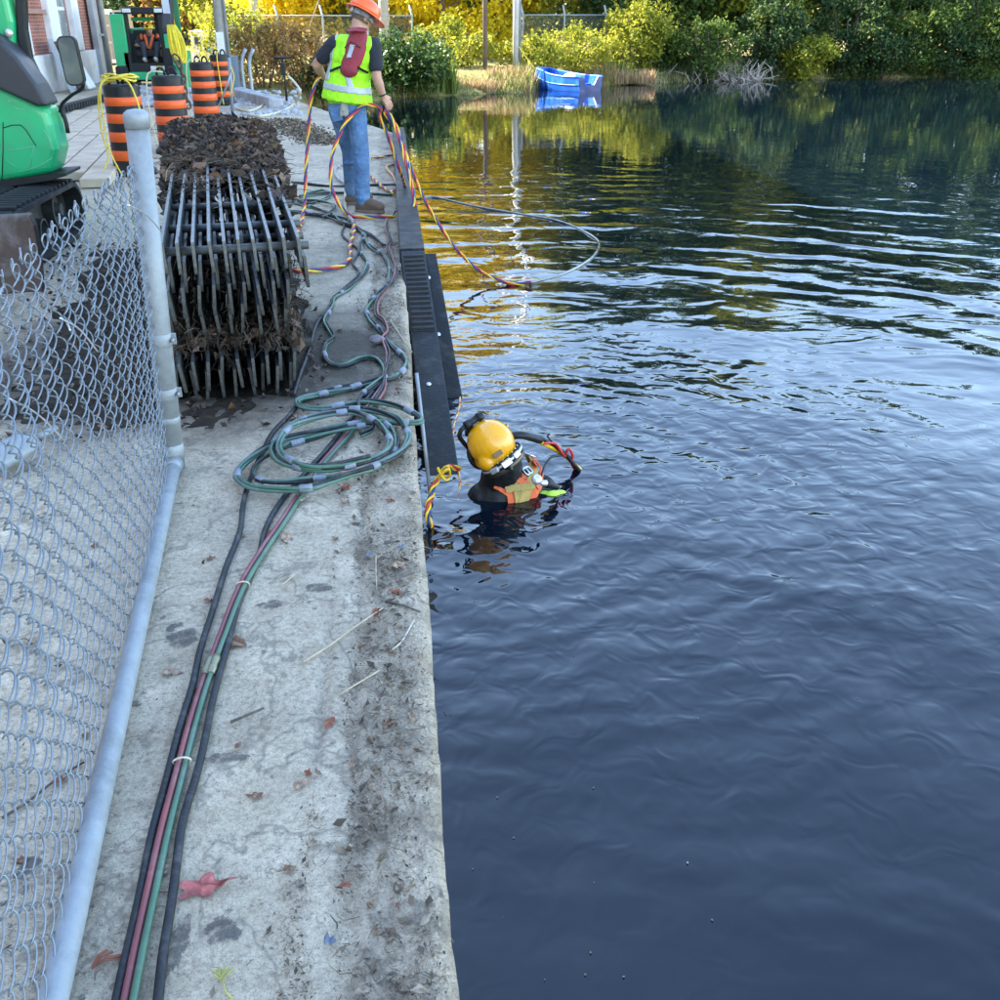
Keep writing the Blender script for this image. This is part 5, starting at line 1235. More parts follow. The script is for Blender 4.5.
# ================================================================== far chain link fences
def farfence(xa, ya, xb, yb, zt, npost, lb, zb=0.0, mid=True):
    a, b = Vector((xa, ya, 0)), Vector((xb, yb, 0)); root = thing('security_fence', a, lb, 'fence'); d = b - a
    for i in range(npost):
        p = a.lerp(b, i / (npost - 1)); mb = MB(); mb.tube([p + Vector((0, 0, zb - 0.2)), p + Vector((0, 0, zt)), p + Vector((-0.08, 0, zt + 0.32))], 0.035, 8); mb.build('fence_post', M_GALV, root)
    for z in ((zt - 0.02, (zt + zb) / 2) if mid else (zt - 0.02,)):
        mb = MB(); mb.tube([a + Vector((0, 0, z)), b + Vector((0, 0, z))], 0.024, 6); mb.build('fence_rail', M_GALV, root)
    n = int(d.length / 0.11); P0 = []; P1 = []; hgt = zt - zb
    for i in range(-int(hgt / 0.11), n):
        for sgn in (1, -1):
            s0 = i * 0.11; s1 = s0 + hgt
            lo, hi = max(s0, 0), min(s1, d.length)
            if hi <= lo: continue
            z0, z1 = (zb + lo - s0, zb + hi - s0) if sgn > 0 else (zt - (lo - s0), zt - (hi - s0))
            P0.append(a + d.normalized() * lo + Vector((0, 0, z0))); P1.append(a + d.normalized() * hi + Vector((0, 0, z1)))
    V = []; F = []
    for p, q in zip(P0, P1):
        o = len(V); V += [p + Vector((0, 0, 0.003)), p - Vector((0, 0, 0.003)), q - Vector((0, 0, 0.003)), q + Vector((0, 0, 0.003))]; F.append((o, o+1, o+2, o+3))
    tag(np_obj('mesh_infill', np.array([tuple(v) for v in V]), F, M_WIRE, parent=root), kind='stuff')
farfence(AY(232, 20, 40).x, 40, AY(412, 20, 40).x, 40, 1.72, 5, 'galvanised security fence behind the worker', 0.1)
farfence(AY(523, 20, 42).x, 42, AY(606, 20, 42).x, 42, 1.75, 3, 'galvanised security fence behind the blue boat', 0.0)

# ================================================================== people
def hand(mbx, w_, d, n_, th):
    """palm, four curled fingers of different length and a thumb leaving the side of the palm; n_ is the grip side"""
    w_ = Vector(w_); d = Vector(d).normalized(); n_ = Vector(n_); n_ = (n_ - d * n_.dot(d)).normalized(); s = d.cross(n_) * th
    for k in (-1.3, -0.45, 0.45, 1.3): mbx.cap(w_ + d * 0.012 + s * k * 0.011, 0.017, w_ + d * 0.082 + s * k * 0.017, 0.0145, 8)
    for k, ln in zip((-1.5, -0.5, 0.5, 1.5), (0.85, 1.0, 1.06, 0.95)):
        p = w_ + d * (0.088 if abs(k) < 1 else 0.082) + s * k * 0.0205; a = R(28)
        for L_, r0, r1, da in ((0.042, 0.0105, 0.0098, 42), (0.027, 0.0098, 0.009, 48), (0.021, 0.009, 0.0078, 30)):
            q = p + (d * math.cos(a) + n_ * math.sin(a)) * L_ * ln; mbx.cap(p, r0, q, r1, 8); p = q; a += R(da)
    p = w_ + d * 0.028 + s * 0.03; q = p + (d * 0.6 + s * 0.55 + n_ * 0.55).normalized() * 0.042; mbx.cap(p, 0.0145, q, 0.0115, 8)
    mbx.cap(q, 0.0115, q + (d * 0.75 + n_ * 0.7).normalized() * 0.032, 0.009, 8)
M_SKIN = simple('skin', (0.46, 0.25, 0.17), 0.55, 0, 0.15, 14, 0.15, 120)
M_JEANS = simple('blue_denim', (0.075, 0.16, 0.3), 0.85, 0, 0.4, 7, 1.0, 10, dirt=(0.2, 0.31, 0.46), dscale=3.5, damt=0.65, bdist=0.035)
M_SHIRT = simple('navy_cotton', (0.018, 0.021, 0.03), 0.9, 0, 0.3, 10, 0.8, 14, bdist=0.02)
M_VEST = simple('hi_vis_yellow_green', (0.36, 0.83, 0.015), 0.75, 0, 0.15, 9, 1.0, 9, bdist=0.03)
M_TAPE2 = simple('silver_reflective_tape', (0.42, 0.45, 0.47), 0.45, 0.1, 0.12, 12)
M_PACK = simple('maroon_nylon', (0.27, 0.028, 0.042), 0.7, 0, 0.25, 9, 0.6, 40)
M_HELM = simple('orange_hard_hat', (0.85, 0.12, 0.018), 0.35, 0, 0.08, 5, coat=0.2)
M_BOOT = simple('brown_suede_boot', (0.14, 0.085, 0.055), 0.85, 0, 0.3, 14, 0.5, 40)
M_HAIR = simple('short_grey_brown_hair', (0.12, 0.085, 0.06), 0.9, 0, 0.3, 60, 0.6, 200)

tn = thing('person', (-0.33, 9.62, 0), 'worker in orange hard hat and hi-vis vest holding coils of diving hose', 'person')
HD = R(22); fr = Vector((math.sin(HD), math.cos(HD), 0)); rt_v = Vector((math.cos(HD), -math.sin(HD), 0)); zz = Vector((0, 0, 1))
MT_ = Matrix((rt_v, fr, zz)).transposed()
Ls, Rs = Vector((-0.455, 9.60, 1.405)), Vector((-0.115, 9.50, 1.395))
Le, Lw = Vector((-0.625, 9.70, 1.235)), Vector((-0.585, 9.90, 1.13))
Re, Rw = Vector((-0.10, 9.46, 1.135)), Vector((-0.055, 9.49, 0.99))
nk, hc_ = Vector((-0.255, 9.60, 1.46)), Vector((-0.205, 9.64, 1.605))
lh = R(58); look = Vector((math.sin(lh), math.cos(lh), 0)); hu = (zz * math.cos(R(30)) + look * math.sin(R(30))).normalized(); hf = (look - hu * look.dot(hu)).normalized(); hs = hf.cross(hu)
MH = Matrix((hs, hf, hu)).transposed()
torso = [((-0.372, 9.60, 0.98), (0.165, 0.122, 0.12)), ((-0.352, 9.59, 1.08), (0.160, 0.118, 0.13)), ((-0.325, 9.575, 1.19), (0.172, 0.122, 0.14)), ((-0.298, 9.57, 1.30), (0.185, 0.125, 0.13)), ((-0.280, 9.575, 1.37), (0.165, 0.11, 0.095))]
# body: head, neck, trunk core, arms and hands as one skin
mb = MB()
mb.ball(hc_ + hu * 0.02, (0.077, 0.096, 0.105), MH, 18, 12); mb.ball(hc_ + hf * 0.022 - hu * 0.055, (0.058, 0.066, 0.062), MH)
mb.ball(hc_ + hf * 0.092 - hu * 0.008, (0.012, 0.02, 0.022), MH)                              # nose
mb.ball(hc_ + hf * 0.082 - hu * 0.052, (0.024, 0.012, 0.009), MH); mb.ball(hc_ + hf * 0.078 - hu * 0.088, (0.022, 0.018, 0.018), MH)   # mouth, chin
for sg_ in (-1, 1):
    mb.ball(hc_ + hs * sg_ * 0.078 - hf * 0.004 - hu * 0.004, (0.010, 0.018, 0.031), MH); mb.ball(hc_ + hf * 0.08 + hs * sg_ * 0.03 + hu * 0.022, (0.018, 0.012, 0.008), MH)
mb.cap(nk - Vector((0, 0, 0.05)), 0.064, hc_ - hu * 0.05 - hf * 0.02, 0.056)
for c, rd in torso: mb.ball(c, tuple(k * 0.86 for k in rd), MT_)
for a, b, c in ((Ls, Le, Lw), (Rs, Re, Rw)):
    mb.cap(a, 0.054, b, 0.041); mb.cap(b, 0.042, b.lerp(c, 0.35), 0.043); mb.cap(b.lerp(c, 0.3), 0.043, c, 0.029)
hand(mb, Rw, (Vector((0.02, 9.51, 0.87)) - Rw), (-0.45, 0.85, 0.0), 1)
hand(mb, Lw, (0.35, 0.75, -0.45), (0.75, -0.3, 0.3), -1)
body_t = blob('body', mb, M_SKIN, tn, 0.0068, 3, 0.4)
mb = MB(); mb.ball(hc_ + hu * 0.018 - hf * 0.006, (0.0795, 0.098, 0.107), MH, 22, 16)
mb.f = [f for f in mb.f if all((Vector(mb.v[i]) - hc_).dot(hf) < 0.045 and (Vector(mb.v[i]) - hc_).dot(hu) > -0.055 for i in f)]; mb.mi = [0] * len(mb.f); mb.sm = [True] * len(mb.f)
mb.build('hair', M_HAIR, tn)
for sg_ in (-1, 1):
    mb = MB(); c = hc_ + hf * 0.088 + hs * sg_ * 0.031 + hu * 0.008; mb.ball(c, (0.016, 0.007, 0.008), MH, 10, 6); mb.build('eye', simple('eye_white', (0.5, 0.48, 0.45), 0.3, 0, 0.1, 5), body_t)
# jeans
mb = MB()
mb.ball((-0.375, 9.61, 0.96), (0.168, 0.128, 0.12), MT_); mb.ball((-0.385, 9.59, 0.88), (0.165, 0.135, 0.12), MT_)
for hip, kn, an in (((-0.455, 9.63, 0.88), (-0.385, 9.78, 0.50), (-0.395, 9.93, 0.13)), ((-0.305, 9.56, 0.88), (-0.275, 9.52, 0.49), (-0.285, 9.50, 0.11))):
    hip, kn, an = Vector(hip), Vector(kn), Vector(an)
    mb.cap(hip, 0.097, kn, 0.074); mb.cap(kn, 0.074, kn.lerp(an, 0.45), 0.073); mb.cap(kn.lerp(an, 0.4), 0.073, an, 0.066)
    mb.ball(an + Vector((0, -0.005, 0.02)), (0.074, 0.078, 0.028)); mb.ball(kn + Vector((0.0, 0, -0.1)), (0.074, 0.078, 0.018)); mb.ball(an + Vector((0.005, 0, 0.085)), (0.072, 0.074, 0.02)); mb.ball(kn + Vector((0, 0, 0.03)), (0.078, 0.078, 0.02))
jeans = blob('jeans', mb, M_JEANS, tn, 0.010, 3, 0.45)
mb = MB(); mb.ribbon([(-0.475, 9.478, 0.90), (-0.46, 9.462, 0.79)], [(-0.35, -0.9, 0)] * 2, 0.1, 0.006); mb.build('pocket', M_JEANS, jeans)
# shirt sleeves, vest
mb = MB()
for c, rd in torso: mb.ball(c, tuple(k * 0.97 for k in rd), MT_)
for a, b in ((Ls, Le), (Rs, Re)): mb.cap(a + (Vector((0, 0, 0))), 0.068, a.lerp(b, 0.62), 0.066)
mb.cap(nk - Vector((0.01, 0, 0.06)), 0.078, nk, 0.066)
blob('shirt', mb, M_SHIRT, tn, 0.010, 3, 0.45)
mb = MB()
for c, rd in torso: mb.ball(c, (rd[0] + 0.027, rd[1] + 0.024, rd[2] + 0.012), MT_)
mb.cap(Ls + Vector((0.06, 0, 0.0)), 0.078, Rs - Vector((0.055, 0, 0.0)), 0.078)
mb.lathe([(1.32, -0.125), (1.3, -0.1), (1.14, 0.05), (0.9, 0.2)], (-0.36, 9.60, 1.07), 26, MT_ @ Matrix.Rotation(R(7), 3, 'Y') @ Matrix.Diagonal(Vector((0.178, 0.142, 1))))
vest = blob('vest', mb, M_VEST, tn, 0.010, 3, 0.45)
def bandp(p):
    u = (p - Vector((-0.36, 9.6, 0))).dot(rt_v); v = (p - Vector((-0.36, 9.6, 0))).dot(fr)
    if v > 0.02: return False
    zl = 1.055 - 0.14 * u
    if abs(p.z - zl) < 0.026: return True
    if 1.06 < p.z < 1.42 and abs(u - (0.115 - 0.11 * (p.z - 1.0) / 0.35)) < 0.024 and p.z < 1.2: return True
    if 1.12 < p.z < 1.5 and abs(u - (-0.085 + 0.22 * (p.z - 1.12) - 0.06)) < 0.024: return True
    return False
shell(vest, bandp, 0.004, 'reflective_tape', M_TAPE2, vest)
# small hydration pack
mb = MB()
for t in np.linspace(0, 1, 16):
    c = Vector((-0.235, 9.475, 1.475)).lerp(Vector((-0.335, 9.435, 1.20)), t); wv_ = 0.080 + 0.026 * math.sin(PI * min(1, t * 1.05)) if t < 0.95 else 0.085
    mb.ball(c, (wv_, 0.045, 0.06), MT_)
mb.ball((-0.245, 9.49, 1.485), (0.088, 0.04, 0.025), MT_)
pack = blob('backpack', mb, M_PACK, tn, 0.009, 4, 0.5)
shell(pack, lambda p: (p - Vector((-0.28, 9.45, 0))).dot(fr) < -0.02 and 1.30 < p.z < 1.40 and abs((p - Vector((-0.255 - 0.36 * (1.475 - p.z) , 9.45, 0))).dot(rt_v)) < 0.021, 0.004, 'grey_panel', M_TAPE2, pack)
mb = MB(); mb.tube([Vector((-0.285, 9.45, 1.34)) + rt_v * u_ * 0.092 - fr * 0.052 * (1 - u_ * u_) + Vector((0, 0, 0.085 - 0.06 * abs(u_))) for u_ in np.linspace(-1, 1, 9)], 0.004, 5); mb.build('zip', M_BLACK, pack)
mb = MB(); mb.ribbon([Vector((-0.245, 9.45, 1.505)) - rt_v * 0.085, Vector((-0.245, 9.43, 1.515)), Vector((-0.245, 9.45, 1.505)) + rt_v * 0.085], [(-fr * 0.5 + zz)] * 3, 0.06, 0.012); mb.build('flap', M_PACK, pack, None, 0.004)
for sg_, tgt in ((-1, (-0.50, 9.53, 1.19)), (1, (-0.17, 9.43, 1.18))):
    c0 = Vector((-0.325, 9.425, 1.235)) + rt_v * sg_ * 0.06; mb = MB(); mb.ribbon(spline([c0, c0.lerp(Vector(tgt), 0.5) + fr * -0.022, tgt], 0.03), [-fr] * len(spline([c0, c0.lerp(Vector(tgt), 0.5) + fr * -0.022, tgt], 0.03)), 0.02, 0.006); mb.build('strap', M_BLACK, pack)
# grey glove hanging from the belt
mb = MB()
for k in range(4): mb.cap((-0.42 + 0.014 * k, 9.462 - 0.004 * k, 0.93), 0.012, (-0.43 + 0.02 * k, 9.445, 0.83 + 0.012 * (k % 2)), 0.011, 8)
mb.cap((-0.405, 9.462, 0.96), 0.024, (-0.405, 9.455, 0.88), 0.026)
tag(blob('work_glove', mb, simple('grey_glove', (0.28, 0.28, 0.24), 0.85, 0, 0.25, 20, 0.5, 60), tn, 0.007, 2), None)
mb = MB(); q_ = np.linspace(0, 2 * PI, 15)[:-1]; wd_ = (Rw - Re).normalized(); wa, wb = frame_of(wd_)
mb.tube([Rw - wd_ * 0.012 + wa * 0.031 * math.cos(q) + wb * 0.031 * math.sin(q) for q in q_], 0.006, 6, closed=True); mb.build('wristband', M_BLACK, tn)
# boots
for an, dr in ((Vector((-0.285, 9.50, 0.1)), Vector((0.93, -0.37, 0))), (Vector((-0.395, 9.94, 0.1)), Vector((0.9, 0.42, 0)))):
    dr = dr.normalized(); mb = MB()
    mb.cap(an + Vector((0, 0, 0.06)), 0.058, an + Vector((0, 0, -0.03)), 0.052); mb.cap(an - dr * 0.03 + Vector((0, 0, -0.05)), 0.046, an + dr * 0.15 + Vector((0, 0, -0.055)), 0.044); mb.cap(an + dr * 0.05 + Vector((0, 0, -0.015)), 0.05, an + dr * 0.165 + Vector((0, 0, -0.045)), 0.047)
    bt_ = blob('boot', mb, M_BOOT, tn, 0.009, 3, 0.45)
    mb = MB(); s_ = dr.cross(zz)
    out = [an + dr * (0.065 + 0.148 * math.cos(q)) + s_ * (0.05 * math.sin(q)) for q in np.linspace(0, 2 * PI, 19)[:-1]]
    mb.prism([Vector((p.x, p.y, 0.002)) for p in out], (0, 0, 0.026)); mb.build('sole', simple('tan_sole', (0.2, 0.15, 0.11), 0.9, 0, 0.2, 20), bt_)
# hard hat
hb = hc_ + hu * 0.048
helm = thing('hard_hat', hb, 'orange hard hat on the head of the standing worker', 'hard hat')
mb = MB(); S_ = MH @ Matrix.Diagonal(Vector((0.122, 0.142, 0.118)))
mb.lathe([(1.0, 0.0), (1.0, 0.12), (0.97, 0.4), (0.86, 0.68), (0.62, 0.89), (0.3, 0.985), (0.0, 1.0)], hb, 30, S_); mb.build('dome', M_HELM, helm)
mb = MB(); vs = []; n = 36
for i in range(n):
    q = 2 * PI * i / n; c_, s_ = math.cos(q), math.sin(q); ext = 0.022 + 0.05 * max(0, s_) ** 2
    for e, h in ((-0.006, 0.004), (ext, -0.012), (ext, -0.02), (-0.006, -0.006)): vs.append(hb + MH @ Vector((c_ * (0.122 + e), s_ * (0.142 + e), h)))
mb.add(vs, [(i*4+k, i*4+(k+1) % 4, ((i+1) % n)*4+(k+1) % 4, ((i+1) % n)*4+k) for i in range(n) for k in range(4)], True); mb.build('brim', M_HELM, helm)
mb = MB(); mb.lathe([(0.094, -0.055), (0.097, -0.052), (0.099, -0.014), (0.09, -0.01)], hb, 24, MH @ Matrix.Diagonal(Vector((1, 1.12, 1)))); mb.build('headband', simple('black_white_band', (0.3, 0.3, 0.32), 0.6, 0, 0.9, 14), helm)
mb = MB(); c = hb - hf * 0.112 - hu * 0.036 ; mb.lathe([(0.021, 0), (0.021, 0.012), (0.015, 0.016), (0, 0.016)], c, 14, Matrix((hs, hu, -hf)).transposed()); mb.build('ratchet_knob', simple('pale_knob', (0.45, 0.47, 0.5), 0.5), helm)
for (u1, u2, sz, mt) in ((0.55, -0.35, 0.026, M_BLACK), (0.15, 0.9, 0.03, M_HOOD)):
    d_ = (hs * u1 + hf * u2 * 0.3 + hu * 0.62).normalized(); c = hb + MH @ Vector((0.122 * d_.dot(hs), 0.142 * d_.dot(hf), 0.118 * d_.dot(hu))); a_, b_ = frame_of(d_)
    mb = MB(); mb.lathe([(sz, 0.001), (sz, 0.003), (0, 0.004)], c, 16, Matrix((a_, b_, d_)).transposed()); stk = mb.build('sticker', mt, helm)
    mb = MB(); mb.lathe([(sz * 0.55, 0.004), (sz * 0.6, 0.0055), (sz * 0.35, 0.0055)], c, 16, Matrix((a_, b_, d_)).transposed()); mb.build('sticker_ring', M_YEL, stk)

# ---- umbilical hoses of the worker
UM = [M_YEL, M_RED, M_BLUE]; UN = ['yellow_hose', 'red_hose', 'blue_hose']
def umb(pts, lb, mats=UM, names=UN, R0=0.0086, r=0.0082, pitch=0.25, step=0.018, clampx=False):
    path = spline(pts, step); path = [Vector((p.x, p.y, max(p.z, 0.022 if p.x < 0 else 0.066))) if (p.x < 0.0 or clampx) else p for p in path]
    root = thing('umbilical', path[0], lb, 'umbilical'); strands(path, R0, r, pitch, mats, root, names); return root
def Z8(pts): return [(290 + x / 7.14, 100 + y / 7.14) for x, y in pts]
loop = Z8([(655, 62), (620, 42), (540, 36), (470, 80), (400, 160), (340, 280), (300, 400), (290, 560), (310, 660), (370, 770), (470, 850), (590, 885), (700, 880), (800, 850), (870, 785), (882, 700), (855, 560), (815, 400), (765, 230), (715, 110), (672, 72)])
umb([AY(x, y, 9.47 - 0.36 * max(0, (y - 105)) / 120) for x, y in loop], 'big hanging loop of yellow, red and blue twisted hose in the right hand', clampx=True)
l2 = Z8([(650, 60), (640, 120), (680, 210), (740, 370), (790, 520), (825, 640), (800, 672), (740, 665), (650, 610), (572, 540)])
umb([AY(x, y, 9.5 - 0.05 * i / 6) if i < 5 else G(x, y, 0.024) for i, (x, y) in enumerate(l2)], 'twisted hose dropping from the hand and bending back along the deck', clampx=True)
l3 = Z8([(690, 80), (760, 190), (810, 330), (845, 480), (872, 620), (895, 760), (915, 880), (935, 1000), (950, 1080)])
umb([AY(x, y, 9.5 - 0.3 * i / 5 if i < 6 else 9.15 - 0.15 * (i - 5)) for i, (x, y) in enumerate(l3)], 'twisted hose hanging from the hand down over the fender into the water')
l4 = [(384, 112), (396, 130), (408, 160), (420, 190), (432, 213), (454, 246), (476, 268), (496, 279), (514, 284), (532, 282)]
umb([AY(x, y, 9.5 - 0.45 * i / 8) for i, (x, y) in enumerate(l4)], 'twisted hose swinging out from the hand to the lake surface')
l1 = [(327, 74), (318, 79), (311, 100), (308, 140), (305.5, 175), (305, 200)]
umb([AY(x, y, 9.92 - 0.55 * i / 5) for i, (x, y) in enumerate(l1)] + [G(301, 223, 0.025), G(290, 248, 0.024), G(283, 264, 0.023), G(295, 271, 0.023), G(318, 270, 0.023), G(340, 266, 0.023), G(350, 258, 0.023), G(350, 246, 0.023), G(354, 232, 0.035), G(354, 222, 0.04)], 'twisted hose hanging from the left hand and curving over the deck')
MW = [M_WHITEROPE, M_BLUE, M_YEL]
umb([G(x, y, 0.024) for x, y in Z8([(440, 960), (455, 880), (400, 800), (392, 700), (402, 640)])], 'short braided white and blue hose behind the boots', MW, ['white_hose', 'blue_hose', 'yellow_hose'], pitch=0.09)
umb([G(x, y, 0.024) for x, y in Z8([(760, 455), (690, 480), (740, 545), (765, 600), (815, 620), (822, 655), (780, 672)])], 'braided pale hose wriggling beside the fender', [M_WHITEROPE, M_RED, M_YEL], ['white_hose', 'red_hose', 'yellow_hose'], pitch=0.09)
umb([G(x, y, 0.024) for x, y in Z8([(400, 590), (355, 575), (320, 520), (330, 480), (375, 468)])], 'pale braided hose curling behind the jeans', [M_WHITEROPE, M_BLUE, M_WHITEROPE], ['white_hose', 'blue_hose', 'white_hose'], pitch=0.08)
umb([G(x, y, 0.024) for x, y in Z8([(585, 420), (650, 408), (720, 394), (805, 378)])], 'straight twisted hose on the deck right of the knees', UM, UN, 0.008, 0.008)
# hose floating in an arc on the lake, only just breaking the surface
arc = [(420, 198), (436, 197), (460, 203), (490, 209), (520, 214), (550, 219), (575, 227), (592, 236), (599, 243), (596, 253), (585, 263), (565, 273), (545, 279), (530, 283)]
path = spline([G(x, y, WATER_Z + 0.004) for x, y in arc], 0.05)
path = [p + Vector((0, 0, 0.007 * noise.noise(p * 2.5))) for p in path]
mb = MB(); mb.tube(path, 0.013, 8); tag(mb.build('floating_hose', simple('wet_hose_skin', (0.16, 0.17, 0.16), 0.15, 0, 0.5, 5, spec=0.9), None, path[0]), 'thin hose floating in an arc on the lake behind the diver', 'hose')

# ================================================================== the diver
dv_ = thing('person', (0.5, 4.58, WATER_Z), 'diver in black suit with orange and tan harness, chest-deep at the wall', 'person')
KH = 0.87
DC = Vector((0.435, 4.62, -0.325)); du = Vector((-0.55, 0.12, 0.82)).normalized(); df = Vector((-0.78, 0.55, 0)); df = (df - du * df.dot(du)).normalized(); ds = df.cross(du); MD = Matrix((ds, df, du)).transposed()
M_NEO = simple('black_neoprene', (0.008, 0.0085, 0.010), 0.45, 0, 0.3, 9, 0.9, 16, spec=0.35)
TC = Vector((0.52, 4.655, -0.665)); TA = R(16); MTq = Matrix.Rotation(TA, 3, 'Z'); TR = (0.205, 0.135, 0.195)
mb = MB(); mb.ball(TC, TR, MTq, 20, 14); mb.ball(TC + Vector((0.02, 0.02, -0.25)), (0.2, 0.15, 0.3), MTq, 18, 12)
mb.cap(DC - du * 0.09, 0.098, TC + Vector((-0.03, 0, 0.1)), 0.12)
sh_l, sh_r = TC + Vector((-0.135, -0.03, 0.04)), TC + Vector((0.18, 0.05, 0.04))
mb.cap(sh_l, 0.085, sh_l + Vector((-0.06, -0.02, -0.24)), 0.075); mb.cap(sh_l + Vector((-0.06, -0.02, -0.24)), 0.07, sh_l + Vector((-0.1, 0.2, -0.36)), 0.05)
mb.cap(sh_r, 0.082, sh_r + Vector((0.1, 0.02, -0.2)), 0.07); mb.cap(sh_r + Vector((0.1, 0.02, -0.2)), 0.065, sh_r + Vector((0.1, 0.18, -0.3)), 0.05)
hand(mb, sh_l + Vector((-0.1, 0.2, -0.36)), (-0.4, 0.8, 0.1), (0.3, 0.2, -0.9), 1); hand(mb, sh_r + Vector((0.1, 0.18, -0.3)), (-0.1, 0.9, 0.1), (0, 0.2, -0.9), -1)
for sg_ in (-1, 1):
    hp = TC + Vector((0.09 * sg_, 0.02, -0.5)); mb.cap(hp, 0.1, hp + Vector((0, 0.08, -0.4)), 0.07); mb.cap(hp + Vector((0, 0.08, -0.4)), 0.07, hp + Vector((0, -0.05, -0.8)), 0.05)
blob('body', mb, M_NEO, dv_, 0.011, 3, 0.45)
def on_torso(px, py, lift=0.012):
    d = _ray(px, py); o = Vector((0, 0, CAM_H)); Mi = MTq.transposed(); S = Vector(TR) + Vector((lift,) * 3)
    a = Mi @ (o - TC); b = Mi @ d; a = Vector((a.x / S.x, a.y / S.y, a.z / S.z)); b = Vector((b.x / S.x, b.y / S.y, b.z / S.z))
    A_, B_, C_ = b.dot(b), 2 * a.dot(b), a.dot(a) - 1; D_ = B_ * B_ - 4 * A_ * C_
    t = (-B_ - math.sqrt(D_)) / (2 * A_) if D_ > 0 else -B_ / (2 * A_)
    p = o + d * t; q = Mi @ (p - TC); nrm = MTq @ Vector((q.x / S.x ** 2, q.y / S.y ** 2, q.z / S.z ** 2)); return p, nrm.normalized()
M_TAN = simple('tan_webbing', (0.42, 0.29, 0.08), 0.75, 0, 0.2, 20, 0.4, 80); M_HARO = simple('orange_harness', (0.75, 0.14, 0.04), 0.7, 0, 0.15, 16, 0.4, 60)
hn = thing('diving_harness', (0.5, 4.5, WATER_Z), 'orange and tan harness with buckles over the shoulders of the diver', 'harness')
def Z6(x, y): return 400 + x / 4.545, 380 + y / 4.545
def strap(pts, wd, mt, nm, lift=0.012, th=0.008):
    P = [on_torso(*Z6(x, y), lift) for x, y in pts]; pp = spline([p for p, _ in P], 0.012); nn = [min(P, key=lambda q: (q[0] - p).length)[1] for p in pp]
    mbx = MB(); mbx.ribbon(pp, nn, wd, th); return mbx.build(nm, mt, hn)
strap([(455, 440), (500, 462), (545, 500), (560, 550), (562, 590)], 0.15, M_HARO, 'orange_panel', 0.006, 0.006)
strap([(590, 365), (615, 410), (612, 460), (590, 510), (575, 560)], 0.10, M_HARO, 'orange_panel', 0.008, 0.006)
strap([(395, 432), (430, 436), (462, 458), (488, 495), (500, 540), (505, 580)], 0.028, M_HARO, 'orange_edge')
strap([(440, 415), (470, 428), (505, 458), (530, 490), (540, 530), (545, 575)], 0.05, M_TAN, 'shoulder_strap', 0.016)
strap([(478, 416), (510, 432), (535, 452), (560, 470), (585, 470)], 0.03, M_HARO, 'orange_edge', 0.02)
strap([(575, 345), (598, 385), (605, 430), (590, 470), (570, 510), (560, 560)], 0.055, M_TAN, 'shoulder_strap', 0.018)
strap([(592, 345), (622, 378), (640, 410), (636, 450), (620, 490)], 0.026, M_HARO, 'orange_edge', 0.016)
strap([(480, 500), (520, 492), (560, 486), (610, 480)], 0.032, M_TAN, 'cross_strap', 0.024)
for (x, y, a0) in ((580, 412, 0.2), (462, 412, 0.9), (590, 340, 0.4)):
    p, nrm = on_torso(*Z6(x, y), 0.03); a_, b_ = frame_of(nrm); mb = MB(); rc = rrect(0.05, 0.04, 0.008, 3)
    mb.tube([p + a_ * u_ + b_ * v_ for u_, v_ in rc], 0.005, 6, closed=True); mb.tube([p - b_ * 0.02, p + b_ * 0.02], 0.004, 6); mb.build('buckle', M_BOLT, hn)
p, nrm = on_torso(*Z6(530, 345), 0.02); mb = MB(); mb.ribbon([p + Vector((0, 0, 0.05)), p, p + Vector((0.01, -0.015, -0.04))], [nrm] * 3, 0.03, 0.008); mb.build('leather_tab', simple('brown_leather', (0.25, 0.12, 0.07), 0.7), hn)
# helmet
hl = thing('diving_helmet', DC, 'yellow diving helmet with metal neck clamp on the diver', 'helmet')
M_HELY = simple('yellow_helmet_gelcoat', (0.85, 0.37, 0.004), 0.25, 0, 0.05, 4, 0.03, 60, dirt=(0.4, 0.2, 0.03), dscale=7, damt=0.25, coat=0.5)
mb = MB(); mb.ball(DC + du * 0.012, (0.128, 0.142, 0.142), MD, 22, 16); mb.cap(DC - du * 0.02, 0.128, DC - du * 0.085, 0.112, 16)
mb.ball(DC + df * 0.085 - du * 0.055, (0.095, 0.08, 0.075), MD, 16, 10); mb.ball(DC - ds * 0.115 + df * 0.01 - du * 0.05, (0.036, 0.05, 0.05), MD, 14, 9); mb.ball(DC + ds * 0.115 + df * 0.01 - du * 0.05, (0.036, 0.05, 0.05), MD, 14, 9)
# the face of the camera-side boss
bd_ = (Vector((0, 0, CAM_H)) - DC).normalized(); bs = (bd_ - du * bd_.dot(du)).normalized()
mb.ball(DC + bs * 0.105 - du * 0.055 + df * 0.05, (0.045, 0.045, 0.045), None, 14, 9); mb.ball(DC + bs * 0.07 + df * 0.09 - du * 0.02, (0.05, 0.05, 0.05), None, 14, 9)
blob('shell', mb, M_HELY, hl, 0.0075, 5, 0.5)
mb = MB(); mb.lathe([(0.118, -0.022), (0.132, -0.02), (0.136, 0.0), (0.132, 0.02), (0.118, 0.022)], DC - du * 0.102, 30, MD); mb.build('neck_clamp', M_BLACK, hl)
mb = MB(); mb.lathe([(0.134, -0.008), (0.1395, -0.006), (0.1395, 0.006), (0.134, 0.008)], DC - du * 0.102, 30, MD); mb.build('clamp_band', M_BOLT, hl)
mb = MB(); mb.lathe([(0.122, -0.018), (0.128, -0.016), (0.128, 0.016), (0.122, 0.018)], DC - du * 0.135, 30, MD); mb.build('neck_ring', simple('dark_brass', (0.1, 0.085, 0.06), 0.4, 0.6), hl)
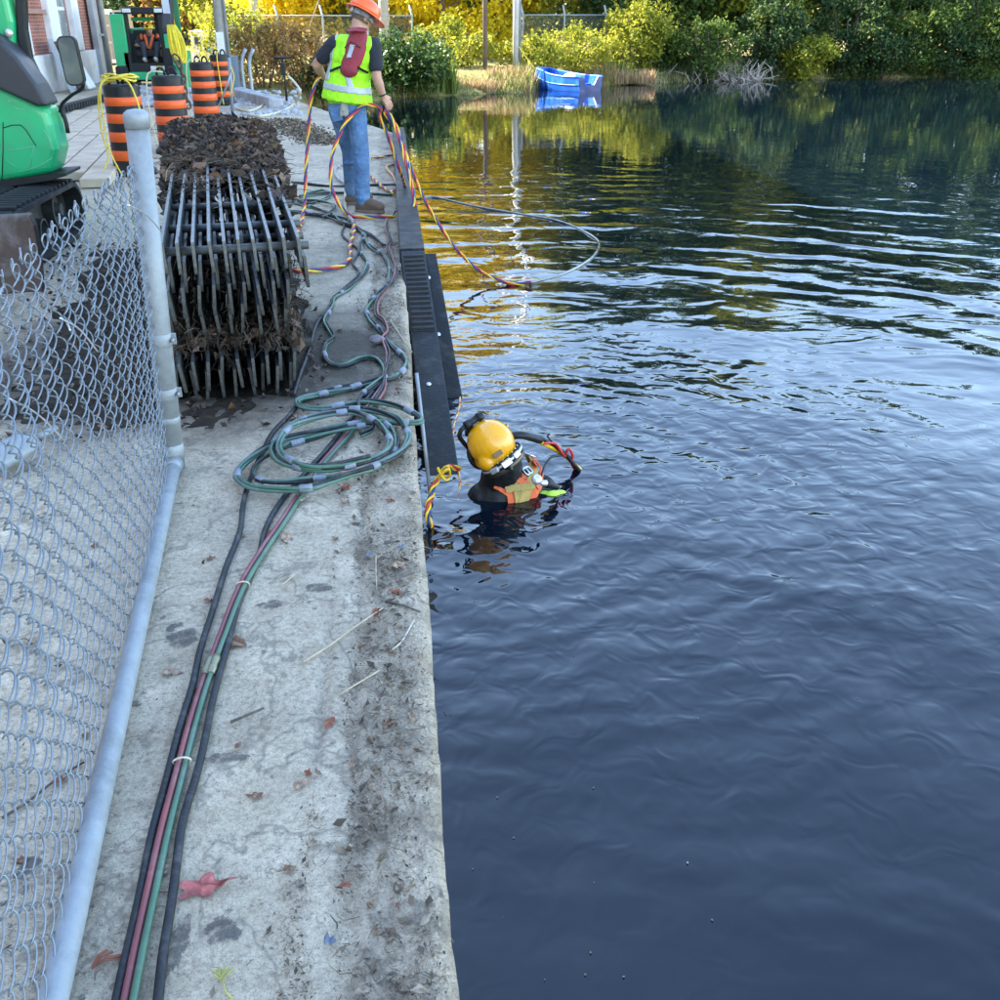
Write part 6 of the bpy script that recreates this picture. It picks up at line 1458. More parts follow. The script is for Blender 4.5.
for q, sz in ((-0.55, (0.05, 0.022, 0.03)), (0.05, (0.06, 0.026, 0.036)), (0.6, (0.045, 0.02, 0.03))):
    dd_ = (bs * math.cos(q) + du.cross(bs) * math.sin(q)); c = DC - du * 0.1 + dd_ * 0.142; a_ = du.cross(dd_).normalized()
    mb = MB(); mb.box(c, sz, Matrix((a_, dd_, du)).transposed()); mb.build('clamp_latch', M_BOLT, hl, None, 0.004)
c = DC + bs * 0.128 - du * 0.03; mb = MB(); mb.box(c + du.cross(bs) * -0.005, (0.06, 0.014, 0.03), Matrix((du.cross(bs).normalized(), bs, du)).transposed()); mb.build('maker_plate', simple('brown_plate', (0.2, 0.11, 0.06), 0.5), hl, None, 0.003)
# faceplate side (towards the wall)
fcn = DC + df * 0.16 - du * 0.03; MF = Matrix((ds, du, df)).transposed()
mb = MB(); mb.lathe([(0.0, 0.0), (0.075, 0.0), (0.082, 0.006), (0.088, 0.0), (0.09, -0.03)], fcn - df * 0.01, 24, MF); mb.build('faceplate_frame', M_BLACK, hl)
mb = MB(); mb.lathe([(0.0, 0.004), (0.07, 0.002)], fcn - df * 0.006, 24, MF); mb.build('faceplate_glass', M_GLASS, hl)
for o_, sz in ((bs * 0.09 + df * 0.12 - du * 0.055, (0.05, 0.05, 0.05)), (bs * 0.06 + df * 0.14 + du * 0.005, (0.04, 0.05, 0.04)), (bs * 0.085 + df * 0.12 - du * 0.1, (0.03, 0.04, 0.04))):
    mb = MB(); mb.box(DC + o_, sz, MD); mb.build('side_block', M_BLACK, hl, None, 0.008)
c = DC + bs * 0.115 + df * 0.115 - du * 0.055; mb = MB(); mb.box(c, (0.05, 0.02, 0.035), Matrix((df, bs, du)).transposed()); mb.build('side_valve', M_BOLT, hl, None, 0.004)
hl.scale = (KH, KH, KH)
for o_, sz, mt in ((bs * 0.122 + df * 0.075 - du * 0.075, (0.05, 0.035, 0.045), M_BLACK), (bs * 0.10 + df * 0.105 - du * 0.02, (0.03, 0.03, 0.05), M_BLACK), (bs * 0.13 + df * 0.07 - du * 0.068, (0.026, 0.03, 0.02), M_BOLT), (bs * 0.11 + df * 0.1 - du * 0.105, (0.04, 0.03, 0.03), M_BOLT)):
    mb = MB(); mb.box(DC + o_, sz, Matrix((df, bs, du)).transposed()); mb.build('side_fitting', mt, hl, None, 0.006)
for q in np.linspace(-1.1, 1.1, 9):
    dd_ = (bs * math.cos(q) + du.cross(bs) * math.sin(q)); c = DC - du * 0.075 + dd_ * 0.127; a_, b_ = frame_of(dd_)
    mb = MB(); mb.lathe([(0.0045, 0), (0.0045, 0.004), (0, 0.005)], c, 8, Matrix((a_, b_, dd_)).transposed()); mb.build('bolt', M_BOLT, hl)
mb = MB(); mb.tube(spline([DC + bs * 0.1 + df * 0.13 - du * 0.03, DC + bs * 0.135 + df * 0.06 - du * 0.11, DC + bs * 0.14 - df * 0.02 - du * 0.14], 0.02), 0.010, 7); mb.build('air_hose', M_BLACK, hl)
lp = thing('helmet_lamp', DC + du * 0.17, 'black lamp clamped to the top of the yellow diving helmet', 'lamp')
l0, l1_ = AY(465, 426, 4.62), AY(482, 415, 4.66); ld_ = (l1_ - l0).normalized()
mb = MB(); mb.tube([l0, l0 + ld_ * 0.03, l0 + ld_ * 0.031, l1_ - ld_ * 0.03, l1_ - ld_ * 0.028, l1_], [0.021, 0.021, 0.017, 0.017, 0.023, 0.022], 12); mb.build('barrel', M_BLACK, lp)
mb = MB(); mb.bar(l0.lerp(l1_, 0.3), DC + du * 0.10 + df * 0.1, 0.03, 0.03); mb.build('clamp', M_BLACK, lp, None, 0.004)
mb = MB(); mb.tube(spline([l0, l0 + Vector((-0.03, 0, -0.05)), DC + df * 0.15 - du * 0.0, DC + df * 0.13 - du * 0.08], 0.02), 0.012, 7); mb.build('lamp_cable', M_BLACK, lp)
# hoses from the helmet
def pW(x, y, z): return G(*Z6(x, y), z)
h0 = AY(*Z6(560, 252), 4.66); h1 = AY(*Z6(640, 274), 4.72)
pth = spline([h0 + Vector((-0.06, 0, 0)), h0, h1], 0.015)
wh = thing('diver_umbilical', h1, 'yellow and red hose from the helmet dipping into the lake', 'umbilical')
mb = MB(); mb.tube(pth, 0.020, 9); mb.build('black_whip', M_BLACK, wh)
pth = spline([h1 - (h1 - h0).normalized() * 0.01, AY(*Z6(700, 305), 4.80), AY(*Z6(760, 350), 4.86), pW(800, 392, -0.57), pW(840, 436, -0.66)], 0.012)
strands(pth, 0.009, 0.0115, 0.9, [M_YEL, M_BLACK], wh, ['yellow_hose', 'black_hose'], 1.2)
pth = spline([AY(*Z6(650, 288), 4.72), AY(*Z6(705, 290), 4.78), AY(*Z6(738, 335), 4.80), AY(*Z6(752, 345), 4.84), AY(*Z6(765, 312), 4.84), AY(*Z6(784, 340), 4.85), AY(*Z6(782, 385), 4.86), pW(805, 415, -0.62)], 0.012)
mb = MB(); mb.tube(pth, 0.008, 7); mb.build('red_hose', M_RED, wh)
pth = spline([AY(*Z6(735, 343), 4.80), AY(*Z6(690, 350), 4.72), AY(*Z6(660, 385), 4.66), AY(*Z6(640, 440), 4.58)], 0.015)
mb = MB(); mb.tube(pth, 0.006, 6); mb.build('thin_black_hose', M_BLACK, wh)
pth = spline([AY(*Z6(690, 280), 4.74), AY(*Z6(670, 255), 4.74), AY(*Z6(682, 245), 4.74)], 0.015); mb = MB(); mb.tube(pth, 0.005, 6); mb.build('cable_tie', M_BLACK, wh)
vl = thing('inflation_valve', pW(640, 462, -0.55), 'round white valve with black lever at the side of the diver', 'valve')
c = AY(*Z6(622, 452), 4.47); mb = MB(); mb.lathe([(0.026, -0.01), (0.028, 0.0), (0.02, 0.014), (0, 0.016)], c, 16, Matrix.Rotation(R(55), 3, 'X')); mb.build('valve_cap', M_BOLT, vl)
mb = MB(); mb.cap(AY(*Z6(645, 468), 4.48), 0.014, AY(*Z6(672, 470), 4.5), 0.018); mb.build('valve_stem', M_BOLT, vl)
mb = MB(); mb.cap(AY(*Z6(672, 472), 4.5), 0.024, AY(*Z6(712, 486), 4.52), 0.016); mb.build('lever', M_BLACK, vl)
mb = MB(); c = pW(652, 512, WATER_Z - 0.014)
for i in range(5): mb.ball(c + Vector((-0.085 + 0.042 * i, 0.02 * math.sin(i * 1.7) - 0.01 * i, 0.006 * math.cos(i * 2))), (0.04, 0.03, 0.026), None, 12, 8)
gl = thing('hi_vis_glove', c, 'bright yellow-green glove half under water beside the diver', 'glove'); blob('glove_back', mb, simple('hi_vis_glove', (0.45, 0.75, 0.06), 0.5, 0, 0.15, 8), gl, 0.008, 4)
# rope bundle tied off at the wall, thin tail floating past the shoulder
umb2 = [pW(268, 402, -0.47), pW(225, 398, -0.43), pW(196, 412, -0.42), pW(172, 450, -0.45), pW(150, 490, -0.48), pW(138, 540, -0.5), pW(122, 600, -0.53), pW(128, 650, -0.57), pW(150, 700, -0.66)]
root = thing('umbilical', umb2[0], 'knotted yellow, red and blue hose tied against the wall beside the diver', 'umbilical')
pth = spline(umb2, 0.008); pth = [p + Vector((noise.noise(p * 14), noise.noise(p * 14 + Vector((5, 0, 0))), 0)) * 0.012 for p in pth]; strands(pth, 0.0095, 0.0066, 0.17, [M_YEL, M_RED, M_YEL, M_BLUE], root, ['yellow_hose', 'red_hose', 'yellow_hose', 'blue_hose'])
kn = spline([pW(200, 425, -0.42) + Vector((0.03 * math.cos(q), 0.02 * math.sin(q), 0.03 * math.sin(q * 1.5))) for q in np.linspace(0, 12, 22)], 0.01); mb = MB(); mb.tube(kn, 0.0065, 6); mb.build('knot', M_YEL, root)
tail = [pW(264, 0, -0.597), pW(272, 70, -0.598), pW(268, 130, -0.597), pW(246, 200, -0.598), pW(240, 280, -0.595), pW(248, 350, -0.585), pW(262, 405, -0.59), pW(272, 450, -0.599), pW(268, 520, -0.604), pW(250, 600, -0.61)]
root = thing('safety_line', tail[0], 'thin braided line floating between the fender and the diver', 'line')
strands(spline(tail, 0.01), 0.0034, 0.0038, 0.15, [M_WHITEROPE, M_YEL, M_RED], root, ['white_strand', 'yellow_strand', 'red_strand'])

# ================================================================== loader operator
op = thing('person', A(149, 52, 0.5), 'seated loader operator in dark clothes, orange braces and yellow hard hat', 'person')
M_OPC = simple('dark_workwear', (0.028, 0.032, 0.042), 0.9, 0, 0.3, 6)
mb = MB(); hd_ = A(149, 30, 0.6)
mb.ball(hd_, (0.08, 0.095, 0.11)); mb.ball(hd_ + Vector((0, -0.09, -0.02)), 0.02)
for sx in (-1, 1):
    w0 = A(149 + sx * 11, 46, 0.35); hand(mb, w0, (-sx * 0.5, -0.6, 0.2), (0, 0, -1), sx)
    mb.cap(A(149 + sx * 9, 37, 0.75), 0.05, A(149 + sx * 13, 45, 0.6), 0.045); mb.cap(A(149 + sx * 13, 45, 0.6), 0.045, w0, 0.032)
mb.cap(hd_ - Vector((0, 0, 0.05)), 0.06, A(149, 37, 0.75), 0.08); mb.cap(A(149, 39, 0.75), 0.14, A(149, 50, 0.72), 0.13)
blob('body', mb, M_SKIN, op, 0.012, 3)
mb = MB(); mb.cap(A(149, 38.5, 0.75), 0.16, A(149, 52, 0.7), 0.15); mb.cap(A(141, 37.5, 0.75), 0.075, A(157, 37.5, 0.75), 0.075)
for sx in (-1, 1): mb.cap(A(149 + sx * 9, 37, 0.75), 0.07, A(149 + sx * 12.5, 44, 0.6), 0.065)
jk = blob('jacket', mb, M_OPC, op, 0.014, 3)
for x0, x1 in ((144.5, 148), (153.5, 150)):
    mb = MB(); P = [A(x0, 34.5, 0.585), A((x0 + x1) / 2, 40, 0.56), A(x1, 49, 0.545)]; mb.ribbon(spline(P, 0.05), [(0, -1, 0.1)] * len(spline(P, 0.05)), 0.06, 0.02); mb.build('brace', M_HARO, jk)
for (x, y) in ((141.5, 37), (157.5, 37)): mb = MB(); mb.ball(A(x, y, 0.68), (0.045, 0.03, 0.08)); mb.build('shoulder_patch', M_HARO, jk)
mb = MB()
for kx, kdx, fx_ in ((145, 142.5, 145), (154, 157.5, 156)):
    mb.cap(A(kx, 51, 0.65), 0.09, A(kdx, 44.5, 0.2), 0.078); mb.cap(A(kdx, 44.5, 0.2), 0.075, A(fx_, 58, 0.12), 0.06)
mb.ball(A(149, 52, 0.68), (0.17, 0.14, 0.12)); blob('trousers', mb, M_OPC, op, 0.014, 3)
for fx_, fy in ((145, 60), (156, 59.5)):
    mb = MB(); c = A(fx_, fy, 0.06); mb.cap(c + Vector((0, 0.06, -0.03)), 0.05, c + Vector((0.0, -0.06, 0.02)), 0.05); blob('boot', mb, simple('pale_dusty_boot', (0.36, 0.34, 0.3), 0.85, 0, 0.2, 9), op, 0.012, 2)
hh = thing('hard_hat', hd_ + Vector((0, 0, 0.05)), 'yellow hard hat on the loader operator', 'hard hat')
mb = MB(); mb.lathe([(0.125, 0), (0.124, 0.03), (0.105, 0.09), (0.06, 0.125), (0, 0.135)], hd_ + Vector((0, 0, 0.035)), 22, Matrix.Rotation(R(8), 3, 'X')); mb.build('dome', simple('yellow_hat', (0.75, 0.5, 0.02), 0.4), hh)
mb = MB(); mb.prism([hd_ + Vector((0.135 * math.cos(q), 0.135 * math.sin(q) - (0.05 if math.sin(q) < -0.3 else 0), 0.03)) for q in np.linspace(0, 2 * PI, 21)[:-1]], (0, 0, 0.012)); mb.build('brim', simple('yellow_hat_brim', (0.7, 0.46, 0.02), 0.4), hh)
mb = MB(); mb.lathe([(0.03, 0), (0.03, 0.006), (0, 0.007)], hd_ + Vector((-0.01, -0.122, 0.09)), 12, Matrix.Rotation(R(75), 3, 'X')); mb.build('sticker', M_BLACK, hh)

# ================================================================== blue boat
bo = thing('rowing_boat', (6.2, 36.5, WATER_Z), 'small blue rowing boat moored at the far bank', 'boat')
M_BOAT = simple('blue_hull_paint', (0.008, 0.085, 0.45), 0.35, 0, 0.12, 3, 0.05, 20, dirt=(0.1, 0.25, 0.6), dscale=3, damt=0.3); M_BOATI = simple('blue_boat_inside', (0.03, 0.14, 0.5), 0.5, 0, 0.15, 3); M_GUN = simple('pale_blue_gunwale', (0.07, 0.2, 0.6), 0.4)
SCn = (Vector((6.26, 35.47, 0)) + Vector((7.15, 35.89, 0))) / 2; ax = Vector((-0.58, 0.81, 0)).normalized(); sd2 = Vector((0.81, 0.58, 0)); LB = 2.35
tsd = (Vector((7.15, 35.89, 0)) - Vector((6.26, 35.47, 0))).normalized()
secs = []
for t in np.linspace(0, 1, 13):
    hw = 0.49 + 0.09 * math.sin(PI * min(1, t * 1.3)) - 0.36 * max(0, t - 0.62) ** 1.4 / 0.26; hw = max(0.30, hw)
    zt = 0.46 + 0.20 * max(0, (t - 0.3)) ** 1.5 / 0.6; zb = -0.12 + 0.22 * max(0, (t - 0.75) / 0.25) ** 2
    s_ = tsd.lerp(sd2, min(1, t * 3)).normalized(); c = SCn + ax * (LB * t) + Vector((0, 0, WATER_Z))
    secs.append([c + s_ * (hw * k) + Vector((0, 0, zb + (zt - zb) * h)) for k, h in ((-1, 1), (-0.95, 0.55), (-0.86, 0.25), (-0.74, 0.0), (0, -0.02), (0.74, 0.0), (0.86, 0.25), (0.95, 0.55), (1, 1))])
mb = MB(); m9 = 9
mb.add([p for s_ in secs for p in s_], [(i*m9+k, i*m9+k+1, (i+1)*m9+k+1, (i+1)*m9+k) for i in range(12) for k in range(8)] + [tuple(12*m9 + k for k in range(9))]); mb.build('hull', M_BOAT, bo)
md_ = bpy.data.objects[bo.children[0].name].modifiers.new('thickness', 'SOLIDIFY'); md_.thickness = 0.025; md_.offset = -1
s0 = secs[0]; e = ax * -0.004
def tp(u, h): # transom point, u -1..1 across, h 0..1 up
    lo = s0[3].lerp(s0[5], (u + 1) / 2); hi = s0[0].lerp(s0[8], (u + 1) / 2); return lo.lerp(hi, h) + e
mb = MB(); mb.prism([tp(-1, 0), tp(1, 0), tp(1, 0.98), tp(0.62, 0.98), tp(0.38, 0.55), tp(-0.38, 0.55), tp(-0.62, 0.98), tp(-1, 0.98)], ax * 0.04); mb.build('transom', simple('shaded_blue_transom', (0.004, 0.02, 0.13), 0.4, 0, 0.1, 3), bo)  # darker than the hull: the shade on this sunless side is in its colour
mb = MB(); mb.tube([s_[0] for s_ in secs] + [s_[8] for s_ in secs[::-1]], 0.028, 7); mb.build('gunwale', M_GUN, bo)
mb = MB(); mb.tube([s_[1] + (s_[1] - s_[4]).normalized() * 0.012 for s_ in secs], 0.016, 6); mb.build('rub_strake', M_GUN, bo)
for t in (3, 7):
    a, b = secs[t][1], secs[t][7]; mb = MB(); mb.bar(a, b, 0.24, 0.03); mb.build('thwart', M_BOATI, bo)
a, b = secs[1][2], secs[1][6]; mb = MB(); mb.bar(a.lerp(b, 0.08) + Vector((0, 0, 0.12)), b.lerp(a, 0.08) + Vector((0, 0, 0.12)), 0.3, 0.04); mb.build('stern_seat', M_GUN, bo)
c = secs[4][4] + Vector((0, 0, 0.52)) - sd2 * 0.2
mb = MB()
for i in range(7): mb.ball(c + Vector((0.09 * math.cos(i * 2.4), 0.09 * math.sin(i * 2.4), 0.03 * (i % 3))), 0.13, None, 10, 7)
bgm = thing('white_bag', c, 'bright white bag lying on the seat of the blue boat', 'bag'); blob('bag_skin', mb, simple('white_plastic', (0.85, 0.85, 0.83), 0.4, 0, 0.05, 5), bgm, 0.03, 3)
a = secs[12][4] + Vector((-0.05, 0, 0.35)); b = AY(519, 47, 37.8)
rope('mooring_rope', [a, a.lerp(b, 0.5) + Vector((0, 0, -0.05)), b], 0.022, M_YROPE, 'yellow mooring rope from the blue boat up to the pale pole')

# ================================================================== trees and shrubs
M_TRUNK = simple('grey_brown_bark', (0.11, 0.085, 0.065), 0.95, 0, 0.35, 5, 0.9, 14)
def pal(*cs):
    n = len(cs); return [((i / (n - 1)) ** 0.75, c) for i, c in enumerate(cs)]
LP = {
 'gold': leafmat('golden_maple_leaves', pal((0.42, 0.3, 0.012), (0.72, 0.53, 0.015), (0.85, 0.66, 0.02), (0.6, 0.56, 0.04), (0.75, 0.44, 0.02)), 0.55, 0.6, 0.5),
 'lime': leafmat('yellow_green_leaves', pal((0.10, 0.13, 0.02), (0.25, 0.28, 0.03), (0.45, 0.42, 0.05), (0.6, 0.48, 0.05)), 0.5, 0.6, 0.5),
 'green': leafmat('green_leaves', pal((0.03, 0.065, 0.018), (0.07, 0.125, 0.025), (0.14, 0.19, 0.035), (0.34, 0.33, 0.06)), 0.45, 0.6, 0.5),
 'dark': leafmat('dark_green_leaves', pal((0.016, 0.042, 0.016), (0.03, 0.07, 0.024), (0.06, 0.105, 0.032), (0.11, 0.14, 0.03), (0.36, 0.31, 0.05)), 0.4, 0.6, 0.5),
 'ivy': leafmat('glossy_ivy_leaves', pal((0.02, 0.05, 0.014), (0.04, 0.09, 0.02), (0.09, 0.14, 0.03), (0.3, 0.3, 0.09)), 0.3, 0.35, 0.5),
 'rust': leafmat('rusty_autumn_leaves', pal((0.12, 0.07, 0.03), (0.3, 0.17, 0.05), (0.42, 0.3, 0.09), (0.4, 0.14, 0.06), (0.24, 0.24, 0.06)), 0.4, 0.6, 0.5),
 'straw': leafmat('dry_reed_blades', pal((0.2, 0.13, 0.06), (0.38, 0.27, 0.13), (0.5, 0.36, 0.2), (0.4, 0.22, 0.14)), 0.3),
 'reed': leafmat('green_reed_blades', pal((0.06, 0.11, 0.02), (0.15, 0.22, 0.04), (0.3, 0.32, 0.07)), 0.4)}
def clumps(c, rad, nc, per, cs, leaf, lobed=1.0, hollow=0.45):
    """leaf centres gathered in clumps through an uneven crown volume"""
    d = rng.normal(size=(nc, 3)); d /= np.linalg.norm(d, axis=1)[:, None]
    rr = (hollow + (1 - hollow) * rng.random(nc) ** 0.55)
    und = np.array([1 + 0.35 * lobed * noise.noise(Vector(v) * 1.7 + Vector((c[0], c[1], 0))) for v in d])
    C = np.array(c)[None] + d * (rr * und)[:, None] * np.array(rad)[None]
    out = np.repeat(C, per, 0) + rng.normal(size=(nc * per, 3)) * cs * np.array([1, 1, 0.75])
    return out
def tree(name, x, y, h_, rx, rz, key, lb, cz=None, nc=110, per=42, leaf=0.16, trunk=0.16, group=None, cat='tree', gz=None, lean=0.0):
    z0 = (0.05 if gz is None else gz)
    root = thing(name, (x, y, z0), lb, cat, group); base = Vector((x, y, z0 - 0.15))
    cz = z0 + h_ - rz if cz is None else cz; top = Vector((x + lean, y, z0 + h_ * 0.8))
    mb = MB(); pth = spline([base, base.lerp(top, 0.4) + Vector((random.uniform(-.15, .15), random.uniform(-.15, .15), 0)), top], 0.3)
    mb.tube(pth, [trunk * (1 - 0.75 * i / len(pth)) for i in range(len(pth))], 9)
    for i in range(7):
        a = pth[int(len(pth) * (0.25 + 0.08 * i))]; q = i * 2.4 + random.random(); e_ = a + Vector((math.cos(q) * rx * 0.7, math.sin(q) * rx * 0.7, rz * random.uniform(0.1, 0.6)))
        mb.tube(spline([a, a.lerp(e_, 0.5) + Vector((0, 0, -0.1)), e_], 0.3), [trunk * 0.4 * (1 - 0.15 * k) for k in range(len(spline([a, a.lerp(e_, 0.5) + Vector((0, 0, -0.1)), e_], 0.3)))] if False else trunk * 0.22, 6)
    mb.build('trunk', M_TRUNK, root)
    P = clumps((x + lean * 0.7, y, cz), (rx, rx, rz), nc, per, 0.32 * min(1, rx / 2), leaf)
    P = P[P[:, 2] > z0 + 0.02]
    V, F_ = leaves_np(P, rng.uniform(0.6, 1.3, len(P)) * leaf, 0.8, 0.25, 1.5)
    np_obj('crown', V, F_, LP[key], parent=root); return root
def shrub(x, y, rx, h_, key, lb, nc=70, per=45, leaf=0.09, gz=None, group=None, cat='shrub', stems=9, dz=0.0):
    z0 = WATER_Z + 0.15 if gz is None else gz
    root = thing('shrub', (x, y, z0), lb, cat, group); mb = MB()
    for i in range(stems):
        q = i * 2.4; e_ = Vector((x + math.cos(q) * rx * 0.6, y + math.sin(q) * rx * 0.5, z0 + h_ * random.uniform(0.6, 0.95))); b_ = Vector((x + math.cos(q) * 0.15, y + math.sin(q) * 0.15, z0 - 0.1))
        mb.tube(spline([b_, b_.lerp(e_, 0.5) + Vector((0, 0, 0.15)), e_], 0.25), 0.018, 5)
    mb.build('stems', M_TRUNK, root)
    P = clumps((x, y, z0 + h_ * 0.5), (rx, rx * 0.85, h_ * 0.5), nc, per, 0.16 * min(1.2, rx / 1.2), leaf, 2.0)
    sh = []
    for i in range(26):                                  # long shoots that break the outline
        q, e_ = rng.uniform(0, 6.28), rng.uniform(0.15, 1.45); d_ = np.array([math.cos(q) * math.cos(e_), math.sin(q) * math.cos(e_), math.sin(e_)])
        t_ = rng.uniform(0.75, rng.uniform(1.1, 1.5), 30); sh.append(np.array([x, y, z0 + h_ * 0.42])[None] + d_[None] * t_[:, None] * np.array([rx, rx * 0.85, h_ * 0.55])[None] + rng.normal(size=(30, 3)) * 0.05)
    P = np.concatenate([P] + sh, 0)
    P = P[P[:, 2] > z0 - 0.02]
    V, F_ = leaves_np(P, rng.uniform(0.6, 1.35, len(P)) * leaf, 0.8, 0.25, 1.5)
    np_obj('foliage', V, F_, LP[key], parent=root); return root
def tuft(x, y, rx, h_, key, lb, n=500, gz=None, cat='reeds', wd=0.018):
    z0 = WATER_Z + 0.05 if gz is None else gz
    bx = x + rng.uniform(-rx, rx, n); by = y + rng.uniform(-0.45, 0.45, n); ht = h_ * rng.uniform(0.45, 1.1, n); q = rng.uniform(0, 6.28, n); ln = rng.uniform(0.05, 0.4, n) * ht
    B = np.stack([bx, by, np.full(n, z0)], 1); sd_ = np.stack([np.cos(q + 1.57), np.sin(q + 1.57), np.zeros(n)], 1) * wd; dr = np.stack([np.cos(q), np.sin(q), np.zeros(n)], 1)
    M1 = B + dr * (ln * 0.35)[:, None] + np.array([0, 0, 1]) * (ht * 0.6)[:, None]; T1 = B + dr * ln[:, None] + np.array([0, 0, 1]) * ht[:, None]
    V = np.stack([B - sd_, B + sd_, M1 + sd_ * 0.8, M1 - sd_ * 0.8, T1, T1 + sd_ * 0.1], 1).reshape(-1, 3); o = np.arange(n) * 6
    F_ = np.concatenate([np.stack([o, o+1, o+2, o+3], 1), np.stack([o+3, o+2, o+5, o+4], 1)], 0)
    return tag(np_obj('reed_clump', V, F_, LP[key], origin=(x, y, z0)), lb, cat)
def XA(px, Y): return AY(px, 60, Y).x
# left: around the far end of the deck
shrub(XA(262, 29.5), 29.6, 1.0, 1.35, 'rust', 'sparse rusty yellow shrub left of the valve stand', 60, 34, 0.07, 0.0)
shrub(XA(300, 30.2), 30.3, 1.15, 1.4, 'rust', 'reddish brown shrub behind the valve stand', 60, 34, 0.07, -0.1)
shrub(XA(238, 33), 33.5, 1.1, 1.9, 'lime', 'yellow-green shrub right of the notice board', 70, 40, 0.08, 0.0)
shrub(XA(330, 30.5), 30.8, 1.2, 1.05, 'ivy', 'dark green shrub at the left of the worker, low over the water', 70, 48, 0.08, -0.5)
shrub(XA(402, 33.4), 33.9, 1.35, 1.65, 'ivy', 'dense rounded ivy bush right of the worker', 120, 60, 0.085, -0.55)
shrub(XA(365, 33), 33.6, 1.0, 1.3, 'ivy', 'dark ivy bush hidden behind the legs of the worker', 70, 45, 0.085, -0.5)
tuft(XA(432, 34.2), 34.5, 0.75, 0.95, 'reed', 'clump of bright green reeds beside the ivy bush', 900)
tuft(XA(470, 35), 35.3, 0.8, 0.4, 'straw', 'low dry grass on the bank below the brown pole', 900)
tuft(XA(508, 36.2), 36.7, 0.7, 0.7, 'straw', 'tall pinkish dry grass left of the boat', 700)
tuft(XA(625, 38), 39.3, 1.4, 0.5, 'straw', 'dry grass right of the boat along the waterline', 700)
shrub(XA(455, 38), 38.5, 1.5, 1.3, 'lime', 'yellow-green weeds in front of the golden maple', 80, 42, 0.09, 0.0)
shrub(XA(540, 38), 38.6, 1.0, 1.15, 'lime', 'goldenrod weeds behind the bow of the boat', 70, 40, 0.075, -0.2)
shrub(XA(580, 39), 39.6, 1.3, 1.35, 'lime', 'tangled yellow-green weeds behind the boat', 80, 40, 0.075, -0.1)
shrub(XA(634, 41), 41.2, 1.35, 2.5, 'lime', 'tall bright green bush right of the boat', 120, 50, 0.09, -0.3)
shrub(XA(668, 41.5), 42.0, 1.1, 1.6, 'green', 'lower green bush between bright bush and dead branches', 80, 46, 0.09, -0.4)
rs = [(705, 42.0, 1.2, 2.4, 'green'), (765, 43.4, 1.3, 2.6, 'dark'), (800, 43.2, 1.2, 1.7, 'lime'), (838, 43.8, 1.4, 2.8, 'dark'), (872, 43.6, 1.3, 2.1, 'dark'), (905, 44.0, 1.4, 2.9, 'green'), (940, 43.8, 1.3, 2.3, 'dark'), (975, 44.1, 1.5, 2.9, 'green'), (1010, 44.0, 1.4, 2.5, 'dark'), (1050, 44.4, 1.6, 3.0, 'green')]
for i, (px, Y, rx, h_, key) in enumerate(rs):
    nm = ['green overhanging shrub beside the dead branches, on their left', 'dark shrub just right of the pale dead branches', 'small lighter green shrub low at the waterline near the dead branches', 'tall dark shrub on the right bank', 'low dark shrub leaning over the water on the right bank', 'tall green shrub on the right bank between two dark ones', 'dark shrub near the right edge of the lake', 'large green shrub close to the right edge', 'dark shrub cut by the right edge of the picture', 'green shrub beyond the right edge of the picture'][i]
    shrub(XA(px, Y), Y - 0.75, rx, h_ * (1.15 if i % 2 else 0.85), key, nm, 115 if i % 3 else 70, 56, 0.095 if i % 2 else 0.08, -0.6, 'shrubs overhanging the right bank')
# dead pale branches at the waterline
c = AY(725, 78, 41.2); n = 150
P0 = np.array([c.x, 41.2, -0.6])[None] + rng.normal(size=(n, 3)) * np.array([0.75, 0.25, 0.08]); dv = rng.normal(size=(n, 3)) * np.array([0.45, 0.3, 0.2]) + np.array([0.05, 0, 0.42])
V, F_ = twigs_np(P0, P0 + dv, rng.uniform(0.012, 0.026, n)); tag(np_obj('dead_branches', V, F_, simple('bleached_wood', (0.42, 0.36, 0.31), 0.9, 0, 0.2, 6), origin=(c.x, 41.2, WATER_Z)), 'pale bleached dead branches heaped at the waterline', 'branches', kind='stuff')
# grass, litter and overhanging stems along the whole bank
n = 26000
bx = rng.uniform(-2.2, 30, n); off = rng.gamma(1.3, 0.55, n) - 0.08
by = np.interp(bx, [p[0] for p in SHORE], [p[1] for p in SHORE]) + off
zb = np.interp(off, [p[0] for p in prof], [p[1] for p in prof]) - 0.03
kp = (np.array([noise.noise((a * 1.1, 4.0, 0)) for a in bx]) + rng.uniform(-0.5, 0.6, n) > -0.25)
bx, by, zb = bx[kp], by[kp], zb[kp]; n = len(bx)
ht = rng.uniform(0.08, 0.36, n) * (1 + 0.6 * np.sin(bx * 1.7)); q = rng.uniform(0, 6.28, n); ln = rng.uniform(0.2, 0.8, n) * ht
B = np.stack([bx, by, zb], 1); sd_ = np.stack([np.cos(q + 1.57), np.sin(q + 1.57), np.zeros(n)], 1) * 0.016; dr = np.stack([np.cos(q), np.sin(q), np.zeros(n)], 1)
V = np.stack([B - sd_, B + sd_, B + dr * ln[:, None] + np.array([0, 0, 1]) * ht[:, None]], 1).reshape(-1, 3)
right = bx > 8.5
F_ = np.arange(n * 3).reshape(-1, 3)
tag(np_obj('bank_grass', V, F_, [LP['straw'], LP['dark'], LP['reed']], mi=np.where(right & (rng.random(n) < 0.8), 1, np.where(rng.random(n) < 0.5, 2, 0))), 'rough grass growing along the lake bank', 'grass', kind='stuff')
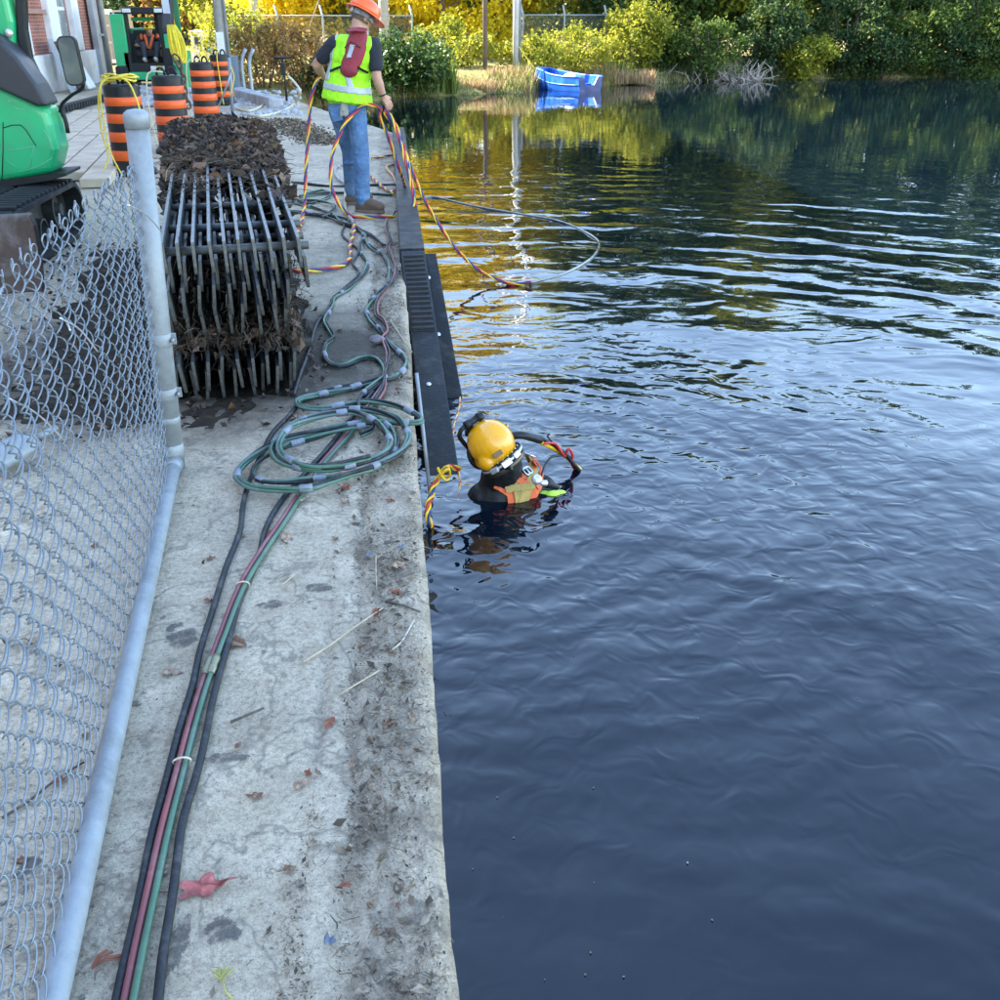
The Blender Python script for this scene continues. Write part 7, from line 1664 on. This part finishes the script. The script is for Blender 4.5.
# trees
TG = 'trees behind the lake'
tl_ = [(440, 45.5, 7.6, 2.9, 3.9, 'gold', 'golden maple behind the brown pole'), (495, 47, 7.8, 2.6, 4.0, 'gold', 'second golden maple between the two poles'), (390, 48, 8.0, 2.6, 4.1, 'gold', 'yellow tree behind the thick grey pole'),
       (335, 50, 8.2, 2.8, 3.7, 'lime', 'yellow-green tree behind the shoulder of the worker'), (285, 47, 7.5, 2.2, 3.7, 'gold', 'slender yellow tree behind the guy wire'), (240, 52, 9, 2.8, 4.6, 'lime', 'yellow-green tree behind the notice board'),
       (195, 55, 9, 3.0, 4.6, 'rust', 'reddish tree above the trailer'), (150, 58, 9.5, 3.4, 4.9, 'dark', 'dark tree behind the loader'), (105, 60, 10, 3.4, 5.1, 'dark', 'dark tree above the truck box'),
       (560, 48, 8.4, 2.6, 4.3, 'lime', 'yellow-green tree behind the boat fence'), (615, 47, 8.6, 2.7, 4.0, 'dark', 'dark green tree with boughs over the bright bush'), (665, 47, 8.8, 2.8, 4.5, 'green', 'green tree behind the low bushes'),
       (715, 47.5, 8.4, 2.6, 4.3, 'dark', 'dark tree behind the dead branches'), (755, 46.5, 8.4, 2.2, 4.1, 'lime', 'thin tree with yellow leaves and dark trunk on the right bank'), (800, 48, 7.8, 2.8, 4.0, 'dark', 'dark tree in the middle of the right bank'),
       (850, 47.5, 8.2, 2.7, 4.2, 'green', 'green tree on the right bank with lit upper boughs'), (900, 48, 7.8, 2.9, 4.0, 'dark', 'dark spreading tree on the right bank'), (950, 48, 8.4, 2.9, 4.3, 'green', 'green tree near the right edge'), (1005, 48.5, 8.2, 3.0, 4.2, 'dark', 'dark tree at the right edge of the picture'), (1070, 49, 8.6, 3.2, 4.4, 'green', 'green tree just outside the right edge')]
for px, Y, h_, rx, rz, key, lb in tl_:
    h_, rz, rx = h_ + 2.6, rz + 1.3, rx * 1.08
    tree('broadleaf_tree', XA(px, Y), Y, h_, rx, rz, key, lb, None, 200, 76, 0.15, 0.17, TG)
# wood closing the view far behind
P = []
for i in range(150):
    x = -60 + 150 * i / 149 + random.uniform(-1, 1); y = 66 + random.uniform(-4, 6) + 0.1 * abs(x)
    P.append(clumps((x, y, 4.2), (2.6, 2.6, 4.6), 26, 9, 0.6, 0.5))
P = np.concatenate(P, 0); P = P[P[:, 2] > 0.3]
V, F_ = leaves_np(P, rng.uniform(0.35, 0.75, len(P)), 0.8, 0.25, 1.4); tag(np_obj('distant_wood', V, F_, LP['green'], origin=(0, 66, 0)), 'distant wood closing the view behind the lake', 'wood', kind='stuff')
